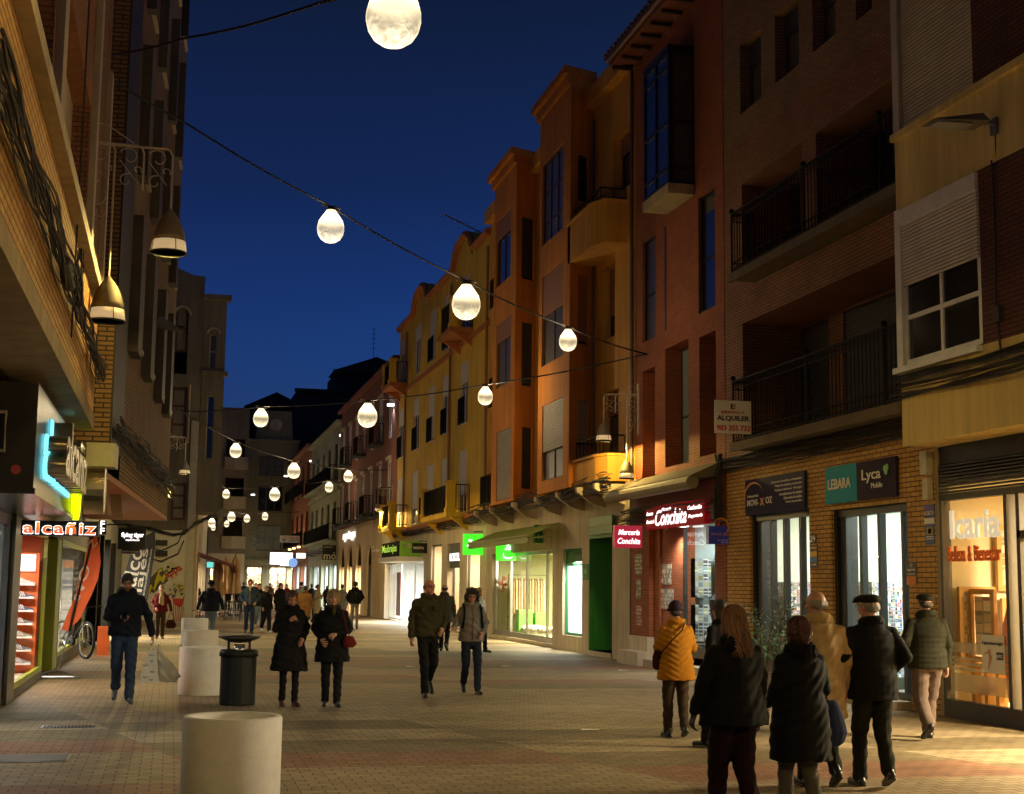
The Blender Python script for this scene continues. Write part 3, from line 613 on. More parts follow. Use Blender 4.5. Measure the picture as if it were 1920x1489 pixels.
m=MB(); m.ob(R,YN,gA,-.4,.0,top+.5,3.9)
for i in range(9): m.ob(R,YN,gA,-.03,.03,top+.10+.045*i,top+.125+.045*i)
m.build('louvre',black,b2)
wood=pm('blond_wood',(.62,.34,.09),.5,var=.2,scale=3); paper=pm('paper_white',(.75,.70,.6),.6,var=.06)
r=room(b2,R,(YN,gA-.01,.1,top+.2),3.2,.12,pm('warm_wall',(.86,.76,.52),.8,var=.1,scale=1),pm('wood_floor',(.5,.33,.14),.35),560,(1,.84,.54))
m=MB()
def frame(s0,s1,o,z0,z1,t=.07):
    m.ob(R,s0,s1,o,o+.05,z0,z0+t); m.ob(R,s0,s1,o,o+.05,z1-t,z1); m.ob(R,s0,s0+t,o,o+.05,z0+t,z1-t); m.ob(R,s1-t,s1,o,o+.05,z0+t,z1-t)
frame(gA-.75,gA-.12,-.35,.75,1.72); frame(gB+.12,gA-.82,-.5,.95,1.55); frame(gB+.15,gA-.85,-.6,1.62,2.6); frame(gB+.03,gB+.38,-.45,.9,3.0); 
for s in (gA-.35,gA-.62,gB+.55): m.ob(R,s,s+.08,-.5,-.42,.1,.75)
m.ob(R,gB+.1,gA-.1,-.9,-.3,.68,.73); m.split('wooden_frame',wood,r)
fw=FP(gA-.10); m2=MB()
for x0_,x1_,z0_,z1_ in ((10.45,11.0,.75,1.75),(11.1,12.1,.95,1.6),(11.05,12.2,1.7,2.6),(12.3,12.75,.6,2.7)):
    for q in ((x0_,x1_,z0_,z0_+.07),(x0_,x1_,z1_-.07,z1_),(x0_,x0_+.07,z0_+.07,z1_-.07),(x1_-.07,x1_,z0_+.07,z1_-.07)): m2.ob(fw,q[0],q[1],.0,.06,q[2],q[3])
for x0_ in (10.6,11.0,11.5,12.0): m2.ob(fw,x0_,x0_+.09,.05,.14,.1,.75)
m2.split('wall_frame',wood,r); m2=MB(); m2.ob(fw,10.52,10.93,.0,.02,.82,1.68); m2.ob(fw,11.17,12.03,.0,.02,1.02,1.53); m2.ob(fw,11.12,12.13,0,.02,1.77,2.53); m2.split('wall_poster',goodsm('wall_posters',[(.8,.76,.66),(.78,.7,.58),(.6,.42,.3),(.8,.78,.7),(.35,.25,.2),(.75,.6,.5)],13,9),r)
m=MB(); m.ob(R,gA-.66,gA-.22,-.37,-.34,.84,1.62); m.ob(R,gB+.75,gA-.9,-.62,-.59,1.72,2.5); m.ob(R,gB+.2,gB+.7,-.55,-.53,1.75,2.55); m.ob(R,gB+.2,gA-.9,-.52,-.49,1.02,1.48); m.split('poster_panel',goodsm('posters',[(.8,.74,.62),(.75,.62,.45),(.62,.5,.38),(.82,.76,.66),(.4,.22,.14),(.78,.7,.6)],5,7),r)
m=MB(); m.poly([R.pt(gB+.95,-.07,.32),R.pt(gB+.8,-.07,.52),R.pt(gB+.35,-.07,.46)]); m.poly([R.pt(gB+.25,-.07,.3),R.pt(gB+.36,-.07,1.2),R.pt(gB+.22,-.07,1.5),R.pt(gB+.1,-.07,1.55),R.pt(gB+.1,-.07,.3)]); m.split('orange_decal',pm('orange_vinyl',(.85,.25,.02),.5,emis=(.85,.25,.02),es=.0),b2)
m=MB()
for z0,z1 in ((1.02-.15,1.16-.15),(.78,.82),(.71,.75),(.64,.68),(.36,.60)): m.ob(R,gB+.08,gA-.08,-.038,-.034,z0-.0,z1)
mm,n,bb_=nodes('frosted_vinyl'); bb_.inputs["Base Color"].default_value=(.7,.6,.4,1); bb_.inputs["Alpha"].default_value=.45; m.split('frosted_band',mm,b2)
t=thing('window_lettering','chunky cream letters icaria with orange Belleza & Bienestar on the shop glass','sign',R.pt((gA+gB)/2,0,2.1))
zt=R.px(1782,958)[1]; zb=R.px(1782,1012)[1]; sA=R.px(1784,980)[0]; sB=R.px(1876,980)[0]
rtext(t,R,'Icaria',(sB,sA,zb,zt),.0,pm('cream_letters',(.75,.68,.5),.5,emis=(1,.86,.6),es=.5),bold=.02,ex=.03)
rtext(t,R,'Belleza & Bienestar',(R.px(1877,1020)[0],R.px(1778,1020)[0],zb-.30,zb-.09),.0,pm('orange_letters',(.75,.15,.01),.5),bold=.02,ex=.02)
t=board('window_poster','white Lipomassage poster with a figure and LPG square stuck on the warm glass',R,(R.px(1880,1230)[0],R.px(1838,1230)[0],R.px(1838,1260)[1],R.px(1838,1190)[1]),-.03,.005,paper,'poster')
q0,q1,p0,p1=(R.px(1880,1230)[0],R.px(1838,1230)[0],R.px(1838,1260)[1],R.px(1838,1190)[1]); W=q1-q0;Hh=p1-p0; fx=lambda q:q1-q*W; fz=lambda q:p0+q*Hh
rtext(t,R,'Lipomassage',(fx(.95),fx(.05),fz(.72),fz(.84)),-.022,nvp); m=MB(); m.ob(R,fx(.95),fx(.66),-.024,-.02,fz(.36),fz(.56)); m.build('logo_square',nvp,t); rtext(t,R,'LPG',(fx(.92),fx(.69),fz(.41),fz(.5)),-.019,white_p,bold=.02)
m=MB(); m.limb([R.pt(fx(.3),-.02,fz(.1)),R.pt(fx(.4),-.02,fz(.4)),R.pt(fx(.34),-.02,fz(.6))],[.01,.02,.015],6); m.limb([R.pt(fx(.34),-.02,fz(.55)),R.pt(fx(.14),-.02,fz(.5))],[.012,.008],6); m.build('figure',pm('figure_tone',(.5,.26,.2),.6),t)
# floodlight on arm above
q=RO.px(1868,235)
t=thing('wall_floodlight','grey flat street floodlight on a short arm over the cream band','street lamp',(XO-.0,q[0],q[1]),0,None,local=True)
m=MB(); m.tube([(0,0,0),(-.12,-.0,.02),(-.25,0,-.02)],.02,6); m.bx(-.05,.0,-.07,.07,-.12,.08); m.build('arm',grey,t)
m=MB(); m.hexa([(-.95,-.16,-.05),(-.2,-.20,-.02),(-.2,.2,-.02),(-.95,.16,-.05),(-.85,-.1,-.01),(-.25,-.12,.1),(-.25,.12,.1),(-.85,.1,-.01)]); h=m.build('housing',pm('lamp_grey',(.16,.16,.15),.45,.3),t)
m=MB(); m.bx(-.85,-.4,-.12,.12,-.062,-.05); m.build('lens',pm('lens_grey',(.35,.36,.37),.2),h)
m=MB(); m.tube([(-.02,0,-.1),(0.0,.02,-.5),(0.01,.03,-1.6),(.01,.0,-2.3)],.01,5); m.build('cord',wirem,t)
# ---- red brick building with the haberdashery
b=thing('red_brick_building','narrow red brick building with dark glazed bay above the red haberdashery sign','building',(XR,28.4,0))
Ya,Yb=25.64,31.15
low=[R.box(1205,1228,697,897),R.box(1247,1291,655,877),R.box(1311,1342,633,857)]
mid=[R.box(1205,1229,455,644),R.box(1309,1340,372,590)]
gs=(R.px(1341,1100)[0],R.px(1237,1100)[0]); gt=R.px(1237,985)[1]
m=MB(); facade(m,R,Ya,Yb,.3,14.1,[q+(.42,) for q in low]+[q+(.12,) for q in mid]+[(gs[0],gs[1],.3,gt,.9)],.3); shell(m,R,Ya,Yb,0,14.1); m.ob(R,Yb-1.25,Yb,.002,.10,.62,4.02); m.build('wall',redbr,b)
for q in low: win(b,R,q,.42,.045,1,1,brownfr,pm('lit_dim_pane',(.10,.10,.07),.08,emis=(.7,.62,.35),es=.035,var=.4,scale=2),split=(.42,))
for q in mid: win(b,R,q,.12,.06,1,1,black,dglass,split=(.45,))
m=MB(); s=R.px(1248,500)[0]; m.ob(R,s-.05,s+.05,-.0,.004,R.px(1248,620)[1],R.px(1248,425)[1]); m.build('joint',black,b)
m=MB(); m.ob(R,Yb-1.3,Yb+.02,.0,.16,.30,.62); m.ob(R,Ya,Ya+.55,.002,.06,.0,.62); m.ob(R,Yb-1.42,Yb+.05,.0,.42,.0,.30); m.ob(R,Ya,Yb-1.42,.0,.30,.0,.16); m.split('stone_plinth',stone2,b)
# glazed bay
XB=9.72; PB=PL((XB,0),(0,1),(-1,0)); ya=R.px(1298,300)[0]-.15; yb=PB.px(1207,300)[0]; zb=PB.px(1257,340)[1]; zt=PB.px(1257,108)[1]+.25
m=MB(); 
for s in (ya,(ya+yb)/2,yb-.06): m.ob(PB,s,s+.06,-.06,0,zb,zt)
for z in (zb,zb+.32,zb+1.30,zt-.4,zt-.1): m.ob(PB,ya+.06,yb-.06,-.055,-.003,z,z+.08)
for o in (-.57,-.1): m.ob(PB,ya,ya+.06,o,o+.05,zb,zt)
for z in (zb,zb+.32,zb+1.3,zt-.1): m.ob(PB,ya+.003,ya+.057,-.52,-.1,z,z+.07)
bay=m.build('glazed_bay',black,b)
m=MB(); m.ob(PB,ya+.06,yb-.06,-.04,-.03,zb+.08,zt-.1); m.build('pane',dglass,bay)
m=MB(); m.ob(PB,ya+.02,ya+.03,-.56,-.06,zb+.08,zt-.1); m.build('pane',pm('bay_side_glass',(.05,.05,.035),.1),bay)
m=MB(); m.ob(PB,ya-.02,yb+.02,-.56,.02,zb-.22,zb-.002); m.build('bay_floor',pm('bay_render',(.35,.28,.14),.8),bay)
m=MB(); m.ob(PB,ya-.01,yb+.01,-.56,.01,zt+.002,zt+.1); m.build('bay_roof',black,bay)
# eave
m=MB(); m.ob(R,Ya-.4,Yb+.3,-.5,.56,14.1,14.28); m.build('soffit',pm('soffit_red',(.25,.07,.03),.8),b)
m=MB(); m.tube([R.pt(Ya-.4,.6,14.25),R.pt(Yb+.3,.6,14.25)],.09,8); m.build('gutter',pm('gutter_copper',(.12,.05,.03),.5,.5),b)
m=MB()
for i in range(9): s=Ya+.1+i*.7; m.ob(R,s,s+.08,.02,.5,14.02,14.098)
m.split('rafter',brownfr,b)
m=MB(); m.hexa([R.pt(Ya-.4,.62,14.30),R.pt(Yb+.3,.62,14.30),R.pt(Yb+.3,-4,16.2),R.pt(Ya-.4,-4,16.2),R.pt(Ya-.4,.62,14.38),R.pt(Yb+.3,.62,14.38),R.pt(Yb+.3,-4,16.3),R.pt(Ya-.4,-4,16.3)])
for i in range(26): s=Ya-.3+i*.25; m.tube([R.pt(s,.64,14.38),R.pt(s,-1.5,15.45)],.07,6)
m.build('tiled_roof',pm('roof_tile',(.2,.08,.04),.8),b)
# awning cassette and red fascia over the shop
aw=R.px(1180,905); 
t=thing('rolled_awning','long cream rolled awning cassette above the red haberdashery sign','awning',R.pt(28.5,.5,3.5))
m=MB(); m.tube([R.pt(Ya+.15,.62,R.px(1345,895,.6)[1]),R.pt(Yb+.1,.62,R.px(1345,895,.6)[1])],.13,12); m.build('roller',pm('awning_cream',(.26,.215,.13),.7),t)
za=R.px(1345,895,.6)[1]
m=MB(); m.hexa([R.pt(Ya+.15,.02,za+.12),R.pt(Yb+.1,.02,za+.12),R.pt(Yb+.1,.62,za+.09),R.pt(Ya+.15,.62,za+.09),R.pt(Ya+.15,.02,za+.42),R.pt(Yb+.1,.02,za+.42),R.pt(Yb+.1,.64,za+.14),R.pt(Ya+.15,.64,za+.14)]); m.build('cover',pm('awning_canvas',(.17,.135,.08),.85,bump=.2),t)
m=MB(); m.ob(R,Ya+.2,Yb-.1,.01,.14,za-.42,za+.1); m.build('red_valance',pm('valance',(.16,.03,.02),.7),t)
cablerun(R,Ya-.1,Yb+.4,za-.42,.2,14,.06,21,'black cable bundle sagging under the rolled cream awning')
m=MB()
rn=random.Random(4)
for i in range(12): m.tube([R.pt(Ya-.05+rn.uniform(-.1,.15),.1+rn.uniform(0,.1),z) for z in (4.25,3.9,3.6,3.2)],.014,4)
m.ob(R,Ya-.1,Ya+.1,.1,.28,3.0,3.3); solo(m,'cable_drop',wirem,'tangle of black cables dropping at the joint of the two brick buildings','cables')
bx=R.box(1221,1332,965,990,.14); sA=R.px(1332,930,.14)[0]; sB=R.px(1221,965,.14)[0]; zT=R.px(1332,935,.14)[1]; zB=R.px(1332,982,.14)[1]
red=pm('red_fascia',(.30,.006,.012),.6,var=.05,emis=(.8,.01,.03),es=.10,spec=.1)
lit=em('white_neon',(1,.9,.88),2.2)
t=board('shop_fascia','long red lit fascia reading Conchita in white script over the haberdashery',R,(sA,sB,zB,zT),.145,.12,red)
W=sB-sA; Hh=zT-zB; fx=lambda q:sB-q*W; fz=lambda q:zB+q*Hh; k_=dict(shear=.35)
rtext(t,R,'Conchita',(fx(.72),fx(.18),fz(.12),fz(.80)),.268,lit,bold=.012,**k_)
for s,a0,a1,p0,p1 in (('Lanas',.02,.14,.62,.78),('Corsetería',.02,.16,.26,.42),('Mercería',.30,.46,.74,.88),('Confección',.74,.96,.62,.80),('Paquetería',.75,.97,.26,.44)): rtext(t,R,s,(fx(a1),fx(a0),fz(p0),fz(p1)),.268,lit,bold=.01,**k_)
# perpendicular signs face the camera
def blade(label,Y,p,mat,th=.14,lit=None,name='blade_sign',bracket=True):
    """sign sticking out from the wall: p=(u0,u1,vt,vb) at distance Y"""
    x0,zt=onY(p[0],p[2],Y); x1,_=onY(p[1],p[2],Y); _,zb=onY(p[0],p[3],Y); f=FP(Y)
    t=thing(name,label,'sign',((x0+x1)/2,Y,zb)); m=MB(); m.ob(f,x0,x1,-th,0,zb,zt); m.build('panel',mat,t)
    xw=XR if x1>5 else XL
    if bracket: m=MB(); m.tube([((x0+x1)/2,Y+th/2,zt+.02),((x0+x1)/2,Y+th/2,zt+.08),(xw,Y+th/2,zt+.08)],.02,5); m.build('bracket',black,t)
    def T(s,q0,q1,p0,p1,mt,o=.003,**k): return text(t,s,f.pt(x0+q0*(x1-x0),o,zb+p0*(zt-zb)),(1,0,0),(0,0,1),(q1-q0)*(x1-x0),(p1-p0)*(zt-zb),mt,**k)
    return t,T,f,(x0,x1,zb,zt)
t,T,f,_=blade('lit crimson square sign reading Mercería Conchita, by the green doorway',29.6,(1153,1204,985,1027),pm('crimson_lit',(.4,.01,.03),.4,emis=(.75,.03,.08),es=.35,var=.05))
T('Mercería',.12,.90,.58,.82,lit,bold=.012,shear=.3); T('Conchita',.10,.92,.18,.44,lit,bold=.012,shear=.3)
t,T,f,q=blade('small dark blue phone shop blade sign beside the red fascia',25.5,(1329,1379,986,1020),pm('navy_blade',(.012,.015,.07),.35,emis=(.05,.06,.3),es=.1))
T('MOVI-XOZ',.10,.85,.48,.62,orl); T('Tfno: 983 350 620',.3,.85,.18,.26,white_p); T('983 350 629',.45,.85,.06,.13,white_p)
m=arc2d(f,.004,q[0]+(q[1]-q[0])*.45,q[2]+.33,(q[1]-q[0])*.28,.16,160,-60,.02,.05); m.build('logo_arc',orl,t)
# shop recess, glass case and interior
m=MB(); r2=PL((XR+.9,0),(0,1),(-1,0)); sw=R.px(1278,1100)[0]
fr=MB(); 
for s in (gs[0],gs[1]-.05,sw-.03): fr.ob(R,s,s+.06,-.12,-.04,.3,gt)
fr.ob(R,gs[0]+.06,gs[1]-.05,-.12,-.05,gt-.08,gt); fr.ob(R,gs[0]+.06,sw-.03,-.12,-.05,.30,.52); f0=fr.build('shop_front',pm('steel_frame',(.12,.12,.12),.3,.8),b)
g=MB(); g.ob(R,gs[0]+.06,sw-.03,-.085,-.078,.52,gt-.08); g.build('pane',glass,f0)
m=MB(); m.hexa([R.pt(sw,-.04,.3),R.pt(gs[1]-.06,-.04,.3),R.pt(gs[1]-.06,-.3,.3),R.pt(sw,-.3,.3),R.pt(sw,-.04,gt-.09),R.pt(gs[1]-.06,-.04,gt-.09),R.pt(gs[1]-.06,-.3,gt-.09),R.pt(sw,-.3,gt-.09)]); m.build('inner_wall',redbr,b)
r=room(b,R,(gs[0]-.2,sw+.2,.3,gt+.1),2.4,.16,pm('haberdash_wall',(.30,.34,.33),.8),pm('shop_tiles',(.4,.4,.38),.3),34,(.85,1,.95))
q=MB(); q.ob(R,sw-.5,sw-.2,.02,.14,gt-.10,gt-.04); q.build('recess_lamp',em('recess_lamp',(1,.97,.9),6),b); light('SPOT',R.pt(sw-.0,.25,gt-.2),150,(1,.93,.82),b,.06,spot=150,blend=.8)
m=MB(); rn=random.Random(9)
for i in range(16): s=gs[0]+.15+rn.random()*(sw-gs[0]-.3); z=.55+rn.random()*.5; m.limb([R.pt(s,-.4-rn.random()*.5,z),R.pt(s+.12,-.5,z+.08)],[.09,.06],8)
m.split('folded_good',pm('linen_white',(.7,.68,.66),.7),r)
m=MB()
for i,(q,z) in enumerate(((.3,1.0),(.55,1.05),(.75,.95))):
    s=gs[0]+(sw-gs[0])*q; m.loft([R.pt(s,-.6,z)+(.10,.10),R.pt(s,-.6,z+.2)+(.15,.11),R.pt(s,-.6,z+.5)+(.17,.12),R.pt(s,-.6,z+.62)+(.07,.07),R.pt(s,-.6,z+.7)+(.05,.05)],14); m.tube([R.pt(s,-.6,.4),R.pt(s,-.6,z)],.02,5)
m.split('mannequin',pm('dark_garment',(.03,.03,.035),.7),r)
fc=FP(sw+.1); m=MB(); m.ob(fc,10.5,11.9,.05,.1,.6,1.35); m.ob(fc,10.5,10.95,.05,.1,1.5,2.3); m.ob(fc,11.05,11.7,.05,.1,1.45,2.4); m.ob(fc,10.5,12.2,.05,.4,.35,.55); m.split('display_panel',goodsm('hab_panels',[(.30,.28,.10),(.08,.10,.10),(.4,.38,.25),(.5,.52,.5),(.05,.05,.06),(.2,.26,.28)],9,7),r)
m=MB(); m.ob(R,gs[0]+.1,sw-.05,-1.9,-1.86,.5,2.5); m.build('display_screen',goodsm('hab_goods',[(.3,.32,.12),(.1,.12,.1),(.45,.42,.2),(.6,.65,.6),(.15,.2,.25),(.35,.3,.3)],6,5),r)
def poster(label,pl,p4,off,cols,sx=14,sz=10):
    bx=pl.box(*p4,off); m=MB(); m.ob(pl,bx[0],bx[1],off,off+.004,bx[2],bx[3]); return solo(m,'poster',goodsm('poster_%d%d'%(p4[0],p4[2]),cols,sx,sz,base=tuple(q*1.1 for q in cols[0])),label,'poster')
poster('upper poster on the shop brick wall, pale with a dark lingerie figure',R,(1239,1259,1058,1096),-.035,[(.6,.55,.5),(.55,.5,.45),(.65,.6,.52),(.2,.13,.11),(.05,.04,.05)],16,10)
poster('lower poster on the shop brick wall, pale with pink and blue drawing',R,(1238,1263,1104,1141),-.035,[(.65,.6,.55),(.6,.2,.25),(.15,.35,.5),(.7,.65,.6),(.6,.5,.3)],14,12)
poster('tall dark graffiti sticker high on the brick column left of the haberdashery',R,(1191,1204,1040,1078),.102,[(.03,.03,.03),(.4,.35,.3),(.05,.05,.05),(.3,.06,.04)],14,12)
poster('faded grey notice halfway down the brick column left of the haberdashery',R,(1193,1202,1086,1122),.102,[(.3,.22,.18),(.35,.25,.2),(.25,.18,.15)],12,8)
poster('pink torn flyer low on the brick column left of the haberdashery',R,(1193,1203,1136,1172),.102,[(.5,.12,.16),(.4,.15,.12),(.5,.3,.25)],14,12)
# ---- orange building with two polygonal bays
b=thing('orange_apartment_building','tall orange rendered building with two angular bay towers and small balconies','building',(XR,38.8,0))
Yc,Yd=31.2,47.0; ZT=15.3
XBY=9.55; PA=PL((XBY,0),(0,1),(-1,0))
def bayt(u_wall,u_c,u_f,zt,name):
    """polygonal tower: slanted side facing the camera, front facing the street"""
    yw=R.px(u_wall,600)[0]; yc=PA.px(u_c,600)[0]; yf=PA.px(u_f,600)[0]; return yw,yc,yf
A=bayt(1112,1068,1010,0,''); B=bayt(1004,966,925,0,'')
rowsA=[(310,462),(520,688),(762,903)]
doorsR=[R.box(1150,1186,262,372),R.box(1128,1153,508,642),R.box(1126,1160,742,880)]
gz=R.px(1185,925)[1]
gd=R.px(1148,1000)[0],R.px(1106,1000)[0]; dv=[(gd[0],gd[1],.12,R.px(1106,1005)[1],.9)]
vt=(R.px(1091,1100)[0],R.px(1055,1100)[0]); vz=(R.px(1055,1190)[1],R.px(1055,1030)[1]); dv.append((vt[0],vt[1],vz[0],vz[1],.15))
big=(R.px(1036,1100)[0],R.px(922,1100)[0]); bz=R.px(1036,1030)[1]; dv.append((big[0],big[1],.12,bz,.25))
m=MB(); facade(m,R,Yc,Yd,4.15,ZT-1.2,doorsR,.3); shell(m,R,Yc,Yd,0,ZT-1.2); m.ob(R,Yc,Yd,.0,.25,ZT-1.2,ZT-.75); m.build('wall',orange2,b)
m=MB(); facade(m,R,Yc,Yd,0,4.15,dv,.3); m.build('stone_ground_floor',stone,b)
for i,q in enumerate(doorsR): win(b,R,q,.3,.06,1,1,brownfr,dark,shut=.65 if i==1 else .3,ms=shut_b)
def tower(q,zt,us,side_u,u_wall_lab,ush):
    yw,yc,yf=q; z0=4.15; P=[R.pt(yw,0,0),PA.pt(yc,0,0),PA.pt(yf,0,0),R.pt(yf+.55,0,0)]
    sd=PL((P[0][0],P[0][1]),_n((P[1][0]-P[0][0],P[1][1]-P[0][1],0))[:2],(0,0)); d=sd.d; sd.n=(-d[1],d[0]) if -d[1]<0 or d[0]<0 else (d[1],-d[0])
    if sd.n[1]>0: sd.n=(-sd.n[0],-sd.n[1])
    SL=math.dist(P[0][:2],P[1][:2]); m=MB(); fh=[PA.box(us[0],us[1],v0,v1) for v0,v1 in rowsX]
    facade(m,PA,yc,yf,z0,zt,fh,.12); shw=[]
    for v0,v1 in ush: 
        a,zz1=sd.px(side_u[0],v0); c,_=sd.px(side_u[1],v0); _,zz0=sd.px(side_u[0],v1); a,c=min(a,c),max(a,c); a=max(a,.12); c=min(c,SL-.1); shw.append((a,c,zz0,zz1))
    facade(m,sd,0,SL,z0,zt,shw,.12)
    m.quad(P[2],P[3],(P[3][0],P[3][1],zt),(P[2][0],P[2][1],zt)) if False else m.quad((P[2][0],P[2][1],z0),(P[3][0],P[3][1],z0),(P[3][0],P[3][1],zt),(P[2][0],P[2][1],zt))
    m.poly([(p[0],p[1],z0) for p in P]); tw=m.build('bay_tower',orange,b)
    m=MB(); 
    for o,a0,a1 in ((.10,zt-.45,zt-.2),(.22,zt-.2,zt)): 
        pts=[R.pt(yw-o*1.2,0,a0),(PA.pt(yc-o*.8,o,a0)),(PA.pt(yf+o,o,a0)),R.pt(yf+.6+o,0,a0)]; m.prism(pts,(0,0,a1-a0))
    m.build('cornice',orange,tw)
    return sd,fh,shw
rowsX=rowsA
sd,fh,shw=tower(A,PA.px(1063,137)[1],(1017,1056),(1084,1104),0,[(288,375),(515,645),(750,882)])
win(b,PA,fh[0],.12,.06,3,1,brownfr,dglass,split=(.25,.62)); win(b,PA,fh[1],.12,.05,2,1,brownfr,dark,shut=.45,ms=shut_b); win(b,PA,fh[2],.12,.05,2,1,brownfr,dark,shut=.62,ms=shut_g)
win(b,sd,shw[0],.12,.05,1,1,brownfr,dark,split=(.5,)); win(b,sd,shw[1],.12,.05,1,1,brownfr,dark,shut=.95,ms=shut_b); win(b,sd,shw[2],.12,.05,1,1,brownfr,dark,shut=.98,ms=shut_g)
rowsX=[(418,540),(610,730),(812,940)]
sd,fh,shw=tower(B,PA.px(966,283)[1],(931,958),(979,1001),0,[(405,522),(603,723),(800,916)])
for q in fh: win(b,PA,q,.12,.05,2,1,brownfr,dglass if q is fh[0] else dark,shut=.3 if q is not fh[2] else .98,ms=shut_b if q is not fh[2] else shut_g)
for q in shw: win(b,sd,q,.12,.05,1,1,brownfr,dark,shut=.97,ms=shut_d)
# top balcony & first floor parapet between tower and red building
def solidbal(z0,z1,zr,s0,s1,o):
    m=MB(); m.prism([R.pt(s0,0,z0),R.pt(s0,o*.75,z0),R.pt(s0+.5,o,z0),R.pt(s1,o,z0),R.pt(s1,0,z0)],(0,0,z1-z0)); m.prism([R.pt(s0-.05,0,z1),R.pt(s0-.05,o*.78,z1),R.pt(s0+.5,o+.05,z1),R.pt(s1+.02,o+.05,z1),R.pt(s1+.02,0,z1)],(0,0,.06)); x=m.build('balcony',orange2,b)
    railing(x,R,s0+.1,s1-.05,o*.86,z1+.07,zr,iron,.35,.01); return x
zb1=R.px(1178,428)[1]; solidbal(zb1-.35,zb1+.65,zb1+1.0,31.75,34.4,.75)
solidbal(4.16,4.75,5.25,31.8,34.3,.62)
m=MB(); m.tube([R.pt(Yc+.08,.05,z) for z in (.2,6,10,14)],.045,6); m.tube([R.pt(A[0]-.15,.05,z) for z in (4.2,8,13.8)],.04,6); m.split('downpipe',pm('pipe_brown',(.10,.045,.02),.5),b)
cablerun(R,Yc,Yd,4.05,.55,20,.09,31,'mass of dark cables running under the orange bays above the green shop',.013,.22)
m=MB()
for s in (31.9,33.4,35.3,37.5,40.2,43.2,45.5): m.prism([R.pt(s,0,4.1),R.pt(s,.75,4.1),R.pt(s,.75,3.98),R.pt(s,.35,3.72),R.pt(s,0,3.62)],(0,.16,0))
m.split('corbel',pm('corbel',(.45,.36,.24),.8),b)
# green framed opening, doorway
grn=pm('shop_green',(.02,.20,.04),.5,var=.1); gl=PL((XR+.0,0),(0,1),(-1,0))
win(b,R,dv[1][:4],.15,.07,1,1,grn,glass,name='shop_window')
m=MB()
for i in range(7): m.ob(R,vt[0]+.08,vt[1]-.08,-.13,-.10,vz[1]-.40+.05*i,vz[1]-.375+.05*i)
m.ob(R,vt[0]+.07,vt[1]-.07,-.149,-.135,vz[1]-.45,vz[1]-.07); m.build('vent_louvre',grn,b)
r=room(b,R,(vt[0]-.1,vt[1]+.1,vz[0],vz[1]-.3),1.0,.16,pm('window_white',(.85,.9,.88),.8,var=.03),pm('window_floor',(.6,.7,.7),.6),48,(.9,1,.97))
m=MB()
for i,(dz,cc) in enumerate(((.25,0),(.5,1),(.78,2),(1.0,3),(1.2,0),(.38,3),(.62,0))):
    m.cur=cc; q=R.pt(vt[0]+.22+.05*(i%2),-.45,vz[0]+dz); m.ell(q,(.14,.22,.15),12,8)
m.split('pillow',[pm('pil_red',(.45,.05,.06),.8),pm('pil_blue',(.05,.12,.35),.8),pm('pil_grey',(.3,.33,.4),.8),pm('pil_pale',(.6,.5,.45),.8)],r)
rtext(r,R,'FUERA',(vt[0]+.42,vt[1]-.3,vz[1]-1.02,vz[1]-.78),-.9,gry,bold=.01); rtext(r,R,'STOCK',(vt[0]+.42,vt[1]-.3,vz[1]-1.32,vz[1]-1.08),-.9,gry,bold=.01)
m=MB(); m.ob(R,vt[0]+.3,vt[1]-.15,-.9,-.89,vz[1]-1.65,vz[1]-1.45); m.build('green_strip',grn,r); rtext(r,R,'GRANDES DESCUENTOS',(vt[0]+.35,vt[1]-.2,vz[1]-1.60,vz[1]-1.50),-.885,white_p)
m=MB(); m.ob(R,gd[0],gd[1],-.9,-.86,.12,3.2); m.build('door_panel',pm('door_grey',(.32,.36,.36),.6,bump=.4,bscale=20),b)
m=MB(); m.ob(R,gd[1]-.04,gd[1]-.001,-.86,.02,.12,R.px(1106,1005)[1]); 
for i in range(6): m.ob(R,gd[1]-.06-.0*i,gd[1]-.04,-.82+.13*i,-.74+.13*i,.14,2.7)
m.ob(R,gd[0],gd[1],-.1,.02,R.px(1106,1005)[1]-.08,R.px(1106,1005)[1]+.0); m.build('green_reveal',grn,b)
m=MB(); m.ob(R,gd[0],gd[1],-.86,.04,.0,.12); m.ob(R,Yc,big[0]-.1,0,.03,0,.35) if False else None; m.build('doorstep',stone2,b)
x=R.box(1105,1149,980,1003,.1); grp=pm('green_panel',(.015,.15,.035),.45,var=.05); crm=pm('cream_paint',(.72,.66,.42),.5,var=.03)
t=board('shop_fascia','green fascia reading Don Edredón above the green doorway',R,(R.px(1149,980,.1)[0],R.px(1105,980,.1)[0],R.px(1105,1004,.1)[1],R.px(1105,972,.1)[1]),.06,.06,grp)
q=(R.px(1149,980,.1)[0],R.px(1105,980,.1)[0],R.px(1105,1004,.1)[1],R.px(1105,972,.1)[1]); rtext(t,R,'Don Edredón',(q[0]+.1,q[1]-.1,q[2]+.2,q[3]-.2),.122,crm,bold=.008)
plate('small green plaque beside the lit narrow window',R,(1093,1104,1058,1088),grn,[(.2,.8,.3,.6,pm('plq',(.1,.4,.15),.5),'')])
t,T,f,q=blade('square green blade sign reading Don Edredón beside the awning',39.5,(1003,1046,984,1018),grp,.2)
T('Don',.34,.66,.54,.74,crm,bold=.01); T('Edredón',.12,.88,.26,.46,crm,bold=.01)
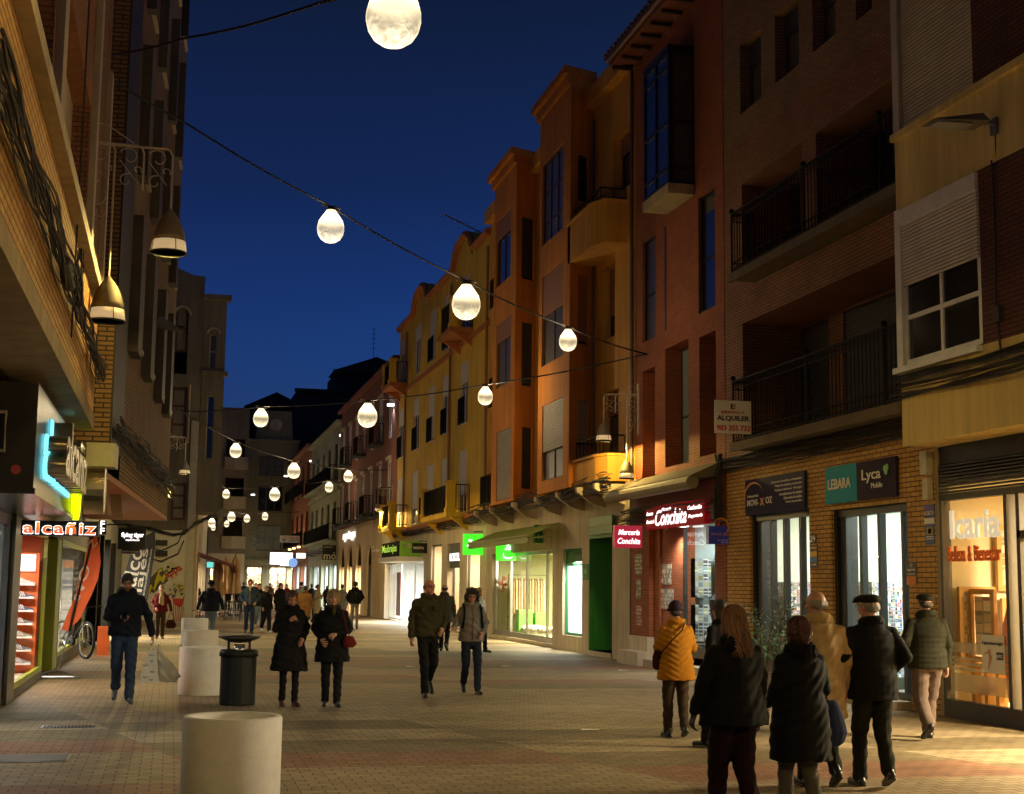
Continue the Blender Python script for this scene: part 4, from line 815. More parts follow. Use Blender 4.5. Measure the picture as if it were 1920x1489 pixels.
# green shop: glazed corner and awning
lime=em('lime_lightbox',(.05,1,.02),1.15)
fm=MB()
for s in (big[0],big[1]-.06,big[0]+(big[1]-big[0])*.45,big[0]+(big[1]-big[0])*.72,big[0]+1.1): fm.ob(R,s,s+.06,-.2,-.12,.12,bz)
fm.ob(R,big[0]+.06,big[1]-.06,-.2,-.13,bz-.1,bz); fm.ob(R,big[0]+.06,big[1]-.06,-.2,-.13,.12,.28); f0=fm.build('shop_front',alu,b)
g=MB(); g.ob(R,big[0]+.06,big[1]-.06,-.165,-.158,.28,bz-.1); g.build('pane',glass,f0)
r=room(b,R,(big[0],big[1],.12,bz),3.0,.26,pm('lime_wall',(.50,.50,.28),.8,var=.1),pm('pale_floor',(.6,.55,.42),.4),230,(1,.90,.62))
ry=big[1]-1.1; x0,x1=10.6,11.9; m=MB(); m.tube([(x0,ry,.3),(x0,ry,2.05),(x1,ry,2.05),(x1,ry,.3)],.02,6); m.build('clothes_rack',black,r)
m=MB(); rn=random.Random(5)
for i in range(12):
    s=x0+.15+(x1-x0-.3)*i/11; m.cur=i%4; L_=rn.uniform(1.0,1.35); m.loft([(s,ry,1.95,.02,.04),(s,ry,1.88,.05,.2),(s,ry,1.4,.055,.2),(s,ry,1.95-L_,.07,.24)],10)
m.split('hanging_coat',[pm('coat_a',(.30,.17,.09),.8),pm('coat_b',(.4,.38,.2),.8),pm('coat_c',(.35,.24,.13),.8),pm('coat_d',(.45,.45,.25),.8)],r)
m=MB(); m.bx(10.75,11.2,big[1]-2.0,big[1]-1.5,.28,.95); m.bx(11.3,11.7,big[1]-2.0,big[1]-1.5,.28,.85); m.ob(R,big[0]+1.9,big[0]+2.05,-2.4,-2.2,.12,bz); m.split('green_crate',pm('crate_green',(.12,.5,.06),.5),r)
m=MB(); rn=random.Random(6)
for i in range(22): s=big[0]+.6+rn.random()*6.2; m.ell(R.pt(s,-.5-rn.random()*.5,.38),(.16,.2,.11),8,6)
m.split('soft_good',pm('soft_white',(.7,.64,.5),.8),r)
m=MB(); 
for i in range(14): a=i*2.4; m.ell((10.58+.16*math.cos(a)*((i%5)/5),big[1]-.5,1.75+.3*math.sin(a)*((i%4)/4)),(.05,.05,.06),6,5)
m.build('dried_flowers',pm('flowers',(.55,.2,.16),.8,var=.6,scale=20),r)
aw0,aw1=R.px(1002,1000,.9)[0],R.px(880,1025,.9)[0]
za0=R.px(1002,1010,.9)[1]
t=thing('green_awning','olive green open awning over the lit clothes shop','awning',R.pt((aw0+aw1)/2,.6,2.9))
m=MB(); m.hexa([R.pt(aw0+.3,.1,za0+.45),R.pt(aw1-.4,.1,za0+.45),R.pt(aw1-.4,1.0,za0+.08),R.pt(aw0+.3,1.0,za0+.08),R.pt(aw0+.3,.1,za0+.47),R.pt(aw1-.4,.1,za0+.47),R.pt(aw1-.4,1.0,za0+.10),R.pt(aw0+.3,1.0,za0+.10)]); m.build('canvas',pm('olive_canvas',(.22,.26,.03),.8,bump=.15),t)
m=MB(); m.tube([R.pt(aw0+.28,1.0,za0+.08),R.pt(aw1-.38,1.0,za0+.08)],.04,8); m.ob(R,aw0+.3,aw1-.4,1.005,1.015,za0-.10,za0+.05); m.tube([R.pt(aw0+.4,.97,za0+.04),R.pt(aw0+1.1,.1,za0+.1)],.02,5); m.build('front_bar',pm('olive_bar',(.2,.22,.06),.5),t)
t,T,f,q=blade('rounded glowing green lightbox with white scribble, tucked under the awning end',47.6,(870,910,1001,1040),lime,.2)
T('Zas',.12,.6,.4,.72,em('white_glow',(1,1,1),2),shear=.4,bold=.02); T('calzados y bolsos',.25,.75,.25,.29,black)
t,T,f,q=blade('second glowing green lightbox with bird emblem, under the middle of the awning',43.5,(938,968,1018,1051),lime,.6)
T('Zas',.25,.8,.6,.92,em('white_glow',(1,1,1),2),shear=.4,bold=.02)
m=arc2d(f,.004,(q[0]+q[1])/2,q[2]+.2,.16,.13,150,330,.02,.06); m.build('emblem',em('white_glow',(1,1,1),2),t)
# ---- yellow building
b=thing('yellow_apartment_building','ochre yellow rendered building with stepped terracotta parapet and iron balconies','building',(XR,57,0))
Ye,Yf=47.05,67.2
cols=[(919,938),(861,877),(829,842),(803,814),(775,786),(748,757)]
yc_=[R.px((a+c)/2,800)[0] for a,c in cols]; hw=[.55]*6; Z1,Z2,Z3=4.3,7.6,11.0
hol=[]
for i,y in enumerate(yc_):
    for z,h in ((Z1,2.35),(Z2,2.35),(Z3,2.2)): hol.append((y-.7,y+.7,z,z+h,.10))
gnd=[(R.px(827,1100)[0],R.px(808,1100)[0],.5,R.px(808,1023)[1],.12),(R.px(861,1100)[0],R.px(838,1100)[0],.05,R.px(838,1020)[1],.3),(R.px(899,1100)[0],R.px(875,1100)[0],.5,R.px(875,1030)[1],.12)]
shp=(R.px(794,1100)[0],R.px(721,1100)[0]); gnd.append((shp[0],shp[1],.05,2.75,.3))
m=MB(); facade(m,R,Ye,Yf,4.1,13.7,hol); shell(m,R,Ye,Yf,4.1,13.7); m.build('wall',yellow,b)
m=MB(); facade(m,R,Ye,71.6,0,4.1,gnd); facade(m,R,Yf,71.6,4.1,5.1,[]); m.build('stone_ground_floor',stone2,b)
for i,q in enumerate(hol):
    lv=i%3; w=win(b,R,q[:4],.10,.07,2,1,white,dark,shut=(.7,.35,.3)[lv] if (i//3)%3 else .95,ms=shut_w)
m=MB() # parapet with two raised scrolls
prof=[]; k=80
def ph(y): 
    z=14.0
    for c in (yc_[1]+.3,yc_[4]-.9): z+=.85*max(0,1-abs((y-c)/1.9)**3) if abs(y-c)<1.9 else 0
    return z
pts=[R.pt(Ye+(Yf-Ye)*i/k,.0,13.4) for i in (0,k)]
top=[R.pt(Ye+(Yf-Ye)*i/k,0,ph(Ye+(Yf-Ye)*i/k)) for i in range(k,-1,-1)]
m.prism([R.pt(Ye,0.002,13.5),R.pt(Yf,.002,13.5)]+[(p[0]-.002,p[1],p[2]) for p in top],(.35,0,0)); m.build('parapet',yellow,b)
m=MB(); m.tube([(p[0]-.08,p[1],p[2]-.1) for p in top],.15,6); m.build('coping',terra,b)
m=MB(); m.ob(R,Ye,Yf,.0,.10,Z3-.42,Z3-.25); m.ob(R,Ye,Yf,0,.22,4.02,4.2); m.build('string_course',terra,b)
def ybal(y0,y1,z,fancy=True,o=.85):
    m=MB(); m.prism([R.pt(y0,0,z-.18),R.pt(y0,o,z-.18),R.pt(y1,o,z-.18),R.pt(y1,0,z-.18)],(0,0,.17)); 
    for s in (y0+.2,y1-.35): m.prism([R.pt(s,0,z-.19),R.pt(s,o*.8,z-.19),R.pt(s,.0,z-.65)],(0,.16,0))
    x=m.build('balcony',terra if z>8 else yellow,b)
    m=MB()
    for s in (y0+.02,y1-.34): m.ob(R,s,s+.32,o-.30,o-.02,z,z+1.0); m.ob(R,s-.04,s+.36,o-.34,o+.02,z+1.0,z+1.12); m.ob(R,s-.04,s+.36,o-.34,o+.02,z-.0,z+.14)
    m.split('pier',yellow,x); railing(x,R,y0+.36,y1-.36,o-.1,z+.05,z+.98,iron,.14,.012,False); railing(x,R,y0+.05,y0+.06,o-.35,z+.05,z+.98,iron,.14,.012); return x
ybal(yc_[1]-1.5,yc_[1]+1.1,Z3); ybal(yc_[5]-1.6,yc_[5]+.9,Z3)
ybal(yc_[1]-1.4,yc_[2]+.6,Z1); ybal(yc_[5]-2.4,yc_[5]+.8,Z1)
for i,y in enumerate(yc_):
    railing(b,R,y-.6,y+.6,.10,Z2+.02,Z2+1.0,iron,.13,.014,False,name='window_rail')
    if i in (2,3,0): railing(b,R,y-.6,y+.6,.10,Z3+.02,Z3+1.0,iron,.13,.014,False,name='window_rail')
    if i in (0,3): railing(b,R,y-.8,y+.8,.3,Z1+.02,Z1+1.0,iron,.13,.014,name='window_rail')
m=MB(); 
for y in (yc_[0]+1.3,yc_[2]-1.0,yc_[5]-1.4): m.tube([R.pt(y,.06,z) for z in (4.2,9,13.4)],.05,6)
m.split('downpipe',pm('pipe_ochre',(.3,.13,.03),.5),b)
cablerun(R,Ye,Yf,4.0,.15,10,.06,41,'cables clipped under the yellow balconies',.014,.12)
for q in gnd[:3]:
    f0=win(b,R,(q[0],q[1],q[2],q[3]),q[4],.06,1,1,gry,glass,name='shop_window')
    room(b,R,(q[0]-.3,q[1]+.3,q[2],q[3]+.05),1.2,q[4]+.03,pm('cream_glow_wall',(.82,.68,.46),.8,var=.04),pm('pale_floor',(.6,.55,.42),.4),40,(1,.84,.58))
q=gnd[1]; m=MB(); m.ob(R,q[0]+.0,q[1]-.0,-.25,-.10,2.35,q[3]); m.build('corrugated_panel',stripem('zinc',(.16,.18,.18),(.05,.05,.05),.16,axis=0,bump=.8),b)
t=board('shop_lettering','small white lit letters on the corrugated metal over a narrow shop door','' or R,(q[0]+.1,q[1]-.2,2.55,2.9),-.08,.04,gry); rtext(t,R,'ROSCRL',(q[0]+.15,q[1]-.3,2.6,2.9),-.035,lit,bold=.02)
m=MB(); m.ob(R,q[0]+.5,q[0]+.56,-.27,-.2,.1,2.35); m.ob(R,q[1]-1.3,q[1]-1.0,-1.3,-1.26,.4,1.7); m.build('red_garment',pm('red_cloth',(.5,.03,.03),.8),b)
f0=win(b,R,(shp[0],shp[1],.05,2.75),.3,.06,3,1,white,glass,name='shop_front')
r=room(b,R,(shp[0],shp[1],.05,2.8),2.0,.33,pm('bright_wall',(.88,.9,.88),.8,var=.03),pm('pale_floor',(.6,.55,.42),.4),420,(.97,1,.95))
m=MB(); rn=random.Random(8)
for i in range(26): s=shp[0]+.4+rn.random()*3.2; z=.5+rn.random()*2.0; m.ell(R.pt(s,-.9-rn.random(),z),(.05,.16,.13),7,5)
m.split('toy',pm('toys',(.2,.2,.18),.8,var=.9,scale=6),r)
m=MB(); m.ob(R,shp[1]-1.5,shp[1]-.3,-.6,-.55,.2,2.3); m.build('burgundy_screen',pm('burg',(.2,.03,.04),.7),r)
# boxed canopy with signs
t=thing('shop_canopy','projecting box canopy, black front with green lettering and lime side facing us','canopy',R.pt(shp[1]-2,.5,2.9))
c0,c1=R.px(750,1030,.95)[0],R.px(716,1030,.95)[0]; zc0,zc1=R.px(750,1043,.95)[1],R.px(750,1014,.95)[1]
m=MB(); m.ob(R,c0+.03,c1,.02,.95,zc0,zc1); m.build('black_front',pm('black_gloss',(.008,.008,.008),.8,spec=.1),t)
m=MB(); m.ob(R,c0-.02,c0+.028,-.30,.96,zc0+.003,zc1); m.build('lime_side',pm('lime_panel',(.20,.42,.03),.4,emis=(.3,.6,.04),es=.06),t)
m=MB(); m.ob(R,c0-.1,c1+.1,.0,1.1,zc0-.2,zc0-.003); m.build('soffit_edge',white_p,t)
rtext(t,R,'Masbrajes',(c0+.9,c1-.2,zc0+.12,zc1-.1),.955,pm('green_letters',(.35,.55,.05),.5,emis=(.5,.9,.1),es=.5),bold=.02)
f=FP(c0-.021); text(t,'Merkal',f.pt(R.pt(0,.85,0)[0],0.003,zc0+.35),(1,0,0),(0,0,1),.75,.3,pm('pale_green',(.5,.6,.3),.5),bold=.01)
text(t,'Su',FP(c1+.02).pt(R.pt(0,1.4,0)[0],.0,zc0+.3),(1,0,0),(0,0,1),.3,.25,white_p)
t,T,f,q=blade('small black blade sign reading WAPPA in front of the lime panel',c0-1.2,(773,801,1018,1037),black,.12)
T('WAPPA',.06,.8,.38,.64,white_p,bold=.02)
# ---- far right: dark red building over beige arcade
b=thing('arcade_building','dark red brick building over a beige ground floor with tall round arches','building',(XR,79,0))
Yg,Yh=67.3,91.0; far_red=brickm('far_red_brick',(.24,.06,.03),(.19,.045,.025),(.16,.08,.05))
hol=[]; ys=[69.8+3.3*i for i in range(7)]
for y in ys:
    for z in (5.4,8.9): hol.append((y-.6,y+.6,z,z+2.4,.08))
m=MB(); facade(m,R,Yg,Yh,5.1,12.7,hol); shell(m,R,Yg,Yh,5.1,12.7); m.ob(R,Yg,Yh,.0,.3,12.5,12.7); m.build('wall',far_red,b)
for i,q in enumerate(hol): win(b,R,q[:4],.08,.09,2,1,white,dark,shut=(.0,.4)[i%2],ms=shut_w)
for i,y in enumerate(ys):
    for z in (5.4,8.9):
        if (i+int(z))%2: railing(b,R,y-.9,y+.9,.5,z,z+1.0,iron,.16,.015,name='railing'); k=MB(); k.ob(R,y-.95,y+.95,0,.55,z-.12,z-.01); k.build('balcony_slab',slate,b)
        q=MB(); q.ob(R,y-.75,y+.75,.003,.10,z+2.42,z+2.6); q.build('lintel',stone,b)
arch=[(R.px(u,1100)[0],w) for u,w in ((640,1.35),(654.5,1.35),(671,1.35),(690.5,.95))]; bigA=(R.px(722,1100)[0],R.px(703,1100)[0])
def archwall(m,pl,s0,s1,z0,z1,arcs,depth):
    """wall with round-headed openings (centre, half width, spring height)"""
    arcs=sorted(arcs); x=s0; n=12
    for c,hw,zs in arcs:
        m.quad(pl.pt(x,0,z0),pl.pt(c-hw,0,z0),pl.pt(c-hw,0,z1),pl.pt(x,0,z1)); pr=(c-hw,zs)
        for i in range(1,n+1):
            a=math.pi-math.pi*i/n; cu=(c+hw*math.cos(a),zs+hw*math.sin(a)*1.1)
            m.quad(pl.pt(pr[0],0,pr[1]),pl.pt(cu[0],0,cu[1]),pl.pt(cu[0],0,z1),pl.pt(pr[0],0,z1)); m.quad(pl.pt(pr[0],0,pr[1]),pl.pt(cu[0],0,cu[1]),pl.pt(cu[0],-depth,cu[1]),pl.pt(pr[0],-depth,pr[1])); pr=cu
        for e in (-hw,hw): m.quad(pl.pt(c+e,0,z0),pl.pt(c+e,0,zs),pl.pt(c+e,-depth,zs),pl.pt(c+e,-depth,z0))
        x=c+hw
    m.quad(pl.pt(x,0,z0),pl.pt(s1,0,z0),pl.pt(s1,0,z1),pl.pt(x,0,z1))
AR=[(y,w/2+.55,2.7) for y,w in arch]+[((bigA[0]+bigA[1])/2,(bigA[1]-bigA[0])/2,2.7)]
m=MB(); AR=[q for q in AR if q[0]-q[1]>71.65]; archwall(m,R,71.62,Yh,0,5.1,AR,.12); m.build('arcade_wall',pm('arcade_stone',(.62,.50,.33),.8,var=.12),b)
for i,(y,hw,zs) in enumerate(AR):
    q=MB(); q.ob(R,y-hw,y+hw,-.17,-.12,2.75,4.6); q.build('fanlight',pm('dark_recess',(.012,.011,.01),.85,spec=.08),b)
    if i<3:
        q=MB(); q.ob(R,y-hw,y+hw,-.15,-.13,.02,2.75); q.build('pane',glass,b); room(b,R,(y-hw-.2,y+hw+.2,.02,2.74),1.5,.2,pm('cream_glow_wall',(.82,.68,.46),.8,var=.04),pm('pale_floor',(.6,.55,.42),.4),60,(1,.84,.55))
    else: q=MB(); q.ob(R,y-hw,y+hw,-.16,-.125,.02,2.75); q.build('shutter',shut_d if i==3 else shut_g,b)
cablerun(R,Yg,Yh,5.15,.35,10,.1,51,'cables sagging along the top of the beige arcade',.02,.15)
t=thing('shop_lettering','small white lit letters on the beige arcade wall above the arches','sign',R.pt(86,.05,4.6)); rtext(t,R,'springs',(R.px(667,1016)[0],R.px(645,1020)[0],4.25,4.85),.06,em('white_neon',(1,.9,.88),2.2),bold=.03,ex=.03)
b=thing('balcony_house','narrow grey green rendered house with black balconies beyond the arcade','building',(XR,100,0)); gg=pm('greengrey_render',(.30,.30,.20),.8,var=.15)
Yi=111.4; hol=[(y-.8,y+.8,z,z+2.5,.08) for y in (94,98,102,106,109.6) for z in (4.6,8.4)]; sh=[(92,96,.1,3),(97,101.5,.1,3),(103,110,.1,3)]
m=MB(); facade(m,R,Yh,Yi,0,12.2,hol+sh); shell(m,R,Yh,Yi,0,12.2); m.ob(R,Yh,Yi,.0,.35,12.0,12.2); m.ob(R,Yh,Yi,0,.2,7.7,7.95); m.build('wall',gg,b)
for q in hol: win(b,R,q[:4],.3,.07,2,1,white,dark,shut=.3,ms=shut_w)
for z in (4.6,8.4): railing(b,R,92.6,110.6,.5,z,z+1.0,iron,.3,.02); k=MB(); k.ob(R,92.4,110.8,0,.6,z-.15,z-.01); k.build('balcony_slab',gg,b)
for q in sh: room(b,R,(q[0],q[1],.1,3.0),1.5,.32,pm('bright_wall',(.88,.9,.88),.8,var=.03),pm('pale_floor',(.6,.55,.42),.4),130,(.85,1,1)); f0=win(b,R,q,.3,.08,2,1,gry,glass,name='shop_front')
b=thing('amber_brick_house','far brick house glowing orange between its windows, before the street bends','building',(XR,121,0)); fb=brickm('far_amber_brick',(.36,.12,.045),(.3,.09,.035),(.2,.1,.06))
Yj=134; hol=[(y-.9,y+.9,z,z+2.6,.08) for y in (114,118.5,123,127.5,132) for z in (4.8,8.8)]; sh=[(113,118,.1,3.2),(119,125,.1,3.2),(126,133,.1,3.2)]
m=MB(); facade(m,R,Yi+.02,Yj,0,12.6,hol+sh); shell(m,R,Yi+.02,Yj,0,12.6); m.ob(R,Yi+.02,Yj,.0,.35,12.4,12.6); m.build('wall',fb,b)
for q in hol: win(b,R,q[:4],.3,.07,2,1,white,dark,shut=.3,ms=shut_w)
for z in (4.8,8.8): railing(b,R,113,133,.5,z,z+1.0,iron,.35,.025)
for y in (116.2,120.8,125.2): # uplights mounted above the cornice, lit in the photograph
    m=MB(); m.ob(R,y-.1,y+.1,.25,.5,4.55,4.7); q=m.build('uplight',em('uplight_glow',(1,.6,.25),4),b); light('SPOT',R.pt(y,.45,4.75),160,(1,.5,.2),b,.05,rot=(R_(180+14)*1,0,0) if False else (R_(180),R_(8),0),spot=70)
for q in sh: room(b,R,(q[0],q[1],.1,3.2),1.5,.32,pm('bright_wall',(.88,.9,.88),.8,var=.03),pm('pale_floor',(.6,.55,.42),.4),150,(.9,1,1)); f0=win(b,R,q,.3,.08,2,1,gry,glass,name='shop_front')
cablerun(R,Yh,Yj,3.9,.35,8,.1,52,'far cables running above the brightly lit shop fronts',.03,.2)
far_g=goodsm('far_goods',[(.7,.6,.42),(.75,.65,.45),(.3,.2,.12),(.6,.5,.35),(.12,.1,.08),(.8,.72,.55),(.5,.2,.1)],4,3)
# end of the street
E1=FP(131); eb=thing('corner_building','pale corner building with wide windows and a curved cornice closing the street','building',(8.7,131,0)); ec=pm('corner_render',(.25,.21,.11),.8,var=.12)
hol=[(7.4,9.6,z,z+2.3,.25) for z in (4.6,8.2)]+[(7.4,9.6,11.4,13.2,.25)]+[(6.6,8.0,.1,3.2,.3),(8.6,10.2,.1,3.2,.3)]
m=MB(); facade(m,E1,6.2,10.9,0,14.4,hol); shell(m,E1,6.2,10.9,0,14.4); m.ob(E1,6.0,11,.0,.45,14.4,14.7); m.ob(E1,6.0,11,0,.3,3.4,3.8); m.prism([E1.pt(7.0,-.3,14.7),E1.pt(10.4,-.3,14.7),E1.pt(10.2,-.3,17.4),E1.pt(7.2,-.3,17.4)],(0,3,0)); m.build('wall',ec,eb)
for i,q in enumerate(hol[:3]): win(eb,E1,q[:4],.25,.08,3,2,brownfr,pm('lit_dim_pane',(.1,.1,.07)) if i<1 else dark)
m=MB(); m.lathe([(.42,0),(.55,0),(.55,.1),(.42,.1)],20); m.v=[(8.8+p[0],130.9-p[2]+.3,16.1+p[1]) for p in m.v]; m.build('round_window',stone,eb)
for q in hol[3:]: room(eb,E1,q[:4],1.5,.32,far_g,pm('pale_floor',(.6,.55,.42)),40,(1,.85,.6)); win(eb,E1,q[:4],.3,.08,2,1,gry,glass,name='shop_front')
E2=FP(125); tb=thing('terrace_building','grey building with stacked curved terraces at the far left end of the street','building',(4.6,125,0)); tc=pm('terrace_render',(.19,.145,.095),.8,var=.12)
m=MB(); facade(m,E2,2.95,6.1,4.2,16.8,[(4.2,5.8,z,z+1.7,.9) for z in (5.6,9.0,12.4)]+[(3.3,3.7,z,z+1.3,.15) for z in (6,9.4,12.8)],.3); shell(m,E2,2.95,6.1,0,16.8); m.build('wall',tc,tb)
for z in (4.6,8.0,11.4): m=MB(); m.prism([E2.pt(x,o,z) for x,o in ((3.9,0),(4.1,.6),(4.9,.9),(5.9,.8),(6.1,0))],(0,0,1.05)); m.build('terrace_parapet',pm('terrace_band',(.34,.26,.16),.8),tb)
m=MB(); facade(m,E2,2.95,6.1,0,4.18,[(3.2,4.4,.1,3,.3),(4.7,5.8,.1,3,.3)]); m.build('shop_floor_wall',stone,tb)
for q in ((3.2,4.4,.1,3.),(4.7,5.8,.1,3.)): room(tb,E2,q,1.5,.32,far_g,pm('pale_floor',(.6,.55,.42)),34,(1,.8,.5)); win(tb,E2,q,.3,.08,2,1,gry,glass,name='shop_front')
for k,(x0,x1,y,z1,lab) in enumerate(((11.3,16.2,139,20.6,'flat dark block rising behind the far brick roofs'),(15.8,24,146,23.6,'highest dark roofed block behind the arcade building'),(7,13,150,20.0,'low dark roof behind the closing corner building'))):
    m=MB(); f=FP(y); facade(m,f,x0,x1,0,z1,[]); shell(m,f,x0,x1,0,z1); m.ob(f,x0-.3,x1+.3,0,.4,z1-.3,z1+.02)
    if k!=0: m.prism([f.pt(x0-.3,.4,z1+.03),f.pt(x1+.3,.4,z1+.03),f.pt((x0+x1)/2,.4,z1+1.6)],(0,6,0))
    solo(m,'rooftop_building',pm('far_block',(.035,.03,.032),.9),lab,'building')
def antenna(x,y,z,h,label,kind):
    m=MB(); m.tube([(x,y,z),(x,y,z+h)],.03,5)
    if kind: 
        m.tube([(x-1.1,y-.3,z+h+.5),(x+1.0,y+.4,z+h-.15)],.025,4)
        for i in range(9): t=i/8; q=(x-1.1+2.1*t,y-.3+.7*t,z+h+.5-.65*t); m.tube([(q[0]-.1,q[1]+.3,q[2]),(q[0]+.1,q[1]-.3,q[2])],.012,3)
    else:
        for i in range(5): m.tube([(x-.35+.04*i,y,z+h*(.3+.16*i)),(x+.35-.04*i,y,z+h*(.33+.16*i))],.02,4)
    solo(m,'tv_antenna',pm('antenna_metal',(.08,.08,.09),.5,.6),label,'antenna')
x,z=onY(885,470,50); antenna(x,50,z-.1,.8,'long television antenna on the yellow building roof','a')
x,z=onY(700,672,140); antenna(x,140,z,3.1,'tall thin antenna mast rising behind the dark roofs',0)
x,z=onY(627,712,139); antenna(x,139,z,1.1,'short antenna on the flat dark block','')
# far signs
def fsign(label,Y,p,mat,txts=(),name='shop_sign',th=.2):
    x0,zt=onY(p[0],p[2],Y); x1,_=onY(p[1],p[2],Y); _,zb=onY(p[0],p[3],Y); f=FP(Y); t=thing(name,label,'sign',((x0+x1)/2,Y,zb)); m=MB(); m.ob(f,x0,x1,-th,0,zb,zt); m.build('panel',mat,t)
    for s,q0,q1,p0,p1,mt in txts: text(t,s,f.pt(x0+q0*(x1-x0),.01,zb+p0*(zt-zb)),(1,0,0),(0,0,1),(q1-q0)*(x1-x0),(p1-p0)*(zt-zb),mt,bold=.02)
    return t
bright=em('bright_box',(.95,.97,1),2.6)
fsign('large glaring white lightbox at the end of the street',112,(507,549,1036,1058),bright)
fsign('smaller white lightbox behind the round blue sign',113,(525,552,1056,1061),em('bright_box2',(.85,.92,1),1.6))
fsign('white box sign over a lit doorway right of the round blue sign',108,(556,573,1037,1047),em('bright_box3',(.95,.9,.8),1.8))
fsign('brown hanging panel below a white box sign',107.5,(556,573,1047,1062),pm('brown_panel',(.18,.08,.05),.6))
fsign('white sign with black pin and the words VISUAL OFFICE on the far brick house',110,(525,562,1004,1017),pm('offwhite_panel',(.42,.38,.3),.6),(('VISUAL',.45,.95,.5,.85,redp),('OFFICE',.45,.95,.12,.42,gry),('V',.1,.32,.1,.6,black),('O',.1,.32,.62,.92,redp)))
fsign('black hanging sign with the cream letters mó beside the arcade',92.5,(605,632,1022,1050),black,(('mó',.1,.95,.04,.52,crm),('multiópticas',.1,.75,.8,.92,crm)))
x,z=onY(549,1055,106); m=MB(); m.lathe([(0,-.06),(.34,-.06),(.34,.06),(0,.06)],20); m.v=[(x+p[0],106+p[2],z+p[1]) for p in m.v]; solo(m,'round_sign',em('blue_disc',(.25,.45,.9),.9),'round pale blue lit sign hanging at the end of the street','sign')
x,z=onY(491,1013,120); m=MB()
for cx in (-.55,.55):
    for r in (.5,.38,.26,.14): m.tube([(x+cx+r*math.cos(a*.45),120,z+r*math.sin(a*.45)) for a in range(14)],.035,4,closed=True)
m.tube([(x-1.1,120,z+.62),(x+1.2,120,z+.62)],.04,4); solo(m,'iron_ornament',pm('ornament_iron',(.15,.15,.12),.5),'wrought iron ornament of two spiral rings hanging high across the far street','ornament')
# ================================================================ LEFT SIDE
# ---- tan brick building nearest on the left
X1=-1.2; L1=PL((X1,0),(0,1),(1,0)); b=thing('tan_brick_building','tan brick building overhanging the shoe shop, window band above a stone ledge','building',(X1,14,0))
w0=(9.0,12.6,5.78,7.45); w1=(13.2,17.6,5.78,7.45)
m=MB(); facade(m,L1,5,21.35,4.05,5.55,[]); m.build('brick_band',lbrick,b)
m=MB(); facade(m,L1,5,21.35,5.7,14,[w0+(.3,),w1+(.3,)]+[(w0[0],w0[1],8.9,10.6,.3),(w1[0],w1[1],8.9,10.6,.3)]); m.quad(L1.pt(21.35,0,4.05),L1.pt(21.35,-3,4.05),L1.pt(21.35,-3,14),L1.pt(21.35,0,14)); m.quad(L1.pt(5,0,0),L1.pt(5,-6,0),L1.pt(5,-6,14),L1.pt(5,0,14)); m.build('wall',midbr,b)
m=MB(); m.ob(L1,5,21.5,-.1,.12,5.55,5.7); m.build('sill_ledge',pm('cream_stone',(.52,.44,.28),.7),b)
m=MB(); m.ob(L1,5,21.36,-.6,.02,3.86,4.05); m.build('stone_ledge',pm('dirty_stone',(.30,.23,.13),.85,var=.35,scale=3),b)
m=MB(); m.quad(L1.pt(5,-.58,3.87),L1.pt(21.3,-.58,3.87),L1.pt(21.3,-6,3.87),L1.pt(5,-6,3.87)); m.build('soffit',stripem('soffit_slats',(.20,.10,.06),(.06,.03,.02),.12,axis=0),b)
crf=pm('cream_frame',(.46,.39,.24),.55)
for q in (w0,w1,(w0[0],w0[1],8.9,10.6),(w1[0],w1[1],8.9,10.6)): win(b,L1,q,.3,.16,2,1,crf,dark,shut=.55,ms=shut_c)
m=MB(); 
for s in (12.7,17.75,20.6): m.ob(L1,s,s+.38,.002,.08,5.7,9.0)
m.split('pilaster',crf,b)
cablerun(L1,8,21.3,4.62,.06,22,.07,61,'thick dark cable bundle sagging along the tan brick band on the left',.008,.10)
m=MB(); rn=random.Random(3)
for i in range(7): m.tube([L1.pt(15.2+rn.uniform(-.1,.1),.08+rn.uniform(0,.1),z+rn.uniform(-.05,.05)) for z in (4.5,4.7,4.95,5.1)],.008,4)
m.tube([L1.pt(13.4,.12,4.6),L1.pt(14.2,.12,4.52)],.055,10); solo(m,'splice_boxes',wirem,'cable splice tube and tangle on the tan brick band','cables')
m=MB(); m.tube([L1.pt(15.9,.04,z) for z in (4.3,5.5,6.5,8,10)],.011,5); solo(m,'cable',wirem,'thin cable climbing the front of the tan brick building','cable')
q=L1.px(12,215,.2); m=MB(); m.ob(L1,q[0]-.15,q[0]+.15,.02,.14,q[1]-.2,q[1]+.2); [m.ob(L1,q[0]-.16,q[0]+.16,.14,.15,q[1]-.18+.05*i,q[1]-.16+.05*i) for i in range(8)]; solo(m,'wall_loudspeaker',black,'black ribbed wall box at the far left edge on the tan brick','wall box')
# shops on the left, base wall
b=thing('left_shop_row','row of lit ground floor shops with lime green frames under the overhang','shop front',(XL,40,0))
g1=(21.55,L.px(76,1200)[0]); g2=(L.px(104,1200)[0],L.px(152,1200)[0]); topz=2.5
op=[(12.0,20.6,.1,2.5,.06),(g1[0],g1[1],.14,topz,.02),(g1[1]+.25,g2[0]-.9,.02,topz,1.2),(g2[0],g2[1],.2,topz,.02),(g2[1]+1.5,52,.1,2.9,.1)]
m=MB(); facade(m,L,5,65.8,0,3.85,op); m.build('wall',pm('dark_cladding',(.06,.055,.05),.5,var=.2),b)
m=MB(); m.ob(L,20.6,21.5,-.1,.06,0,2.6); m.ob(L,17.7,17.95,-.05,.04,0,2.6); m.ob(L,12.2,12.4,-.05,.04,0,2.6); m.split('bronze_pillar',pm('bronze_pillar',(.09,.075,.05),.35,.7),b)
cglass=glassm('clear_glass',refl=.25); limef=pm('lime_frame',(.38,.44,.03),.4,var=.1)
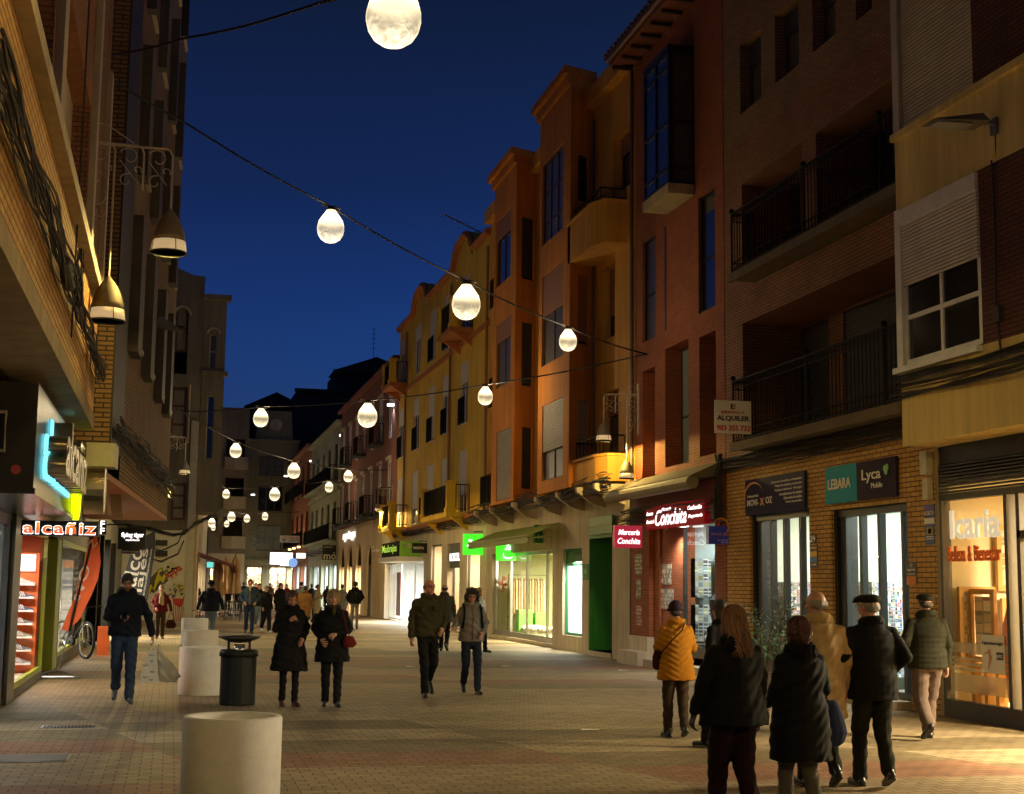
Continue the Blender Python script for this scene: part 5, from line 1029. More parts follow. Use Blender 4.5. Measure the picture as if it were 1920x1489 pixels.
for q in (op[1],op[3]): 
    f0=win(b,L,q[:4],.02,.09,1,1,limef,cglass,name='shop_window')
m=MB(); m.ob(L,g2[0]-.95,g2[0]-.02,-.3,.03,.2,topz-.02); m.ob(L,g2[0]-1.0,g2[0]+.1,-.3,.035,0,.2); m.build('lime_column',limef,b)
m=MB(); m.ob(L,g1[0]-.1,g2[1],.0,.03,.0,.14) if False else m.ob(L,g2[0]+.12,g2[1],.0,.04,.0,.2); m.ob(L,g1[0]-.05,g1[1]+.2,.0,.04,.0,.135); m.build('plinth',pm('dark_plinth',(.08,.06,.04),.6),b)
m=MB()
shoe_or=pm('display_orange',(.75,.16,.03),.6,var=.08)
r=room(b,L,(g1[0]-.05,g1[1]+.2,.14,topz),.9,.06,shoe_or,pm('pale_floor',(.6,.55,.42)),30,(1,.95,.85))
def shoe(m,pl,s,o,z,l=.42):
    P=pl.pt; m.cur=0; h=l*.12
    def ring(t,w,z0,z1): return [P(s+(t-.5)*l,o-w,z0),P(s+(t-.5)*l,o+w,z0),P(s+(t-.5)*l,o+w*.7,z1),P(s+(t-.5)*l,o-w*.7,z1)]
    rs=[ring(0,.05,z+.03,z+.15),ring(.2,.055,z+.03,z+.17),ring(.35,.055,z+.03,z+.155),ring(.5,.06,z+.03,z+.11),ring(.75,.065,z+.03,z+.08),ring(1,.035,z+.03,z+.05)]
    vs=[p for q in rs for p in q]; fs=[(0,1,2,3),(20,23,22,21)]
    for i in range(5):
        for j in range(4): fs.append((i*4+j,i*4+(j+1)%4,i*4+4+(j+1)%4,i*4+4+j))
    m.add(vs,fs); m.cur=1; m.hexa([P(s-.52*l,o-.065,z),P(s+.5*l,o-.065,z),P(s+.5*l,o+.065,z),P(s-.52*l,o+.065,z),P(s-.5*l,o-.06,z+.035),P(s+.48*l,o-.055,z+.035),P(s+.48*l,o+.055,z+.035),P(s-.5*l,o+.06,z+.035)])
    for sd in (1,-1):
        for k in range(3): m.tube([P(s-.08*l+k*.07*l,o+sd*.056,z+.13-.01*k),P(s+.02*l+k*.07*l,o+sd*.066,z+.045)],.008,4)
m=MB(); m.bx(-2.95,-2.19,g1[1]-.55,g1[1]-.50,.16,2.15); m.build('orange_panel',shoe_or,r)
for i,zz in enumerate((1.60,1.38,1.16,.94,.72,.50,.28)):
    t=thing('sneaker','%s sneaker, %s on the orange display panel'%(('white','navy','dark blue','charcoal','olive','black','grey')[i],('topmost','second from top','third from top','middle','fifth from top','second from bottom','lowest')[i]),'shoe',(-2.46,g1[1]-.68,zz),group='sneakers on the orange display')
    m=MB(); shoe(m,PL((-2.45,g1[1]-.68),(1,0),(0,-1)),.0,0,zz,.44); m.build('upper',[pm('shoe_%d'%i,((.6,.6,.6),(.06,.08,.12),(.05,.07,.13),(.16,.15,.15),(.2,.21,.14),(.12,.13,.13),(.22,.22,.23))[i],.7),white_p],t)
    m=MB(); m.bx(-2.50,-2.40,g1[1]-.70,g1[1]-.551,zz-.012,zz-.003); m.build('shelf',shoe_or,t)
m=MB(); m.bx(-2.85,-2.25,g1[1]-.64,g1[1]-.56,1.84,2.12); m.build('bright_sign_box',em('white_box',(1,1,1),2.0),r)
r=room(b,L,(g2[0]-.8,g2[1]+.2,.1,topz),2.6,.06,pm('shoe_shop_wall',(.50,.48,.42),.8),pm('pale_floor',(.6,.55,.42)),45,(1,.95,.85))
m=MB(); m.ob(L,g2[0]+2.0,g2[0]+2.2,-1.2,-.25,.2,.9); m.ob(L,g2[0]+4.5,g2[0]+4.7,-1.6,-.25,.2,1.3); m.ob(L,g2[1]-1.2,g2[1]-1.0,-2.0,-.2,.2,2.2); m.split('display_plinth',goodsm('shoe_wall',[(.7,.7,.66),(.6,.58,.5),(.2,.22,.24),(.7,.68,.6),(.65,.62,.55),(.75,.3,.1)],3,4),r)
r=room(b,L,(g2[1]+1.6,52,.1,2.9),3,.12,pm('black_shop_wall',(.50,.42,.28),.8),pm('dark_floor',(.1,.1,.1),.3),260,(1,.88,.65))
for k,y in enumerate((g2[1]+1.6,g2[1]+4.5,47,51.5)): m=MB(); m.ob(L,y,y+.5,-.3,.25,0,3.0); m.build('black_column',pm('black_gloss',(.008,.008,.008)),b)
win(b,L,(12.4,20.5,.1,2.5),.06,.08,5,1,gry,cglass,name='glass_doors'); r=room(b,L,(12.1,20.6,.1,2.55),2.2,.1,pm('pale_shop_wall',(.6,.62,.62),.8),pm('pale_floor',(.6,.55,.42)),22,(.88,.97,1)); m=MB(); [m.ob(L,s,s+.7,-1.6,-1.0,.1,1.5) for s in (13.5,15.6,17.8,19.4)]; m.split('display_rack',goodsm('rack_goods',[(.1,.1,.12),(.5,.5,.5),(.2,.22,.3),(.6,.58,.55)],8,6),r)
# fascia box with thick steel letters
b=thing('fascia_canopy','dark metal fascia canopy with thick steel letters back lit in cyan over the shoe shop','canopy',(-1.5,19,2.5)); LF=PL((-1.42,0),(0,1),(1,0))
m=MB(); m.ob(LF,15.4,23.6,-.9,0,2.62,3.72); m.ob(LF,15.3,23.7,-.95,.03,2.56,2.62); m.build('box',pm('fascia_metal',(.07,.068,.065),.25,.6,var=.3,scale=2),b)
m=MB(); m.bx(-2.25,-1.75,15.36,15.385,3.02,3.38); m.build('vent_grille',black,b); m=MB(); m.tube([(x,15.36,z) for x,z in ((-2.28,3.0),(-1.72,3.0),(-1.72,3.4),(-2.28,3.4))],.02,4,closed=True); m.build('vent_frame',pm('pvc_box',(.5,.46,.33)),b)
x_,z_=onY(29,880,15.35); m=MB(); m.lathe([(0,0),(.05,0),(.05,.01),(0,.01)],12); m.v=[(x_+p[0],15.38-p[2],z_+p[1]) for p in m.v]; m.build('heart_sticker',pm('sticker_red',(.35,.04,.03),.6),b)
rtext(b,LF,'alcañiz',(16.3,20.2,2.84,3.48),.05,pm('steel_letters',(.40,.33,.22),.25,.9),side=1,bold=.02,ex=.20)
rtext(b,LF,'alcañiz',(16.2,20.25,2.79,3.51),.012,em('cyan_halo',(.20,.85,1),1.6),side=1,bold=.03,ex=.02,name='back_light')
light('AREA',LF.pt(19.3,.10,3.1),1.0,(.2,.85,1),b,6,rot=(0,R_(90),0),sy=.5)
q=LF.pt(21.4,.16,2.98); t=thing('ring_sign','round steel ring sign with acid yellow back light beside the fascia letters','sign',q)
m=MB(); m.lathe([(.30,0),(.34,0),(.34,.28),(.30,.28)],24); m.v=[(q[0]+p[2],q[1]+p[0],q[2]+p[1]) for p in m.v]; m.build('ring',pm('steel_letters',(.4,.33,.22)),t)
m=MB(); m.lathe([(.22,-.1),(.43,-.1),(.43,-.02),(.22,-.02)],24); m.v=[(q[0]-.05+p[2],q[1]+p[0],q[2]+p[1]) for p in m.v]; m.build('yellow_glow',em('acid_yellow',(.75,1,.0),1.8),t)
m=MB(); m.ob(LF,21.3,21.5,.032,.1,2.9,3.06); m.build('mount',pm('fascia_metal',(.07,.068,.065)),t)
t,T,f,q=blade('black lightbox sign with glowing orange alcañiz lettering over the shoe shop window',20.5,(40,185,975,1003),black,.25,bracket=False)
m_,n_,p_=nodes('amber_letters'); g_=N(n_,"ShaderNodeNewGeometry"); s_=N(n_,"ShaderNodeSeparateXYZ"); n_.links.new(g_.outputs[0],s_.inputs[0]); cr=N(n_,"ShaderNodeValToRGB"); p_.inputs['Base Color'].default_value=(.02,.005,0,1); e=cr.color_ramp.elements; e[0].color=(1,.10,.01,1); e[1].color=(1,.50,.05,1); n_.links.new(mth(n_,'MULTIPLY_ADD',s_.outputs[2],6,-14.2),cr.inputs[0]); n_.links.new(cr.outputs[0],p_.inputs["Emission Color"]); p_.inputs["Emission Strength"].default_value=1.3
T('alcañiz',.022,.978,.06,.94,lit,bold=.042,o=.003,spacing=1.15); T('alcañiz',.034,.966,.12,.88,m_,bold=.022,o=.012,spacing=1.15)
t,T,f,q=blade('black hanging box sign reading flying tiger copenhagen',33,(222,274,990,1030),black,.3)
T('flying tiger',.12,.93,.52,.80,lit,bold=.03); T('copenhagen',.28,.78,.38,.50,lit,bold=.02)
fsign('small black strip sign with tiny white lettering under the flying tiger box',33.2,(228,262,1030,1038),black,(('PRENDAS DE HOMBRE',.08,.95,.3,.7,white_p),))
fsign('dark fascia edge with white FF letters left of the flying tiger box',30,(186,200,975,1002),black,(('F',.2,.8,.5,.95,lit),('F',.2,.8,.02,.45,lit)))
# ---- second block on the left, slightly turned into the street
o2=(-1.02,22.75); dd=_n((.85,15,0)); P2=PL(o2,(dd[0],dd[1]),(dd[1],-dd[0])); b=thing('tall_dark_building','tall shadowed brick apartment block leaning over the left side, seen edge on','building',(-1,29,0)); LB=15.1
hol=[]
for z in (6.0,9.2,12.4,15.6):
    for s in (3.2,6.4,9.6,12.6): hol.append((s,s+1.6,z,z+1.6,.12))
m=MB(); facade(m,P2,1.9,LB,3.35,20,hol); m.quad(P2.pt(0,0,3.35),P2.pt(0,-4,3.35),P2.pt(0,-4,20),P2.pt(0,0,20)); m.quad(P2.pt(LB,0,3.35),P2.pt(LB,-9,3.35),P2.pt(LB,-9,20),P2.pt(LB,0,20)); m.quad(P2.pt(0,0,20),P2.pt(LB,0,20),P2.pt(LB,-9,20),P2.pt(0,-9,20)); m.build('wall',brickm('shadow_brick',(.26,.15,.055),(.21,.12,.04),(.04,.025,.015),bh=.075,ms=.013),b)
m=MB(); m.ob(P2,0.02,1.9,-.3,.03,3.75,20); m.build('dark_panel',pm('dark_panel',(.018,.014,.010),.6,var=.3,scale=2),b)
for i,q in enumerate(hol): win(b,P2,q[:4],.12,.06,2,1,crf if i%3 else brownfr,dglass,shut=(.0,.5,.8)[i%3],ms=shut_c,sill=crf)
m=MB()
for i,z in enumerate((5.6,8.8,12.0,15.2)):
    for s in (2.2,5.2,8.6,11.4): m.ob(P2,s+.3*i%1,s+.9,.0,.18,z,z+2.4)
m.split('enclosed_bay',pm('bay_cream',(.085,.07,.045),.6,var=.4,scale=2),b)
m=MB(); m.ob(P2,-.0,LB,-1.9,.0,3.25,3.348); m.build('soffit',pm('soffit_terracotta',(.42,.17,.08),.7,var=.25),b)
m=MB(); m.ob(P2,-.25,.35,-.3,.12,3.42,3.78); m.build('cable_box',pm('pvc_box',(.5,.46,.33)),b)
cablerun(P2,.2,LB,4.0,.08,18,.08,71,'tangled cables hanging along the lower edge of the tall shadowed block',.015,.3)
m=MB()
for i,(s,o) in enumerate(((1.2,-.5),(2.6,-.3),(4.2,-.2))): q=P2.pt(s,o,3.05); m.hexa([(q[0]-.10,q[1]-.1,q[2]-.22),(q[0]+.10,q[1]-.1,q[2]-.25),(q[0]+.10,q[1]+.1,q[2]-.25),(q[0]-.10,q[1]+.1,q[2]-.22),(q[0]-.16,q[1]-.1,q[2]+.2),(q[0]+.03,q[1]-.1,q[2]+.2),(q[0]+.03,q[1]+.1,q[2]+.2),(q[0]-.16,q[1]+.1,q[2]+.2)])
t=thing('soffit_spotlights','row of beige box spotlights hanging under the terracotta soffit','spotlights',P2.pt(2.6,-.3,3.0)); m.split('spotlight',pm('spot_beige',(.30,.22,.12),.5),t)
q=P2.pt(12,.0,0); x,z=onY(312,612,29.5); t=thing('wall_floodlight','flat dark floodlight sticking out from the tall shadowed block on the left','street lamp',(x,29.5,z)); m=MB(); m.hexa([(x-.35,29.4,z),(x+.32,29.4,z-.08),(x+.32,29.7,z-.08),(x-.35,29.7,z),(x-.3,29.4,z+.05),(x-.1,29.45,z+.2),(x-.1,29.65,z+.2),(x-.3,29.7,z+.05)]); m.build('housing',pm('lamp_grey',(.16,.16,.15)),t); m=MB(); m.bx(x-.5,x+.35,29.5,29.55,z-.02,z+.03); m.build('arm',pm('dark_panel',(.018,.014,.010)),t)
# ---- church-like building and painted wall
b=thing('olive_townhouse','old olive grey townhouse with arched windows and a projecting corner bay','building',(0,66,0)); F3=FP(66); og=pm('olive_render',(.17,.145,.095),.85,var=.15,bump=.1)
def F3b(u0,u1,v0,v1): a,zt=onY(u0,v0,66); c,_=onY(u1,v0,66); _,z0=onY(u0,v1,66); return (a,c,z0,zt)
A1=F3b(322,352,725,830); A2=F3b(322,350,905,975)
am=MB(); x0,x1=-2.5,.96; ac=F3b(330,354,590,658)
archwall(am,F3,x0,x1,A1[3]+.6,15.4,[((ac[0]+ac[1])/2,(ac[1]-ac[0])/2,ac[3])],.3)
m=MB(); 
facade(am,F3,x0,x1,4.0,A1[3]+.6,[A1,(A2[0],A2[1],A2[2],A2[3])],.25); 
am.prism([F3.pt(x,0.003,z) for x,z in ((-2.5,15.4),(.96,15.4),(1.0,15.7),(.4,15.75),(-.2,16.0),(-1.2,16.4),(-2.5,16.6))],(0,.4,0)); shell(am,F3,x0,x1,0,15.4); am.build('wall',og,b)
m=MB(); facade(m,F3,-2.5,.96,0,4.0,[]); m.build('painted_wall',pm('wall_grey',(.66,.64,.55),.8,var=.1),b)
for q in (A1,A2): win(b,F3,q,.25,.12,1,3,pm('oxblood_frame',(.10,.03,.02),.6),pm('blind_pane',(.20,.17,.11),.5)); m=MB(); 
m.tube([F3.pt(*p) for p in ((A1[0]-.1,.03,A1[2]),(A1[0]-.1,.03,A1[3]+.1),(A1[1]+.1,.03,A1[3]+.1),(A1[1]+.1,.03,A1[2]))],.05,4); m.tube([F3.pt((ac[0]+ac[1])/2+((ac[1]-ac[0])/2+.08)*math.cos(a),.03,ac[3]+((ac[1]-ac[0])/2+.08)*math.sin(a)*1.1) for a in [i*math.pi/10 for i in range(11)]],.06,4); m.split('stone_surround',stone,b)
win(b,F3,(ac[0],ac[1],ac[2],ac[3]+.55),.3,.1,1,2,pm('oxblood_frame',(.1,.03,.02)),pm('blind_pane',(.2,.17,.11)))
m=MB(); m.ob(F3,.62,.96,.002,.10,0,9.0); m.build('pale_pilaster',pm('pale_pilaster',(.45,.42,.33),.8),b)
m=MB(); P=PL((0,66.02),(1,0),(0,-1)); bw=F3b(372,388,740,860); bw2=F3b(373,388,625,690)
facade(m,P,.98,2.0,4.9,14.6,[(1.28,1.62,bw[2],bw[3]),(1.28,1.62,bw2[2],bw2[3])],.2); shell(m,P,.98,2.0,4.9,14.6,4); m.quad(P.pt(.98,0,4.9),P.pt(2.0,0,4.9),P.pt(2.0,-4,4.9),P.pt(.98,-4,4.9)); m.ob(P,.9,2.2,-.2,.3,14.6,14.85); m.ob(P,.96,2.15,-.2,.2,F3b(400,405,700,700)[3]-.12,F3b(400,405,700,700)[3]+.1); m.build('corner_bay',og,b)
win(b,P,(1.28,1.62,bw[2],bw[3]),.2,.05,1,2,crf,dark); win(b,P,(1.28,1.62,bw2[2],bw2[3]),.2,.05,1,2,crf,dark)
m=MB(); m.tube([P.pt(1.45+.28*math.cos(a),.04,bw2[3]+.28*math.sin(a)) for a in [i*math.pi/8 for i in range(9)]],.05,4); m.build('arch_moulding',stone,b)
# mural on the painted wall
t=thing('wall_mural','graffiti mural: yellow zigzag letters, red appa lettering and a striped animal head','mural',(0,66,.2)); o=.012
def mp(u,v): x,z=onY(u,v,66-.02); return F3.pt(x,o,z)
mc={k:pm('mural_'+k,c,.7,var=.1) for k,c in dict(yellow=(.70,.62,.03),black=(.02,.02,.02),cream=(.6,.56,.38),red=(.5,.03,.03),dark=(.10,.10,.10)).items()}
def sh_(c,pts,dz=0):
    m=MB(); q=[mp(*p) for p in pts]; m.prism([(p[0],p[1]-dz,p[2]) for p in q],(0,.004,0)); return m
def px2(x,y): return (100+x/7.089,990+y/7.089)
sh_('dark',[px2(*p) for p in ((1240,800),(1330,870),(1530,700),(1440,520),(1250,700))]).build('dark_field',mc['dark'],t)
zig=[(1240,860),(1262,770),(1300,740),(1330,800),(1345,700),(1395,560),(1440,530),(1450,570),(1405,600),(1440,650),(1480,590),(1510,630),(1465,740),(1420,700),(1380,760),(1350,840),(1310,800),(1290,870)]
sh_('yellow',[px2(*p) for p in zig],.006).build('yellow_letters',mc['yellow'],t)
m=MB(); m.tube([(p[0],p[1]-.012,p[2]) for p in [mp(*px2(*q)) for q in zig]],.02,3,closed=True); m.build('black_outline',mc['black'],t)
sh_('cream',[px2(*p) for p in ((1455,560),(1560,430),(1740,560),(1600,700),(1520,680))],.002).build('cream_patch',mc['cream'],t)
m=MB()
for c,r in (((1525,520),18),((1580,545),16)): q=mp(*px2(*c)); m.ell((q[0],q[1]-.01,q[2]),(r/7.089/2667*66*1.0,.006,r/7.089/2667*66),10,8)
m.tube([(p[0],p[1]-.012,p[2]) for p in [mp(*px2(*q)) for q in ((1470,600),(1510,560),(1530,600),(1570,580),(1590,540),(1650,530))]],.035,4); m.build('figures_emblem',mc['black'],t)
a=mp(*px2(1525,700)); c=mp(*px2(1735,575)); rt=Vector(c)-Vector(a); Lr=rt.length; rt.normalize(); text(t,'appa',(a[0],a[1]-.008,a[2]),tuple(rt),tuple(rt.cross(Vector((0,-1,0)))*-1) if rt.cross(Vector((0,-1,0))).z<0 else tuple(rt.cross(Vector((0,-1,0)))),Lr,.33,mc['red'],bold=.03)
hd=[(1600,730),(1650,700),(1720,720),(1755,800),(1750,880),(1690,925),(1600,900),(1570,820)]; sh_('cream',[px2(*p) for p in hd],.002).build('animal_head',mc['cream'],t)
m=MB(); rn=random.Random(2)
for i in range(26): u=rn.uniform(1540,1745); v=rn.uniform(710,910); a=rn.uniform(0,3); q=[px2(u,v),px2(u+22*math.cos(a),v+22*math.sin(a)),px2(u+40*math.cos(a+.5),v+40*math.sin(a+.5))]; m.tube([(p[0],p[1]-.012,p[2]) for p in [mp(*k) for k in q]],.022,3)
m.build('stripes',mc['black'],t); m=MB()
for i in range(5): u=1640+i*22; q=[px2(u,760),px2(u+14,800)]; m.tube([(p[0],p[1]-.014,p[2]) for p in [mp(*k) for k in q]],.03,3)
m.build('yellow_stripes',mc['yellow'],t)
sh_('red',[px2(*p) for p in ((1580,930),(1740,940),(1720,1020),(1680,1060),(1600,1010))],.002).build('red_crown',mc['red'],t)
m=MB()
for i in range(6): u=1600+i*20; m.tube([(p[0],p[1]-.012,p[2]) for p in [mp(*px2(u+8*i,1010)),mp(*px2(u-6,1250))]],.018,3)
m.build('red_drips',mc['red'],t)
sh_('cream',[px2(*p) for p in ((1190,1280),(1270,1280),(1230,1190),(1190,1120))],.002).build('pale_base_shape',white_p,t)
for k,v in enumerate((1018,1038)):
    x,z=onY(303,v,65.95); m=MB(); m.bx(x-.26,x+.26,65.75,65.97,z-.12,z+.12); m.tube([(x-.5,65.8,z-.2),(x,65.7,z-.35),(x+.7,65.8,z+.0),(x+.95,65.85,z+.6)],.03,5); solo(m,'junction_box',wirem,('upper','lower')[k]+' black cable box above the mural','cables')
m=MB(); rn=random.Random(12)
for i in range(9): m.tube([(x,65.85-.02*i,z+rn.uniform(-.1,.1)) for x,z in ((-2,4.15),(-1,4.05),(0,3.8),(.5,3.9),(.96,4.3),(1.9,4.75))],.014,4)
solo(m,'cable_bundle',wirem,'black cables looping above the mural wall','cables')
# ---- left side beyond the mural: cafe row
o4=(1.15,70); d4=_n((1.7,54,0)); P4=PL(o4,(d4[0],d4[1]),(d4[1],-d4[0])); b=thing('cafe_row_building','dim building past the mural with lit cafe fronts and awnings below','building',(1.5,90,0))
hol=[(s,s+3,.1,2.9,.3) for s in (2,8,14,20,26,34,42)]; up=[(s,s+1.2,z,z+2,.08) for s in (3,10,17,24,31,38,45) for z in (5.2,8.6)]
m=MB(); facade(m,P4,0,54,0,12,hol+up); shell(m,P4,0,54,0,12); m.build('wall',pm('cafe_wall',(.36,.27,.15),.8,var=.15),b)
for q in up: win(b,P4,q[:4],.08,.09,2,1,white,pm('warm_room_pane',(.1,.08,.05),.2,emis=(1,.65,.3),es=.25) if int(q[0]*7)%5==0 else dark)
for i,q in enumerate(hol): room(b,P4,q[:4],1.2,.32,goodsm('cafe_goods%d'%i,[(.7,.55,.35),(.4,.25,.12),(.75,.65,.5),(.1,.08,.06),(.5,.15,.08),(.6,.6,.5)],3,3),pm('pale_floor',(.6,.55,.42)),75,(1,.82,.52) if i%2 else (1,.95,.8)); win(b,P4,q[:4],.3,.08,3,1,gry,goodsm('cafe_goods',[(.5,.3,.1),(.6,.1,.05),(.7,.6,.4),(.1,.1,.1)],4,6) if False else glass,name='shop_front')
for k,(s,c,lab) in enumerate(((3,(.10,.01,.02),'dark red'),(10,(.02,.02,.02),'black'))):
    m=MB(); m.hexa([P4.pt(s,.05,3.1),P4.pt(s+5,.05,3.1),P4.pt(s+5,1.9,2.45),P4.pt(s,1.9,2.45),P4.pt(s,.05,3.2),P4.pt(s+5,.05,3.2),P4.pt(s+5,1.9,2.55),P4.pt(s,1.9,2.55)]); m.ob(P4,s,s+5,1.88,1.93,2.2,2.46); solo(m,'awning',pm('awn%d'%k,c,.7),lab+' sloping awning over the cafe tables past the mural','awning')
fsign('small turquoise lit panel under the black awning',88,(388,400,1054,1064),em('turq',(.15,.8,.7),1.0))
# ================================================================ LAMPS
def place_bell(label,Y,ua,ub,va,vb,varm,right=False,on=1,r=None):
    """ua,ub: columns of the lamp nearer the wall and the lamp farther out"""
    xa,za=onY(ua,va,Y); xb,zb_=onY(ub,vb,Y); _,z0=onY((ua+ub)/2,varm,Y); sc=abs(xb-xa)/1.2
    x=xa-.62*sc if not right else xa+.62*sc
    return bracket_bell('hanging_street_lamp',label,(x,Y,z0),math.pi if right else 0,sc,((z0-za)/sc-.99,(z0-zb_)/sc-.99),on)
place_bell('pair of large bell lamps on a scrolled bracket, nearest the camera on the left',19.3,200,316,604,476,272,on=1)
place_bell('pair of bell lamps on a pale bracket high beside the red and orange buildings',30.6,1175,1132,898,827,738,True,on=1)
place_bell('smaller pair of bell lamps in front of the olive townhouse',50,311,346,935,889,818,on=3.4)
place_bell('small pair of bell lamps on the arcade building beside the yellow building',66.5,725,708,985,958,916,True,on=2.4)
place_bell('tiny bell lamps beside the far brick house above the white lightbox',108,545,533,950,1000,925,True,on=1.5) if False else None
# unseen copies of the bell lamps, added to light the foreground
for k,(x,y,rz) in enumerate(((9.6,8.5,math.pi),(-1.15,7.0,0),(10.2,-4,math.pi),(-2.1,-3,0))):
    bracket_bell('hanging_street_lamp',('bell lamps over the beauty shop corner, out of the picture','bell lamps above the left kerb nearest the viewer, out of the picture','bell lamps behind the viewer on the right','bell lamps behind the viewer on the left')[k],(x,y,7.6),rz,.75,(1.0,.8),(.14,.85,2.4,4.0)[k])
# ---------------------------------------------------------------- string lights
mb,nb,pb_=nodes('bulb_glass'); nb.nodes.remove(pb_); o_=nb.nodes["Material Output"]
tr=N(nb,"ShaderNodeBsdfTransparent"); tr.inputs[0].default_value=(.9,.87,.8,1); emi=N(nb,"ShaderNodeEmission"); emi.inputs[0].default_value=(1,.83,.52,1)
tc=N(nb,"ShaderNodeTexCoord"); sp=N(nb,"ShaderNodeSeparateXYZ"); nb.links.new(tc.outputs["Object"],sp.inputs[0])
nz=N(nb,"ShaderNodeTexNoise"); nz.inputs["Scale"].default_value=3.2; nz.inputs["Detail"].default_value=5; nz.inputs["Distortion"].default_value=1.5; nb.links.new(tc.outputs["Object"],nz.inputs["Vector"])
a1=mth(nb,'POWER',mth(nb,'MAXIMUM',mth(nb,'MULTIPLY_ADD',sp.outputs[2],1.0,1.0),0.0),1.6)        # bright near the lamp head
a2=mth(nb,'MULTIPLY',mth(nb,'POWER',mth(nb,'MAXIMUM',mth(nb,'MULTIPLY_ADD',sp.outputs[2],-1.0,-.85),0.0),1.2),3.5)
lw=N(nb,"ShaderNodeLayerWeight"); lw.inputs[0].default_value=.5
st=mth(nb,'ADD',mth(nb,'ADD',a1,a2),mth(nb,'POWER',lw.outputs["Facing"],3.0)); st=mth(nb,'MULTIPLY',st,mth(nb,'MULTIPLY_ADD',mth(nb,'POWER',nz.outputs[0],4.0),9.0,.10)); st=mth(nb,'ADD',st,mth(nb,'MULTIPLY',mth(nb,'POWER',mth(nb,'MAXIMUM',mth(nb,'MULTIPLY_ADD',sp.outputs[2],1.5,1.40),0.0),3.0),7.0))  # rim sheen, bottom highlight and caustic marks painted into the globe's emission
nb.links.new(mth(nb,'MINIMUM',mth(nb,'MULTIPLY_ADD',st,.80,.16),1.35),emi.inputs[1]); ad=N(nb,"ShaderNodeAddShader"); nb.links.new(tr.outputs[0],ad.inputs[0]); nb.links.new(emi.outputs[0],ad.inputs[1]); nb.links.new(ad.outputs[0],o_.inputs[0])
BULBW=(1,.80,.50)
bulb0=thing('festoon_bulb','x','light bulb',(0,0,0),0,'globe bulbs strung across the street',local=True)
m=MB(); prof=[(.17,-.14),(.22,-.22),(.33,-.37),(.44,-.54),(.495,-.74),(.50,-.90),(.455,-1.09),(.36,-1.24),(.22,-1.34),(.10,-1.375),(.002,-1.38)]; m.lathe(prof,32); m.build('globe',mb,bulb0,True)
m=MB(); m.lathe([(.001,-.02),(.12,-.04),(.155,-.10),(.17,-.20),(.0,-.21)],20); m.tube([(-.35,0,.06),(-.12,0,0),(.12,0,0),(.35,0,-.06)],.035,6); m.build('lamp_cap',pm('cap_brown',(.07,.05,.03),.5),bulb0)
m=MB(); m.lathe([(.0,-.215),(.165,-.22),(.17,-.34),(.001,-.36)],20); m.build('led_head',em('led_head',(1,.84,.55),3),bulb0)
BL=30
bl=[]
def bulb(u,v,d,Y,label,e=1,first=[True]):
    """bulb whose globe centre shows at (u,v) on a cable Y metres down the street; d diameter in pixels"""
    D=d*Y*1.03/2667; x,z=onY(u,v,Y); loc=(x,Y,z+.82*D)
    if first[0]: o=bulb0; o.location=loc; o.scale=(D,D,D); o['label']=label; first[0]=False
    else: o=dup(bulb0,loc,random.uniform(-.5,.5) if Y<40 else 0,label,sc=D)
    l=bpy.data.lights.new('bulb_light','POINT'); l.energy=BL*e; l.color=BULBW; l.shadow_soft_size=.03
    q=bpy.data.objects.new('bulb_light',l); C.objects.link(q); q.parent=o; q.location=(0,0,-.75); bl.append(loc); return loc
def cable(pts,label,r=.018):
    m=MB(); P=[]
    for a,b in zip(pts[:-1],pts[1:]):
        for i in range(8): t=i/8; P.append((a[0]+(b[0]-a[0])*t,a[1]+(b[1]-a[1])*t,a[2]+(b[2]-a[2])*t-.05*math.sin(math.pi*t)))
    P.append(pts[-1]); m.tube(P,r,5); solo(m,'festoon_cable',wirem,label,'cable')
def at(u,v,Y): x,z=onY(u,v,Y); return (x,Y,z)
c1=[bulb(620,428,50,25,'globe bulb on the near diagonal cable, nearest the left side in the open sky',.7),bulb(874,570,54,26.5,'globe bulb in the middle of the near diagonal cable, against the yellow parapet',.8),bulb(1065,640,34,28.5,'smallest globe bulb of the near diagonal cable, against the orange tower',.7)]
cable([at(168,118,22),at(350,232,23.5)]+c1+[at(1212,664,30.2)],'near cable running down across the street from the dark block to the red wall')
c0=bulb(738,32,106,13.5,'huge globe bulb cut by the top edge of the picture',.45)
cable([at(175,106,22.5),at(345,72,20),at(600,5,16),c0,(8.6,10,11.8),(9.7,9,11.9)],'topmost cable rising right out of the picture')
cable([at(1212,664,30.2)]+[bulb(910,744,28,37,'globe bulb before the window of the orange bay, on the second cable',3.2),bulb(689,781,36,42,'large globe bulb over the street against the dark red house',3.2),bulb(489,785,27,48,'globe bulb at the far left of the second cable, against the pale far building',3.2)]+[at(400,770,52),at(330,768,56)],'second cable sagging from the red brick wall to the olive townhouse')
lab='small far globe bulb '
cable([at(330,765,50),bulb(442,846,21,56,lab+'against the dark terraces, alone left of centre'),bulb(551,884,23,60,lab+'before the amber brick house front',2.5),bulb(653,894,17,68,lab+'close to the dark red brick wall',2.5),at(745,880,71)],'third cable between the olive townhouse and the yellow building corner',.02)
cable([at(410,905,70),bulb(424,927,13,80,lab+'highest of the left far cluster'),bulb(515,928,19,78,lab+'over the corner building window'),bulb(617,914,15,84,lab+'before the grey green house'),at(642,905,92)],'fourth cable across the far street',.022)
cable([at(395,955,95),bulb(397,981,13,98,lab+'at the left edge of the far street'),bulb(434,970,14,100,lab+'over the terrace building'),bulb(463,973,11,104,lab+'between the terrace and corner buildings'),bulb(497,969,11,106,lab+'just left of the iron spirals'),at(560,960,112)],'fifth cable across the far street',.025)
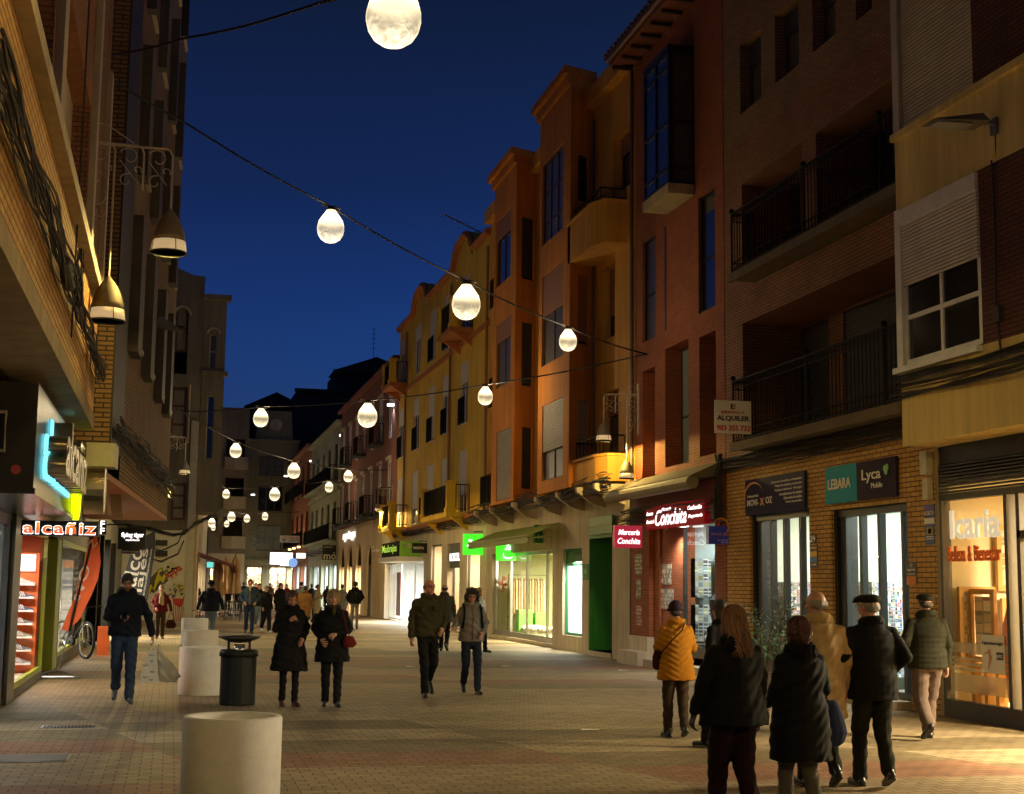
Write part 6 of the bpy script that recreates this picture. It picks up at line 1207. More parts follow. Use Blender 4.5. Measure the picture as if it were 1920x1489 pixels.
cable([at(388,980,112),bulb(400,990,8,118,lab+'lowest of the left far cluster'),bulb(425,983,9,120,lab+'second lowest of the left far cluster'),at(470,975,124)],'last cable at the end of the street',.03)
# small white wall spots above the dark red building and the far ones
for k,(u,v,Y) in enumerate(((732,760,69),(672,797,84),(641,817,92),(584,865,112),(536,893,124),(474,928,127))):
    x,z=onY(u,v,Y); m=MB(); m.bx(x-.16,x+.16,Y-.3,Y,z-.05,z+.05); t=thing('wall_spotlight',('lit white wall spotlight at the corner of the yellow building','lit white wall spotlight on the dark red building','lit white wall spotlight between the red and grey green houses','lit white wall spotlight on the amber brick house','tiny lit spotlight near the corner building','tiny lit spotlight on the terrace building edge')[k],'wall light',(x,Y,z),group='white wall spotlights'); m.build('lens',em('spot_white',(.95,.97,1),5),t)
    m=MB(); m.tube([(x,Y-.1,z+.05),(x+.1,Y+.3,z+.05)],.03,5); m.build('arm',grey,t)
    light('SPOT',(x,Y-.2,z-.1),60,(.95,.97,1),t,.08,spot=120)
# ================================================================ STREET FURNITURE
plm=pm('planter_concrete',(.84,.81,.74),.8,var=.14,scale=11,bump=.12,bscale=60)
x1,_=onG(342,1343,.71);x2,_=onG(531,1343,.71); yq=onG(436,1343,.71)[1]
pl0=thing('round_planter','white cylindrical concrete planter cut by the bottom edge, nearest the camera','planter',((x1+x2)/2+.0,yq+.0,0),0,'white cylindrical planters',local=True)
m=MB(); rr=.36; m.lathe([(rr-.01,0),(rr,.02),(rr,.70),(rr-.012,.715),(rr-.055,.715),(rr-.065,.70),(rr-.075,.45),(.001,.45)],48); m.build('body',plm,pl0,True)
m=MB(); m.lathe([(.001,.452),(rr-.077,.452)],32); m.build('soil',pm('dry_soil',(.30,.25,.17),.95,bump=.6,bscale=30,var=.4,scale=12),pl0)
for u,v,w_,lab in ((376,1306,0,'second white planter, partly behind the black litter bin'),(372,1250,0,'third white planter behind the second'),(362,1210,0,'farthest white planter, by the man in the dark blue jacket')):
    x,y=onG(u,v); dup(pl0,(x+.03,y+.36,0),1.3,lab)
# litter bin
xb,yb_=onG(446,1325); t=thing('litter_bin','black ribbed litter bin with hood and steel ashtray between the planters','litter bin',(xb,yb_+.27,0),0,None,local=True)
m=MB(); n=40; m.lathe([(.235,0),(.245,.03),(.245,.66),(.235,.67)],n)
m.v=[(p[0]*(1+(.012 if (i%n)%2 else 0)),p[1]*(1+(.012 if (i%n)%2 else 0)),p[2]) for i,p in enumerate(m.v)]; m.build('body',pm('bin_black',(.012,.014,.012),.6,.0,spec=.2),t)
m=MB(); m.lathe([(.268,.67),(.268,.72),(.25,.76),(.10,.77),(.001,.77)],32); m.build('rim',pm('bin_black',(.022,.025,.022)),t,True)
m=MB(); m.bx(-.16,-.13,-.05,.05,.72,.88); m.bx(.13,.16,-.05,.05,.72,.88); m.lathe([(.001,.85),(.12,.86),(.23,.90),(.30,.935),(.285,.95),(.001,.965)],32); m.build('hood',pm('bin_hood',(.035,.033,.027),.4,.4),t,True)
m=MB(); m.lathe([(.075,.70),(.075,.84),(.065,.84),(.06,.78),(.001,.78)],20,(0,-.17,0)); m.build('ashtray',pm('steel_bright',(.7,.68,.6),.15,1),t,True)
# bicycle leaning by the shop
def bicycle():
    x,y=onG(160,1236); t=thing('bicycle','black bicycle parked against the shop beside the orange flag, front wheel towards us','bicycle',(x,y,0),R_(118),None,local=True); t.scale=(1.15,1.15,1.15)
    bm_=pm('bike_black',(.015,.015,.017),.35,.2); tyr=pm('tyre',(.012,.012,.012),.8); ch=pm('chrome',(.55,.52,.45),.2,1)
    for k,cx in enumerate((0,1.08)):
        m=MB(); m.tube([(cx+.335*math.cos(a*math.pi/16),0,.35+.335*math.sin(a*math.pi/16)) for a in range(32)],.024,8,closed=True); w=m.build('wheel',tyr,t)
        m=MB(); m.tube([(cx+.305*math.cos(a*math.pi/16),0,.35+.305*math.sin(a*math.pi/16)) for a in range(32)],.012,5,closed=True); m.build('rim',ch,w)
        m=MB(); 
        for a in range(18): q=a*math.pi/9; m.tube([(cx+.03*math.cos(q),.02*(-1)**a,.35+.03*math.sin(q)),(cx+.3*math.cos(q+.1),0,.35+.3*math.sin(q+.1))],.0022,3)
        m.tube([(cx,-.05,.35),(cx,.05,.35)],.025,8); m.build('spokes',ch,w)
    m=MB()
    for a,b_,r in (((1.08,0,.35),(.62,0,.32),.012),((.62,0,.32),(.45,0,.82),.017),((.62,0,.32),(.12,0,.72),.019),((.45,0,.80),(.10,0,.80),.018),((1.08,.0,.35),(.48,0,.76),.010),((.10,0,.66),(.07,0,.86),.02)): m.tube([a,b_],r,8)
    m.build('frame',bm_,t); m=MB(); m.tube([(.09,.05,.66),(.0,.05,.35)],.016,8); m.tube([(.09,-.05,.66),(.0,-.05,.35)],.016,8); m.tube([(.09,-.05,.66),(.09,.05,.66)],.018,8); m.build('fork',ch,t)
    m=MB(); m.tube([(.07,0,.86),(.02,0,.98)],.014,8); m.tube([(-.02,-.30,1.0),(.0,-.12,.98),(.0,.12,.98),(-.02,.30,1.0)],.014,8); m.build('handlebar',bm_,t)
    m=MB(); m.tube([(.45,0,.8),(.42,0,.93)],.012,6); m.ell((.42,0,.95),(.14,.06,.03),14,8); m.build('saddle',bm_,t)
    m=MB(); m.tube([(.62,-.03,.32),(.62,.03,.32)],.09,16); m.tube([(.62,.05,.32),(.72,.06,.19)],.012,6); m.tube([(.62,-.05,.32),(.52,-.06,.45)],.012,6); m.bx(.68,.78,.04,.13,.17,.20); m.bx(.46,.56,-.14,-.04,.44,.47); m.build('cranks',bm_,t)
bicycle()
x,y=onG(180,1232); m=MB(); m.bx(x-.02,x+.24,y+.6,y+.85,.0,.66); solo(m,'advert_stand',pm('stand_orange',(.75,.13,.02),.6),'bright orange low advertising stand behind the bicycle','advert stand')
# feather flags
def flag(name,label,Y,base,outline,pole,mat,letters,base_kind=True):
    bx_,by=onG(*base); t=thing(name,label,'flag',(bx_,Y,0)); th=.012
    P=lambda u,v: (onY(u,v,Y)[0],onY(u,v,Y)[1])
    pts=[P(*q) for q in outline]; m=MB(); m.prism([(x,Y+.03*math.sin(z*3),z) for x,z in pts],(0,th,0)); m.build('banner',mat,t,)
    m=MB(); m.tube([(P(*q)[0],Y-.012+.03*math.sin(P(*q)[1]*3),P(*q)[1]) for q in pole],.022,6); m.build('pole_sleeve',black,t)
    m=MB(); q=P(*pole[-1]); m.tube([(q[0],Y,q[1]),(bx_,Y,.12)],.013,6); m.build('pole',alu,t)
    if base_kind:
        m=MB(); m.tube([(bx_-.42,Y-.25,.02),(bx_-.3,Y-.28,.03),(bx_+.3,Y-.28,.03),(bx_+.42,Y-.25,.02)],.018,6); m.tube([(bx_-.34,Y-.26,.03),(bx_-.18,Y-.1,.10),(bx_,Y,.13),(bx_+.18,Y-.1,.1),(bx_+.34,Y-.26,.03)],.016,6); m.tube([(bx_-.3,Y+.25,.02),(bx_,Y,.13),(bx_+.3,Y+.25,.02)],.014,6); m.build('cross_base',alu,t)
    for s,u0,v0,u1,v1,hh,mt in letters:   # baseline from (u0,v0) to (u1,v1)
        a=P(u0,v0); c=P(u1,v1); rt=Vector((c[0]-a[0],0,c[1]-a[1])); Ln=rt.length; rt.normalize(); up=Vector((-rt.z,0,rt.x)); text(t,s,(a[0],Y-.03,a[1]),tuple(rt),tuple(up),Ln,hh,mt,ex=.004,bold=.01)
    return t
fo=pm('flag_orange',(.80,.14,.03),.7,var=.12,scale=4); flt=pm('flag_letters',(.85,.62,.42),.7)
flag('feather_flag','tall orange feather flag curving beside the shoe shop, on a metal cross base',26.5,(110,1268),[(115,1180),(127,1184),(150,1160),(172,1115),(184,1085),(189,1055),(187,1035),(182,1007),(172,1006),(168,1010),(160,1045),(152,1080),(138,1125),(127,1150)],[(174,1006),(168,1030),(160,1062),(150,1100),(138,1150),(130,1184)],fo,[('Z',174,1030,184,1018,.12,flt),('O',160,1093,172,1064,.16,flt),('I',153,1109,160,1103,.11,flt),('S',147,1128,153,1117,.10,flt)])
fb_=pm('flag_black',(.035,.04,.045),.6,var=.3,scale=3)
flag('feather_flag','wide black feather flag with vertical white lettering in front of the mural wall',50,(252,1180),[(228,1130),(234,1075),(246,1035),(262,1010),(288,997),(290,1010),(286,1050),(281,1090),(272,1130),(262,1152),(250,1160),(240,1150)],[(290,998),(289,1030),(284,1070),(276,1120),(266,1150)],fb_,[('halcón',250,1122,274,1008,.46,white_p),('viajes',266,1136,283,1030,.30,white_p),('www.halcondesdepalencia.com',270,1128,287,1030,.09,white_p)],False)
# cafe terrace: closed parasols, tables and chairs
for k,(u,vt_,vb_,Y,lab) in enumerate(((410,1047,1140,78,'left closed tan parasol over the cafe terrace'),(424,1045,1140,80,'middle closed tan parasol over the cafe terrace'),(442,1042,1145,76,'right closed tan parasol, the widest, over the cafe terrace'))):
    x,zt_=onY(u,vt_,Y); t=thing('closed_parasol',lab,'parasol',(x,Y,0),group='closed parasols on the cafe terrace'); m=MB(); m.tube([(x,Y,0),(x,Y,zt_+.1)],.03,6); m.build('pole',grey,t)
    m=MB(); n=16; R0=[(.03,0),(.16,-.3),(.24,-.7),(.22,-1.2),(.30,-1.7),(.33,-1.95),(.05,-2.0)]; m.lathe(R0,n,(0,0,0)); m.v=[(x+p[0]*(1.25 if (i%n)%2 else .8),Y+p[1]*(1.25 if (i%n)%2 else .8),zt_+p[2]) for i,p in enumerate(m.v)]; m.build('folded_canopy',pm('parasol_tan',(.36,.22,.10),.85,var=.25),t)
    m=MB(); m.lathe([(.001,0),(.3,0),(.3,.08),(.001,.1)],16,(x,Y,0)); m.build('base',slate,t)
ch0=None
def chair_at(x,y,rz,label):
    global ch0
    if ch0 is None:
        ch0=thing('terrace_chair',label,'chair',(x,y,0),rz,'dark terrace chairs of the cafe',local=True); cm=pm('chair_dark',(.025,.022,.02),.5)
        m=MB(); m.bx(-.22,.22,-.22,.22,.43,.46); m.build('seat',cm,ch0)
        m=MB(); m.tube([(-.21,.2,.45),(-.22,.26,.85),(.22,.26,.85),(.21,.2,.45)],.014,5)
        for i in range(5): q=-.16+.08*i; m.tube([(q,.21,.46),(q,.26,.84)],.008,4)
        m.build('backrest',cm,ch0)
        for sx in (-1,1):
            for sy in (-1,1): m=MB(); m.tube([(sx*.2,sy*.2,.44),(sx*.23,sy*.24,0)],.013,5); m.build('leg',cm,ch0)
    else: dup(ch0,(x,y,0),rz,label)
k=0
for tx,ty in ((1.6,66.5),(2.9,68),(3.9,65.5),(2.3,72.5)):
    t=thing('terrace_table','%s dark cafe table among the terrace chairs'%('left front','middle','right front','rear')[k],'table',(tx,ty,0),group='cafe tables'); m=MB(); m.bx(tx-.33,tx+.33,ty-.33,ty+.33,.72,.75); m.build('tabletop',pm('table_dark',(.05,.04,.035),.3),t); m=MB(); m.tube([(tx,ty,.02),(tx,ty,.72)],.03,8); m.bx(tx-.25,tx+.25,ty-.25,ty+.25,0,.02); m.build('leg',grey,t)
    for j,(dx,dy,rz) in enumerate(((-.6,0,R_(90)),(.6,0,R_(-90)),(0,-.6,R_(180)),(0,.6,0))): chair_at(tx+dx,ty+dy,rz+.1*j,'dark slatted chair on the %s side of the %s cafe table'%(('left','right','near','far')[j],('left front','middle','right front','rear')[k]))
    k+=1
# shrub in a pot near the shops on the right
def shrub(x,y,h,label,seed,rad=.35):
    rn=random.Random(seed); t=thing('potted_shrub',label,'plant',(x,y,0)); m=MB(); m.lathe([(.17,0),(.24,.4),(.21,.4),(.2,.34),(.001,.34)],16,(x,y,0)); m.build('pot',pm('pot_grey',(.12,.1,.09),.7),t)
    m=MB(); tips=[]
    for i in range(16):
        a=rn.uniform(0,6.28); r=rn.uniform(.1,1)*rad; tp=(x+r*math.cos(a),y+r*math.sin(a),h*rn.uniform(.6,1.05)); m.tube([(x,y,.34),((x*.6+tp[0]*.4),(y*.6+tp[1]*.4),.34+(tp[2]-.34)*.6),tp],[.012,.008,.003],4); tips.append(tp)
    m.build('stems',pm('stem_brown',(.08,.05,.03),.8),t); m=MB()
    for tp in tips:
        for j in range(34):
            q=rn.random()*.8; c=Vector((tp[0]+(x-tp[0])*q*.6+rn.gauss(0,.05),tp[1]+(y-tp[1])*q*.6+rn.gauss(0,.05),tp[2]-(tp[2]-.4)*q*.8+rn.gauss(0,.03))); d=Vector((rn.gauss(0,1),rn.gauss(0,1),rn.gauss(.2,.6))).normalized(); s=d.orthogonal().normalized()*.018; L_=rn.uniform(.05,.09); m.add([c,c+d*L_*.5+s,c+d*L_,c+d*L_*.5-s],[(0,1,2,3)])
    m.build('leaves',pm('leaf_dark',(.06,.10,.025),.6,var=.5,scale=9),t)
x,y=8.9,20.6; shrub(x,y,1.55,'leafy potted shrub between the women and the phone shop door',5,.6)
shrub(8.6,97,1.6,'round green plant beside the far shop doorway',9,.6)
# litter dots / paper scraps
for k,(u,v) in enumerate(((1167,1258),(950,1250),(770,1251),(1105,1370))):
    x,y=onG(u,v); m=MB(); m.poly([(x-.12,y-.05,.012),(x+.10,y-.09,.02),(x+.13,y+.04,.013),(x-.06,y+.08,.016)]); solo(m,'paving_plate' ,pm('marker_white',(.6,.57,.48),.5),('small pale marker plate on the paving right of centre','small pale marker plate on the paving right of the walking woman','small pale marker plate left of the walking man','small pale marker in the near right paving')[k],'marker')
# ================================================================ PEOPLE
def vox(mb,size,sm=2,fn=None):
    """union of overlapping closed shapes as ONE continuous surface"""
    me=mb.mesh('v'); ob=bpy.data.objects.new('v',me); C.objects.link(ob)
    r=ob.modifiers.new('r','REMESH'); r.mode='VOXEL'; r.voxel_size=size
    if sm: s=ob.modifiers.new('s','SMOOTH'); s.factor=.5; s.iterations=sm
    dg=bpy.context.evaluated_depsgraph_get(); out=bpy.data.meshes.new_from_object(ob.evaluated_get(dg)); bpy.data.objects.remove(ob)
    if fn:
        k=len(out.vertices); co_=np.empty(k*3,np.float32); out.vertices.foreach_get('co',co_); no=np.empty(k*3,np.float32); out.vertices.foreach_get('normal',no)
        p=co_.reshape(-1,3); n=no.reshape(-1,3); out.vertices.foreach_set('co',(p+n*fn(p,n)[:,None]).astype(np.float32).ravel()); out.update()
    out.shade_smooth(); return out
def put(me,name,mats,parent):
    me.name=name; me.materials.clear()
    for m in (mats if isinstance(mats,(list,tuple)) else [mats]): me.materials.append(m)
    me.polygons.foreach_set("material_index",[0]*len(me.polygons))
    o=bpy.data.objects.new(name,me); C.objects.link(o); o.parent=parent; o['_l']=1; POS[o.name]=(0,0,0); return o
def skinmat():
    m,n,b=nodes('skin'); a=N(n,"ShaderNodeAttribute",attribute_name='tone'); n.links.new(a.outputs["Color"],b.inputs["Base Color"]); b.inputs["Roughness"].default_value=.5
    b.inputs["Subsurface Weight"].default_value=.0; return m
SKIN=skinmat()
def hairm(name,c): 
    return pm('hair_'+name,c,.55,var=.45,scale=60,bump=.5,bscale=120)
HAIR=dict(brown=hairm('brown',(.028,.015,.009)),black=hairm('black',(.012,.010,.010)),blond=hairm('blond',(.30,.20,.09)),grey=hairm('grey',(.20,.185,.165)),auburn=hairm('auburn',(.06,.018,.010)),chestnut=hairm('chestnut',(.06,.026,.012)),dred=hairm('dred',(.035,.006,.006)),dk=hairm('dk',(.02,.012,.008)))
def clothm(name,c,rough=.85): return pm('cloth_'+name,tuple(q*.8 for q in c),rough,var=.22,scale=14,bump=.35,bscale=160,spec=.12)
CL={k:clothm(k,c) for k,c in dict(navy=(.012,.014,.026),black=(.010,.010,.011),jeans=(.035,.055,.10),jeansd=(.018,.026,.045),jeansl=(.13,.18,.24),khaki=(.048,.042,.020),mustard=(.46,.19,.015),camel=(.45,.31,.15),maroon=(.14,.012,.014),cream=(.55,.42,.20),beige=(.30,.24,.15),greygr=(.10,.10,.075),olive=(.020,.019,.010),brown=(.05,.032,.02),taupe=(.13,.09,.07),plum=(.022,.008,.012),grey=(.16,.15,.13),greyl=(.20,.19,.16),denim=(.045,.07,.10),tan=(.26,.13,.04),purple=(.035,.02,.035),check=(.14,.12,.09),white=(.5,.5,.47),blue=(.02,.03,.09),leather=(.05,.015,.008),olg=(.07,.075,.055)).items()}
CL['shoe']=pm('shoe_black',(.012,.011,.010),.35); CL['shoeb']=pm('shoe_brown',(.07,.022,.010),.4); CL['shoew']=pm('shoe_white',(.45,.45,.42),.6); CL['shoeg']=pm('shoe_grey',(.06,.08,.08),.6)
def hand(m,w,d,up,side,s=1,curl=.5,grip=False):
    """palm, four bent fingers of unequal length and a thumb; w wrist, d finger direction, up = back of hand"""
    w=Vector(w); d=Vector(d).normalized(); up=Vector(up); up=(up-d*up.dot(d)).normalized(); lat=d.cross(up)*side
    m.limb([w,w+d*.03*s],[.026*s,.028*s],8)
    for k in (-1.5,-.5,.5,1.5): m.limb([w+d*.02*s+lat*k*.010*s,w+d*.088*s+lat*k*.0195*s],[.015*s,.0125*s],8)
    L_=(.060,.078,.072,.066)
    for i,k in enumerate((1.5,.5,-.5,-1.5)):
        b=w+d*.088*s+lat*k*.021*s*-1; l=L_[3-i]*s; c=curl*(1.0+.1*i); d1=(d*math.cos(c*.6)-up*math.sin(c*.6)); d2=(d*math.cos(c*1.7)-up*math.sin(c*1.7)); d3=(d*math.cos(c*2.6)-up*math.sin(c*2.6)); sp=lat*(-k*.03)*s
        p1=b+d1*l*.45+sp*.3; p2=p1+d2*l*.32; p3=p2+d3*l*.26; m.limb([b,p1,p2,p3],[.0098*s,.0092*s,.0085*s,.0075*s],8)
    t0=w+d*.03*s+lat*.022*s; t1=t0+(lat*.75+d*.55-up*.3).normalized()*.038*s; t2=t1+(d*.85+lat*.1-up*.5).normalized()*.032*s; m.limb([t0,t1,t2],[.014*s,.0115*s,.009*s],8)
def person(label,u=None,vf=None,hgt=1.7,face=0,xy=None,female=False,coat=None,trousers=None,shoes='shoe',hair=('short','brown'),stride=.18,lead=1,arms=('down','down'),detail=0,hem=.86,wide=1.0,flare=.0,collar=.05,quilt=None,headtilt=(0,0),tone=(.42,.21,.125),group=None,hood=False,scarf=None,beard=0,glasses=False,neckc=None,fur=False,cap=None,stoop=0,belt=False,legw=1.0,liftback=True,placket=None,lift=None):
    x,y=xy if xy else onG(u,vf); sc=hgt/1.73
    t=thing('person',label,'person',(x,y,0),face,group,local=True); t.scale=(sc,sc,sc)
    V=Vector; vs={2:.0075,1:.011,0:.016}[detail]; sw=(.155 if female else .178)*wide**.3
    st=stride; L_={}
    for s in (-1,1):
        f=(s==lead); hx=.085*s
        if f: J=[V((hx,0,.92)),V((hx*1.05,-st*.75,.50)),V((hx,-st*1.0,.10))]; toe=V((hx*1.25,-st-.17,.035)); heel=V((hx,-st+.05,.045))
        else: 
            lf=(lift if lift is not None else .10*min(st/.2,1.5)) if liftback else 0
            J=[V((hx,0,.92)),V((hx*1.05,-st*.10,.485)),V((hx,st*.95,.11+lf))]; toe=V((hx*1.2,st*.95-.13,.035+lf*.15)); heel=V((hx,st*.95+.07,.055+lf*1.2))
        L_[s]=(J,toe,heel)
    # --- body (one mesh): head, neck, trunk core, arms, hands, legs
    b=MB(); pitch,yaw=headtilt; hc=V((0,-.03-stoop*.10,1.60-stoop*.03))
    RM=Matrix.Rotation(yaw,4,'Z')@Matrix.Rotation(pitch,4,'X'); nk=V((0,.0-stoop*.05,1.50)); HP=lambda p: nk+RM.to_3x3()@(V(p)+V((0,-.015,.115)))
    r3=RM.to_3x3()
    b.ell(HP((0,.012,.012)),(.076,.094,.094),18,14,r3); b.ell(HP((0,-.022,-.040)),(.058,.068,.078),16,12,r3)
    b.limb([HP((0,.02,-.06)),(0,.012-stoop*.04,1.44)],[.055 if not female else .047,.06],12)
    b.limb([HP((0,-.088,.008)),HP((0,-.108,-.026))],[.011,.016],8); b.ell(HP((0,-.078,-.095)),(.026,.02,.018),8,6,r3)
    for s in (-1,1): b.ell(HP((.078*s,.010,-.010)),(.011,.019,.030),8,6,r3); b.ell(HP((.036*s,-.066,-.035)),(.024,.020,.024),8,6,r3)
    b.limb([HP((-.035,-.083,.030)),HP((.035,-.083,.030))],[.014,.014],8)
    b.ell(HP((0,-.082,-.062)),(.026,.012,.009),8,6,r3)
    b.loft([(0,.0,.90,.12,.09),(0,0,1.1,.11,.08),(0,-.0,1.3,.13,.085),(0,0,1.42,.10,.07),(0,0,1.47,.05,.05)],14)
    A={}
    for s,a in zip((-1,1),arms):
        sh=V((sw*s,.01-stoop*.04,1.362))
        P_=dict(down=((sw+.055)*s,.03,1.13,(sw+.075)*s,-.05,.875),back=((sw+.05)*s,.11,1.14,(sw+.075)*s,.10,.885),fwd=((sw+.05)*s,-.04,1.14,(sw+.05)*s,-.20,.93),
             pocket=((sw+.10)*s,.07,1.16,(sw+.01)*s,-.12,1.0),phone=((sw+.045)*s,-.03,1.13,.07*s,-.27,1.14),chest=((sw+.07)*s,-.04,1.15,.06*s,-.18,1.26),belly=((sw+.08)*s,.0,1.14,.05*s,-.19,1.08),
             gest=((sw+.09)*s,.0,1.16,(sw+.17)*s,-.22,1.10),bag=((sw+.06)*s,.03,1.13,(sw+.06)*s,-.15,.98),out=((sw+.11)*s,.02,1.15,(sw+.17)*s,-.02,.90))[a]
        el=V(P_[:3]); wr=V(P_[3:]); A[s]=(sh,el,wr,a); b.limb([sh,el,wr],[.05,.038,.026],10)
        d=(wr-el).normalized()
        if detail or a in('phone','chest','gest'):
            bk=V((s,0,.2)) if a in('down','back','fwd','out','bag','pocket') else V((0,-.6,.6)); hand(b,wr,d if a!='chest' else (d+V((-s*.5,0,.4))),bk,s,1.0,.9 if a in('phone','bag','chest') else .55)
        else: hand(b,wr,d,V((s,0,.2)),s,1.15,.5)
    for s in (-1,1): J,toe,heel=L_[s]; b.limb(J,[.07,.05,.035],10)
    bm_=vox(b,max(vs,.0085) if detail<2 else .0072,1)
    k=len(bm_.vertices); co_=np.empty(k*3,np.float32); bm_.vertices.foreach_get('co',co_); p=co_.reshape(-1,3)
    Hm=np.array(HP((0,0,0))); q=(p-Hm)@np.array(r3); col=np.tile(np.array([*tone,1.0],np.float32),(k,1))
    nz_=1+.12*np.sin(q[:,0]*40)*np.sin(q[:,2]*55); col[:,:3]*=nz_[:,None]
    front=(q[:,1]<-.045)&(abs(q[:,0])<.08)&(abs(q[:,2])<.13)
    ck=front&(abs(abs(q[:,0])-.042)<.02)&(abs(q[:,2]+.03)<.02); col[ck,:3]*=np.array([1.15,.85,.85])
    for s in (-1,1):
        e=front&(abs(q[:,0]-.031*s)<.014)&(abs(q[:,2]-.008)<.006); col[e,:3]=(.06,.035,.028)
        e=front&(abs(q[:,0]-.033*s)<.024)&(abs(q[:,2]-.033)<.007); col[e,:3]*=.5
    lp=front&(abs(q[:,0])<.026)&(abs(q[:,2]+.066)<.009); col[lp,:3]*=np.array([.75,.38,.38]); 
    if beard: bd=(q[:,1]<-.02)&(q[:,2]<-.045)&(q[:,2]>-.14)&(abs(q[:,0])<.08)&~lp; col[bd,:3]=col[bd,:3]*(1-beard)+np.array([.03,.02,.014])*beard
    at_=bm_.color_attributes.new('tone','FLOAT_COLOR','POINT'); at_.data.foreach_set('color',col.astype(np.float32).ravel()); put(bm_,'body',SKIN,t)
    # --- trousers
    rs=np.random.RandomState(int(x*100+y*37)&0xffff); ph=rs.uniform(0,6,8)
    def wr_(amp): return lambda p,n: amp*(.8*np.sin(p[:,2]*24+p[:,0]*21*np.sin(ph[3]*3)+ph[0]+1.8*np.sin(p[:,2]*7+p[:,0]*9+ph[4]))*np.sin(p[:,0]*19+ph[1]+p[:,2]*9+p[:,1]*12)+.5*np.sin(p[:,2]*57+p[:,0]*31+ph[2]+2*np.sin(p[:,0]*14+p[:,1]*11)))
    m=MB()
    for s in (-1,1):
        J,toe,heel=L_[s]; m.limb([J[0]+V((0,0,-.02)),J[1],J[2]+V((0,0,-.01))],[.098*legw,.073*legw,.060*legw],12)
    m.loft([(0,.005,.80,.15,.10),(0,.01,.90,.165*wide**.4,.12),(0,0,1.0,.15,.105),(0,0,1.06,.14,.1)],16); put(vox(m,max(vs,.010),2,wr_(.006)),'trousers',CL[trousers],t)
    for s in (-1,1):
        m=MB(); J,toe,heel=L_[s]; a=J[2]; m.limb([heel,(heel+toe)/2+V((0,0,.01)),toe],[.038,.041,.034],12); m.limb([a+V((0,0,.02)),(heel+a)/2],[.045,.042],10)
        sh_o=put(vox(m,.011,1),'shoe',CL[shoes],t)
        if detail:
            m=MB(); m.limb([heel+V((0,0,-.030)),toe+V((0,0,-.022))],[.012,.012],6); m.limb([heel+V((.028,0,-.030)),toe+V((.024,0,-.022))],[.012,.010],6); m.limb([heel+V((-.028,0,-.030)),toe+V((-.024,0,-.022))],[.012,.010],6)
            m.build('sole',CL['shoew'] if shoes in('shoeg','shoew') else CL['shoe'],sh_o)
    # --- coat
    W=wide; m=MB(); so=-stoop*.05; hz=hem; fl=flare
    hipw=(.185 if not female else .19)*W
    rg=[(0,.01,hz,hipw+fl,.135*W+fl*.7),(0,.01,hz+.05,hipw+fl*.9+.002,.137*W+fl*.6)]
    if hz<.8: rg.append((0,.012,.86,hipw+fl*.35,.138*W+fl*.2))
    rg+=[(0,.012,.98,hipw*.985,.138*W),(0,.0,1.10,.172*W if not female else .16*W,.13*W),(0,.0+so*.5,1.25,.185*W,.135*W),(0,.01+so,1.36,.175*W,.122),(0,.012+so,1.42,.14,.10),(0,.012+so,1.475,.085,.08)]
    m.loft(rg,22)
    for s in (-1,1):
        sh,el,wr,a=A[s]; m.limb([V((.085*s,.01+so,1.405)),sh+V((0,0,-.005))],[.060,.064],12); e2=wr-(wr-el).normalized()*.015; m.limb([sh,el,e2],[.064*W**.5,.057*W**.5,.048],12)
    if collar: m.tube([(.088*math.cos(a),.012+so+.082*math.sin(a)*1.0,1.475+.02*math.sin(a)) for a in [i*math.pi/8 for i in range(16)]],.022+collar*.3,8,closed=True)
    if hood: m.ell((0,.10+so,1.43),(.13,.085,.10),14,10); m.tube([(.10*math.cos(a),.02+so+.10*math.sin(a),1.46+.02*math.sin(a)) for a in [i*math.pi/8 for i in range(16)]],.04,8,closed=True)
    amp=(.0085 if detail==2 else .006) if not quilt else .003; w0=wr_(amp)
    if quilt:
        kind,per,am=quilt
        def fq(p,n):
            z=p[:,2]+(np.abs(p[:,0])*(-.55) if kind=='chev' else 0); return w0(p,n)+am*(np.abs(np.sin(np.pi*z/per))-.6)
    else: fq=w0
    if fur:
        f1=fq; fq=lambda p,n: f1(p,n)+np.where((p[:,2]>1.40)&(np.abs(p[:,0])<.17),.014*np.sin(p[:,0]*170+p[:,2]*90)*np.sin(p[:,1]*150+p[:,2]*130),0)
    c=put(vox(m,max(vs,.009),2,fq),'coat',CL[coat] if isinstance(coat,str) else coat,t)
    if placket is not None: q=MB(); q.tube([(0,-.137*W+.0-.002,hz+.03),(0,-.142*W,1.0),(0,-.134*W,1.12),(0,-.14*W+so*.5,1.26),(0,-.122+so,1.38),(0,-.09+so,1.47)],.009,6); q.build('zip',placket,c)
    if detail and belt:
        q=MB()
        for s in (-1,1): q.bx(.05*s if s>0 else -.14,.14 if s>0 else -.05,-.152*W+so*.5,-.125*W,1.25,1.31); q.bx(.05*s if s>0 else -.14,.14 if s>0 else -.05,-.157*W+so*.5,-.13*W,1.305,1.33)
        q.build('pocket_flaps',CL[coat],c)
    # --- head cover
    kind,hc_=hair; hm=HAIR.get(hc_) or CL[hc_]; m=MB(); he=lambda c,r: m.ell(HP(c),r,16,12,r3)
    if kind=='short': he((0,.020,.030),(.084,.100,.092)); he((0,.055,-.01),(.07,.06,.07))
    elif kind=='bald': he((0,.055,-.012),(.083,.058,.055)); [m.ell(HP((.070*s,.02,-.0)),(.018,.045,.035),8,6,r3) for s in (-1,1)]
    elif kind=='bob': he((0,.022,.030),(.092,.105,.096)); he((0,.055,-.03),(.090,.065,.10)); [he((.072*s,.01,-.03),(.026,.05,.075)) for s in (-1,1)]; he((.01,-.062,.062),(.06,.03,.028))
    elif kind=='tied': he((0,.024,.030),(.086,.101,.092)); he((0,.11,.0),(.045,.045,.045)); [he((.07*s,.01,-.01),(.018,.04,.04)) for s in (-1,1)]
    elif kind=='long':
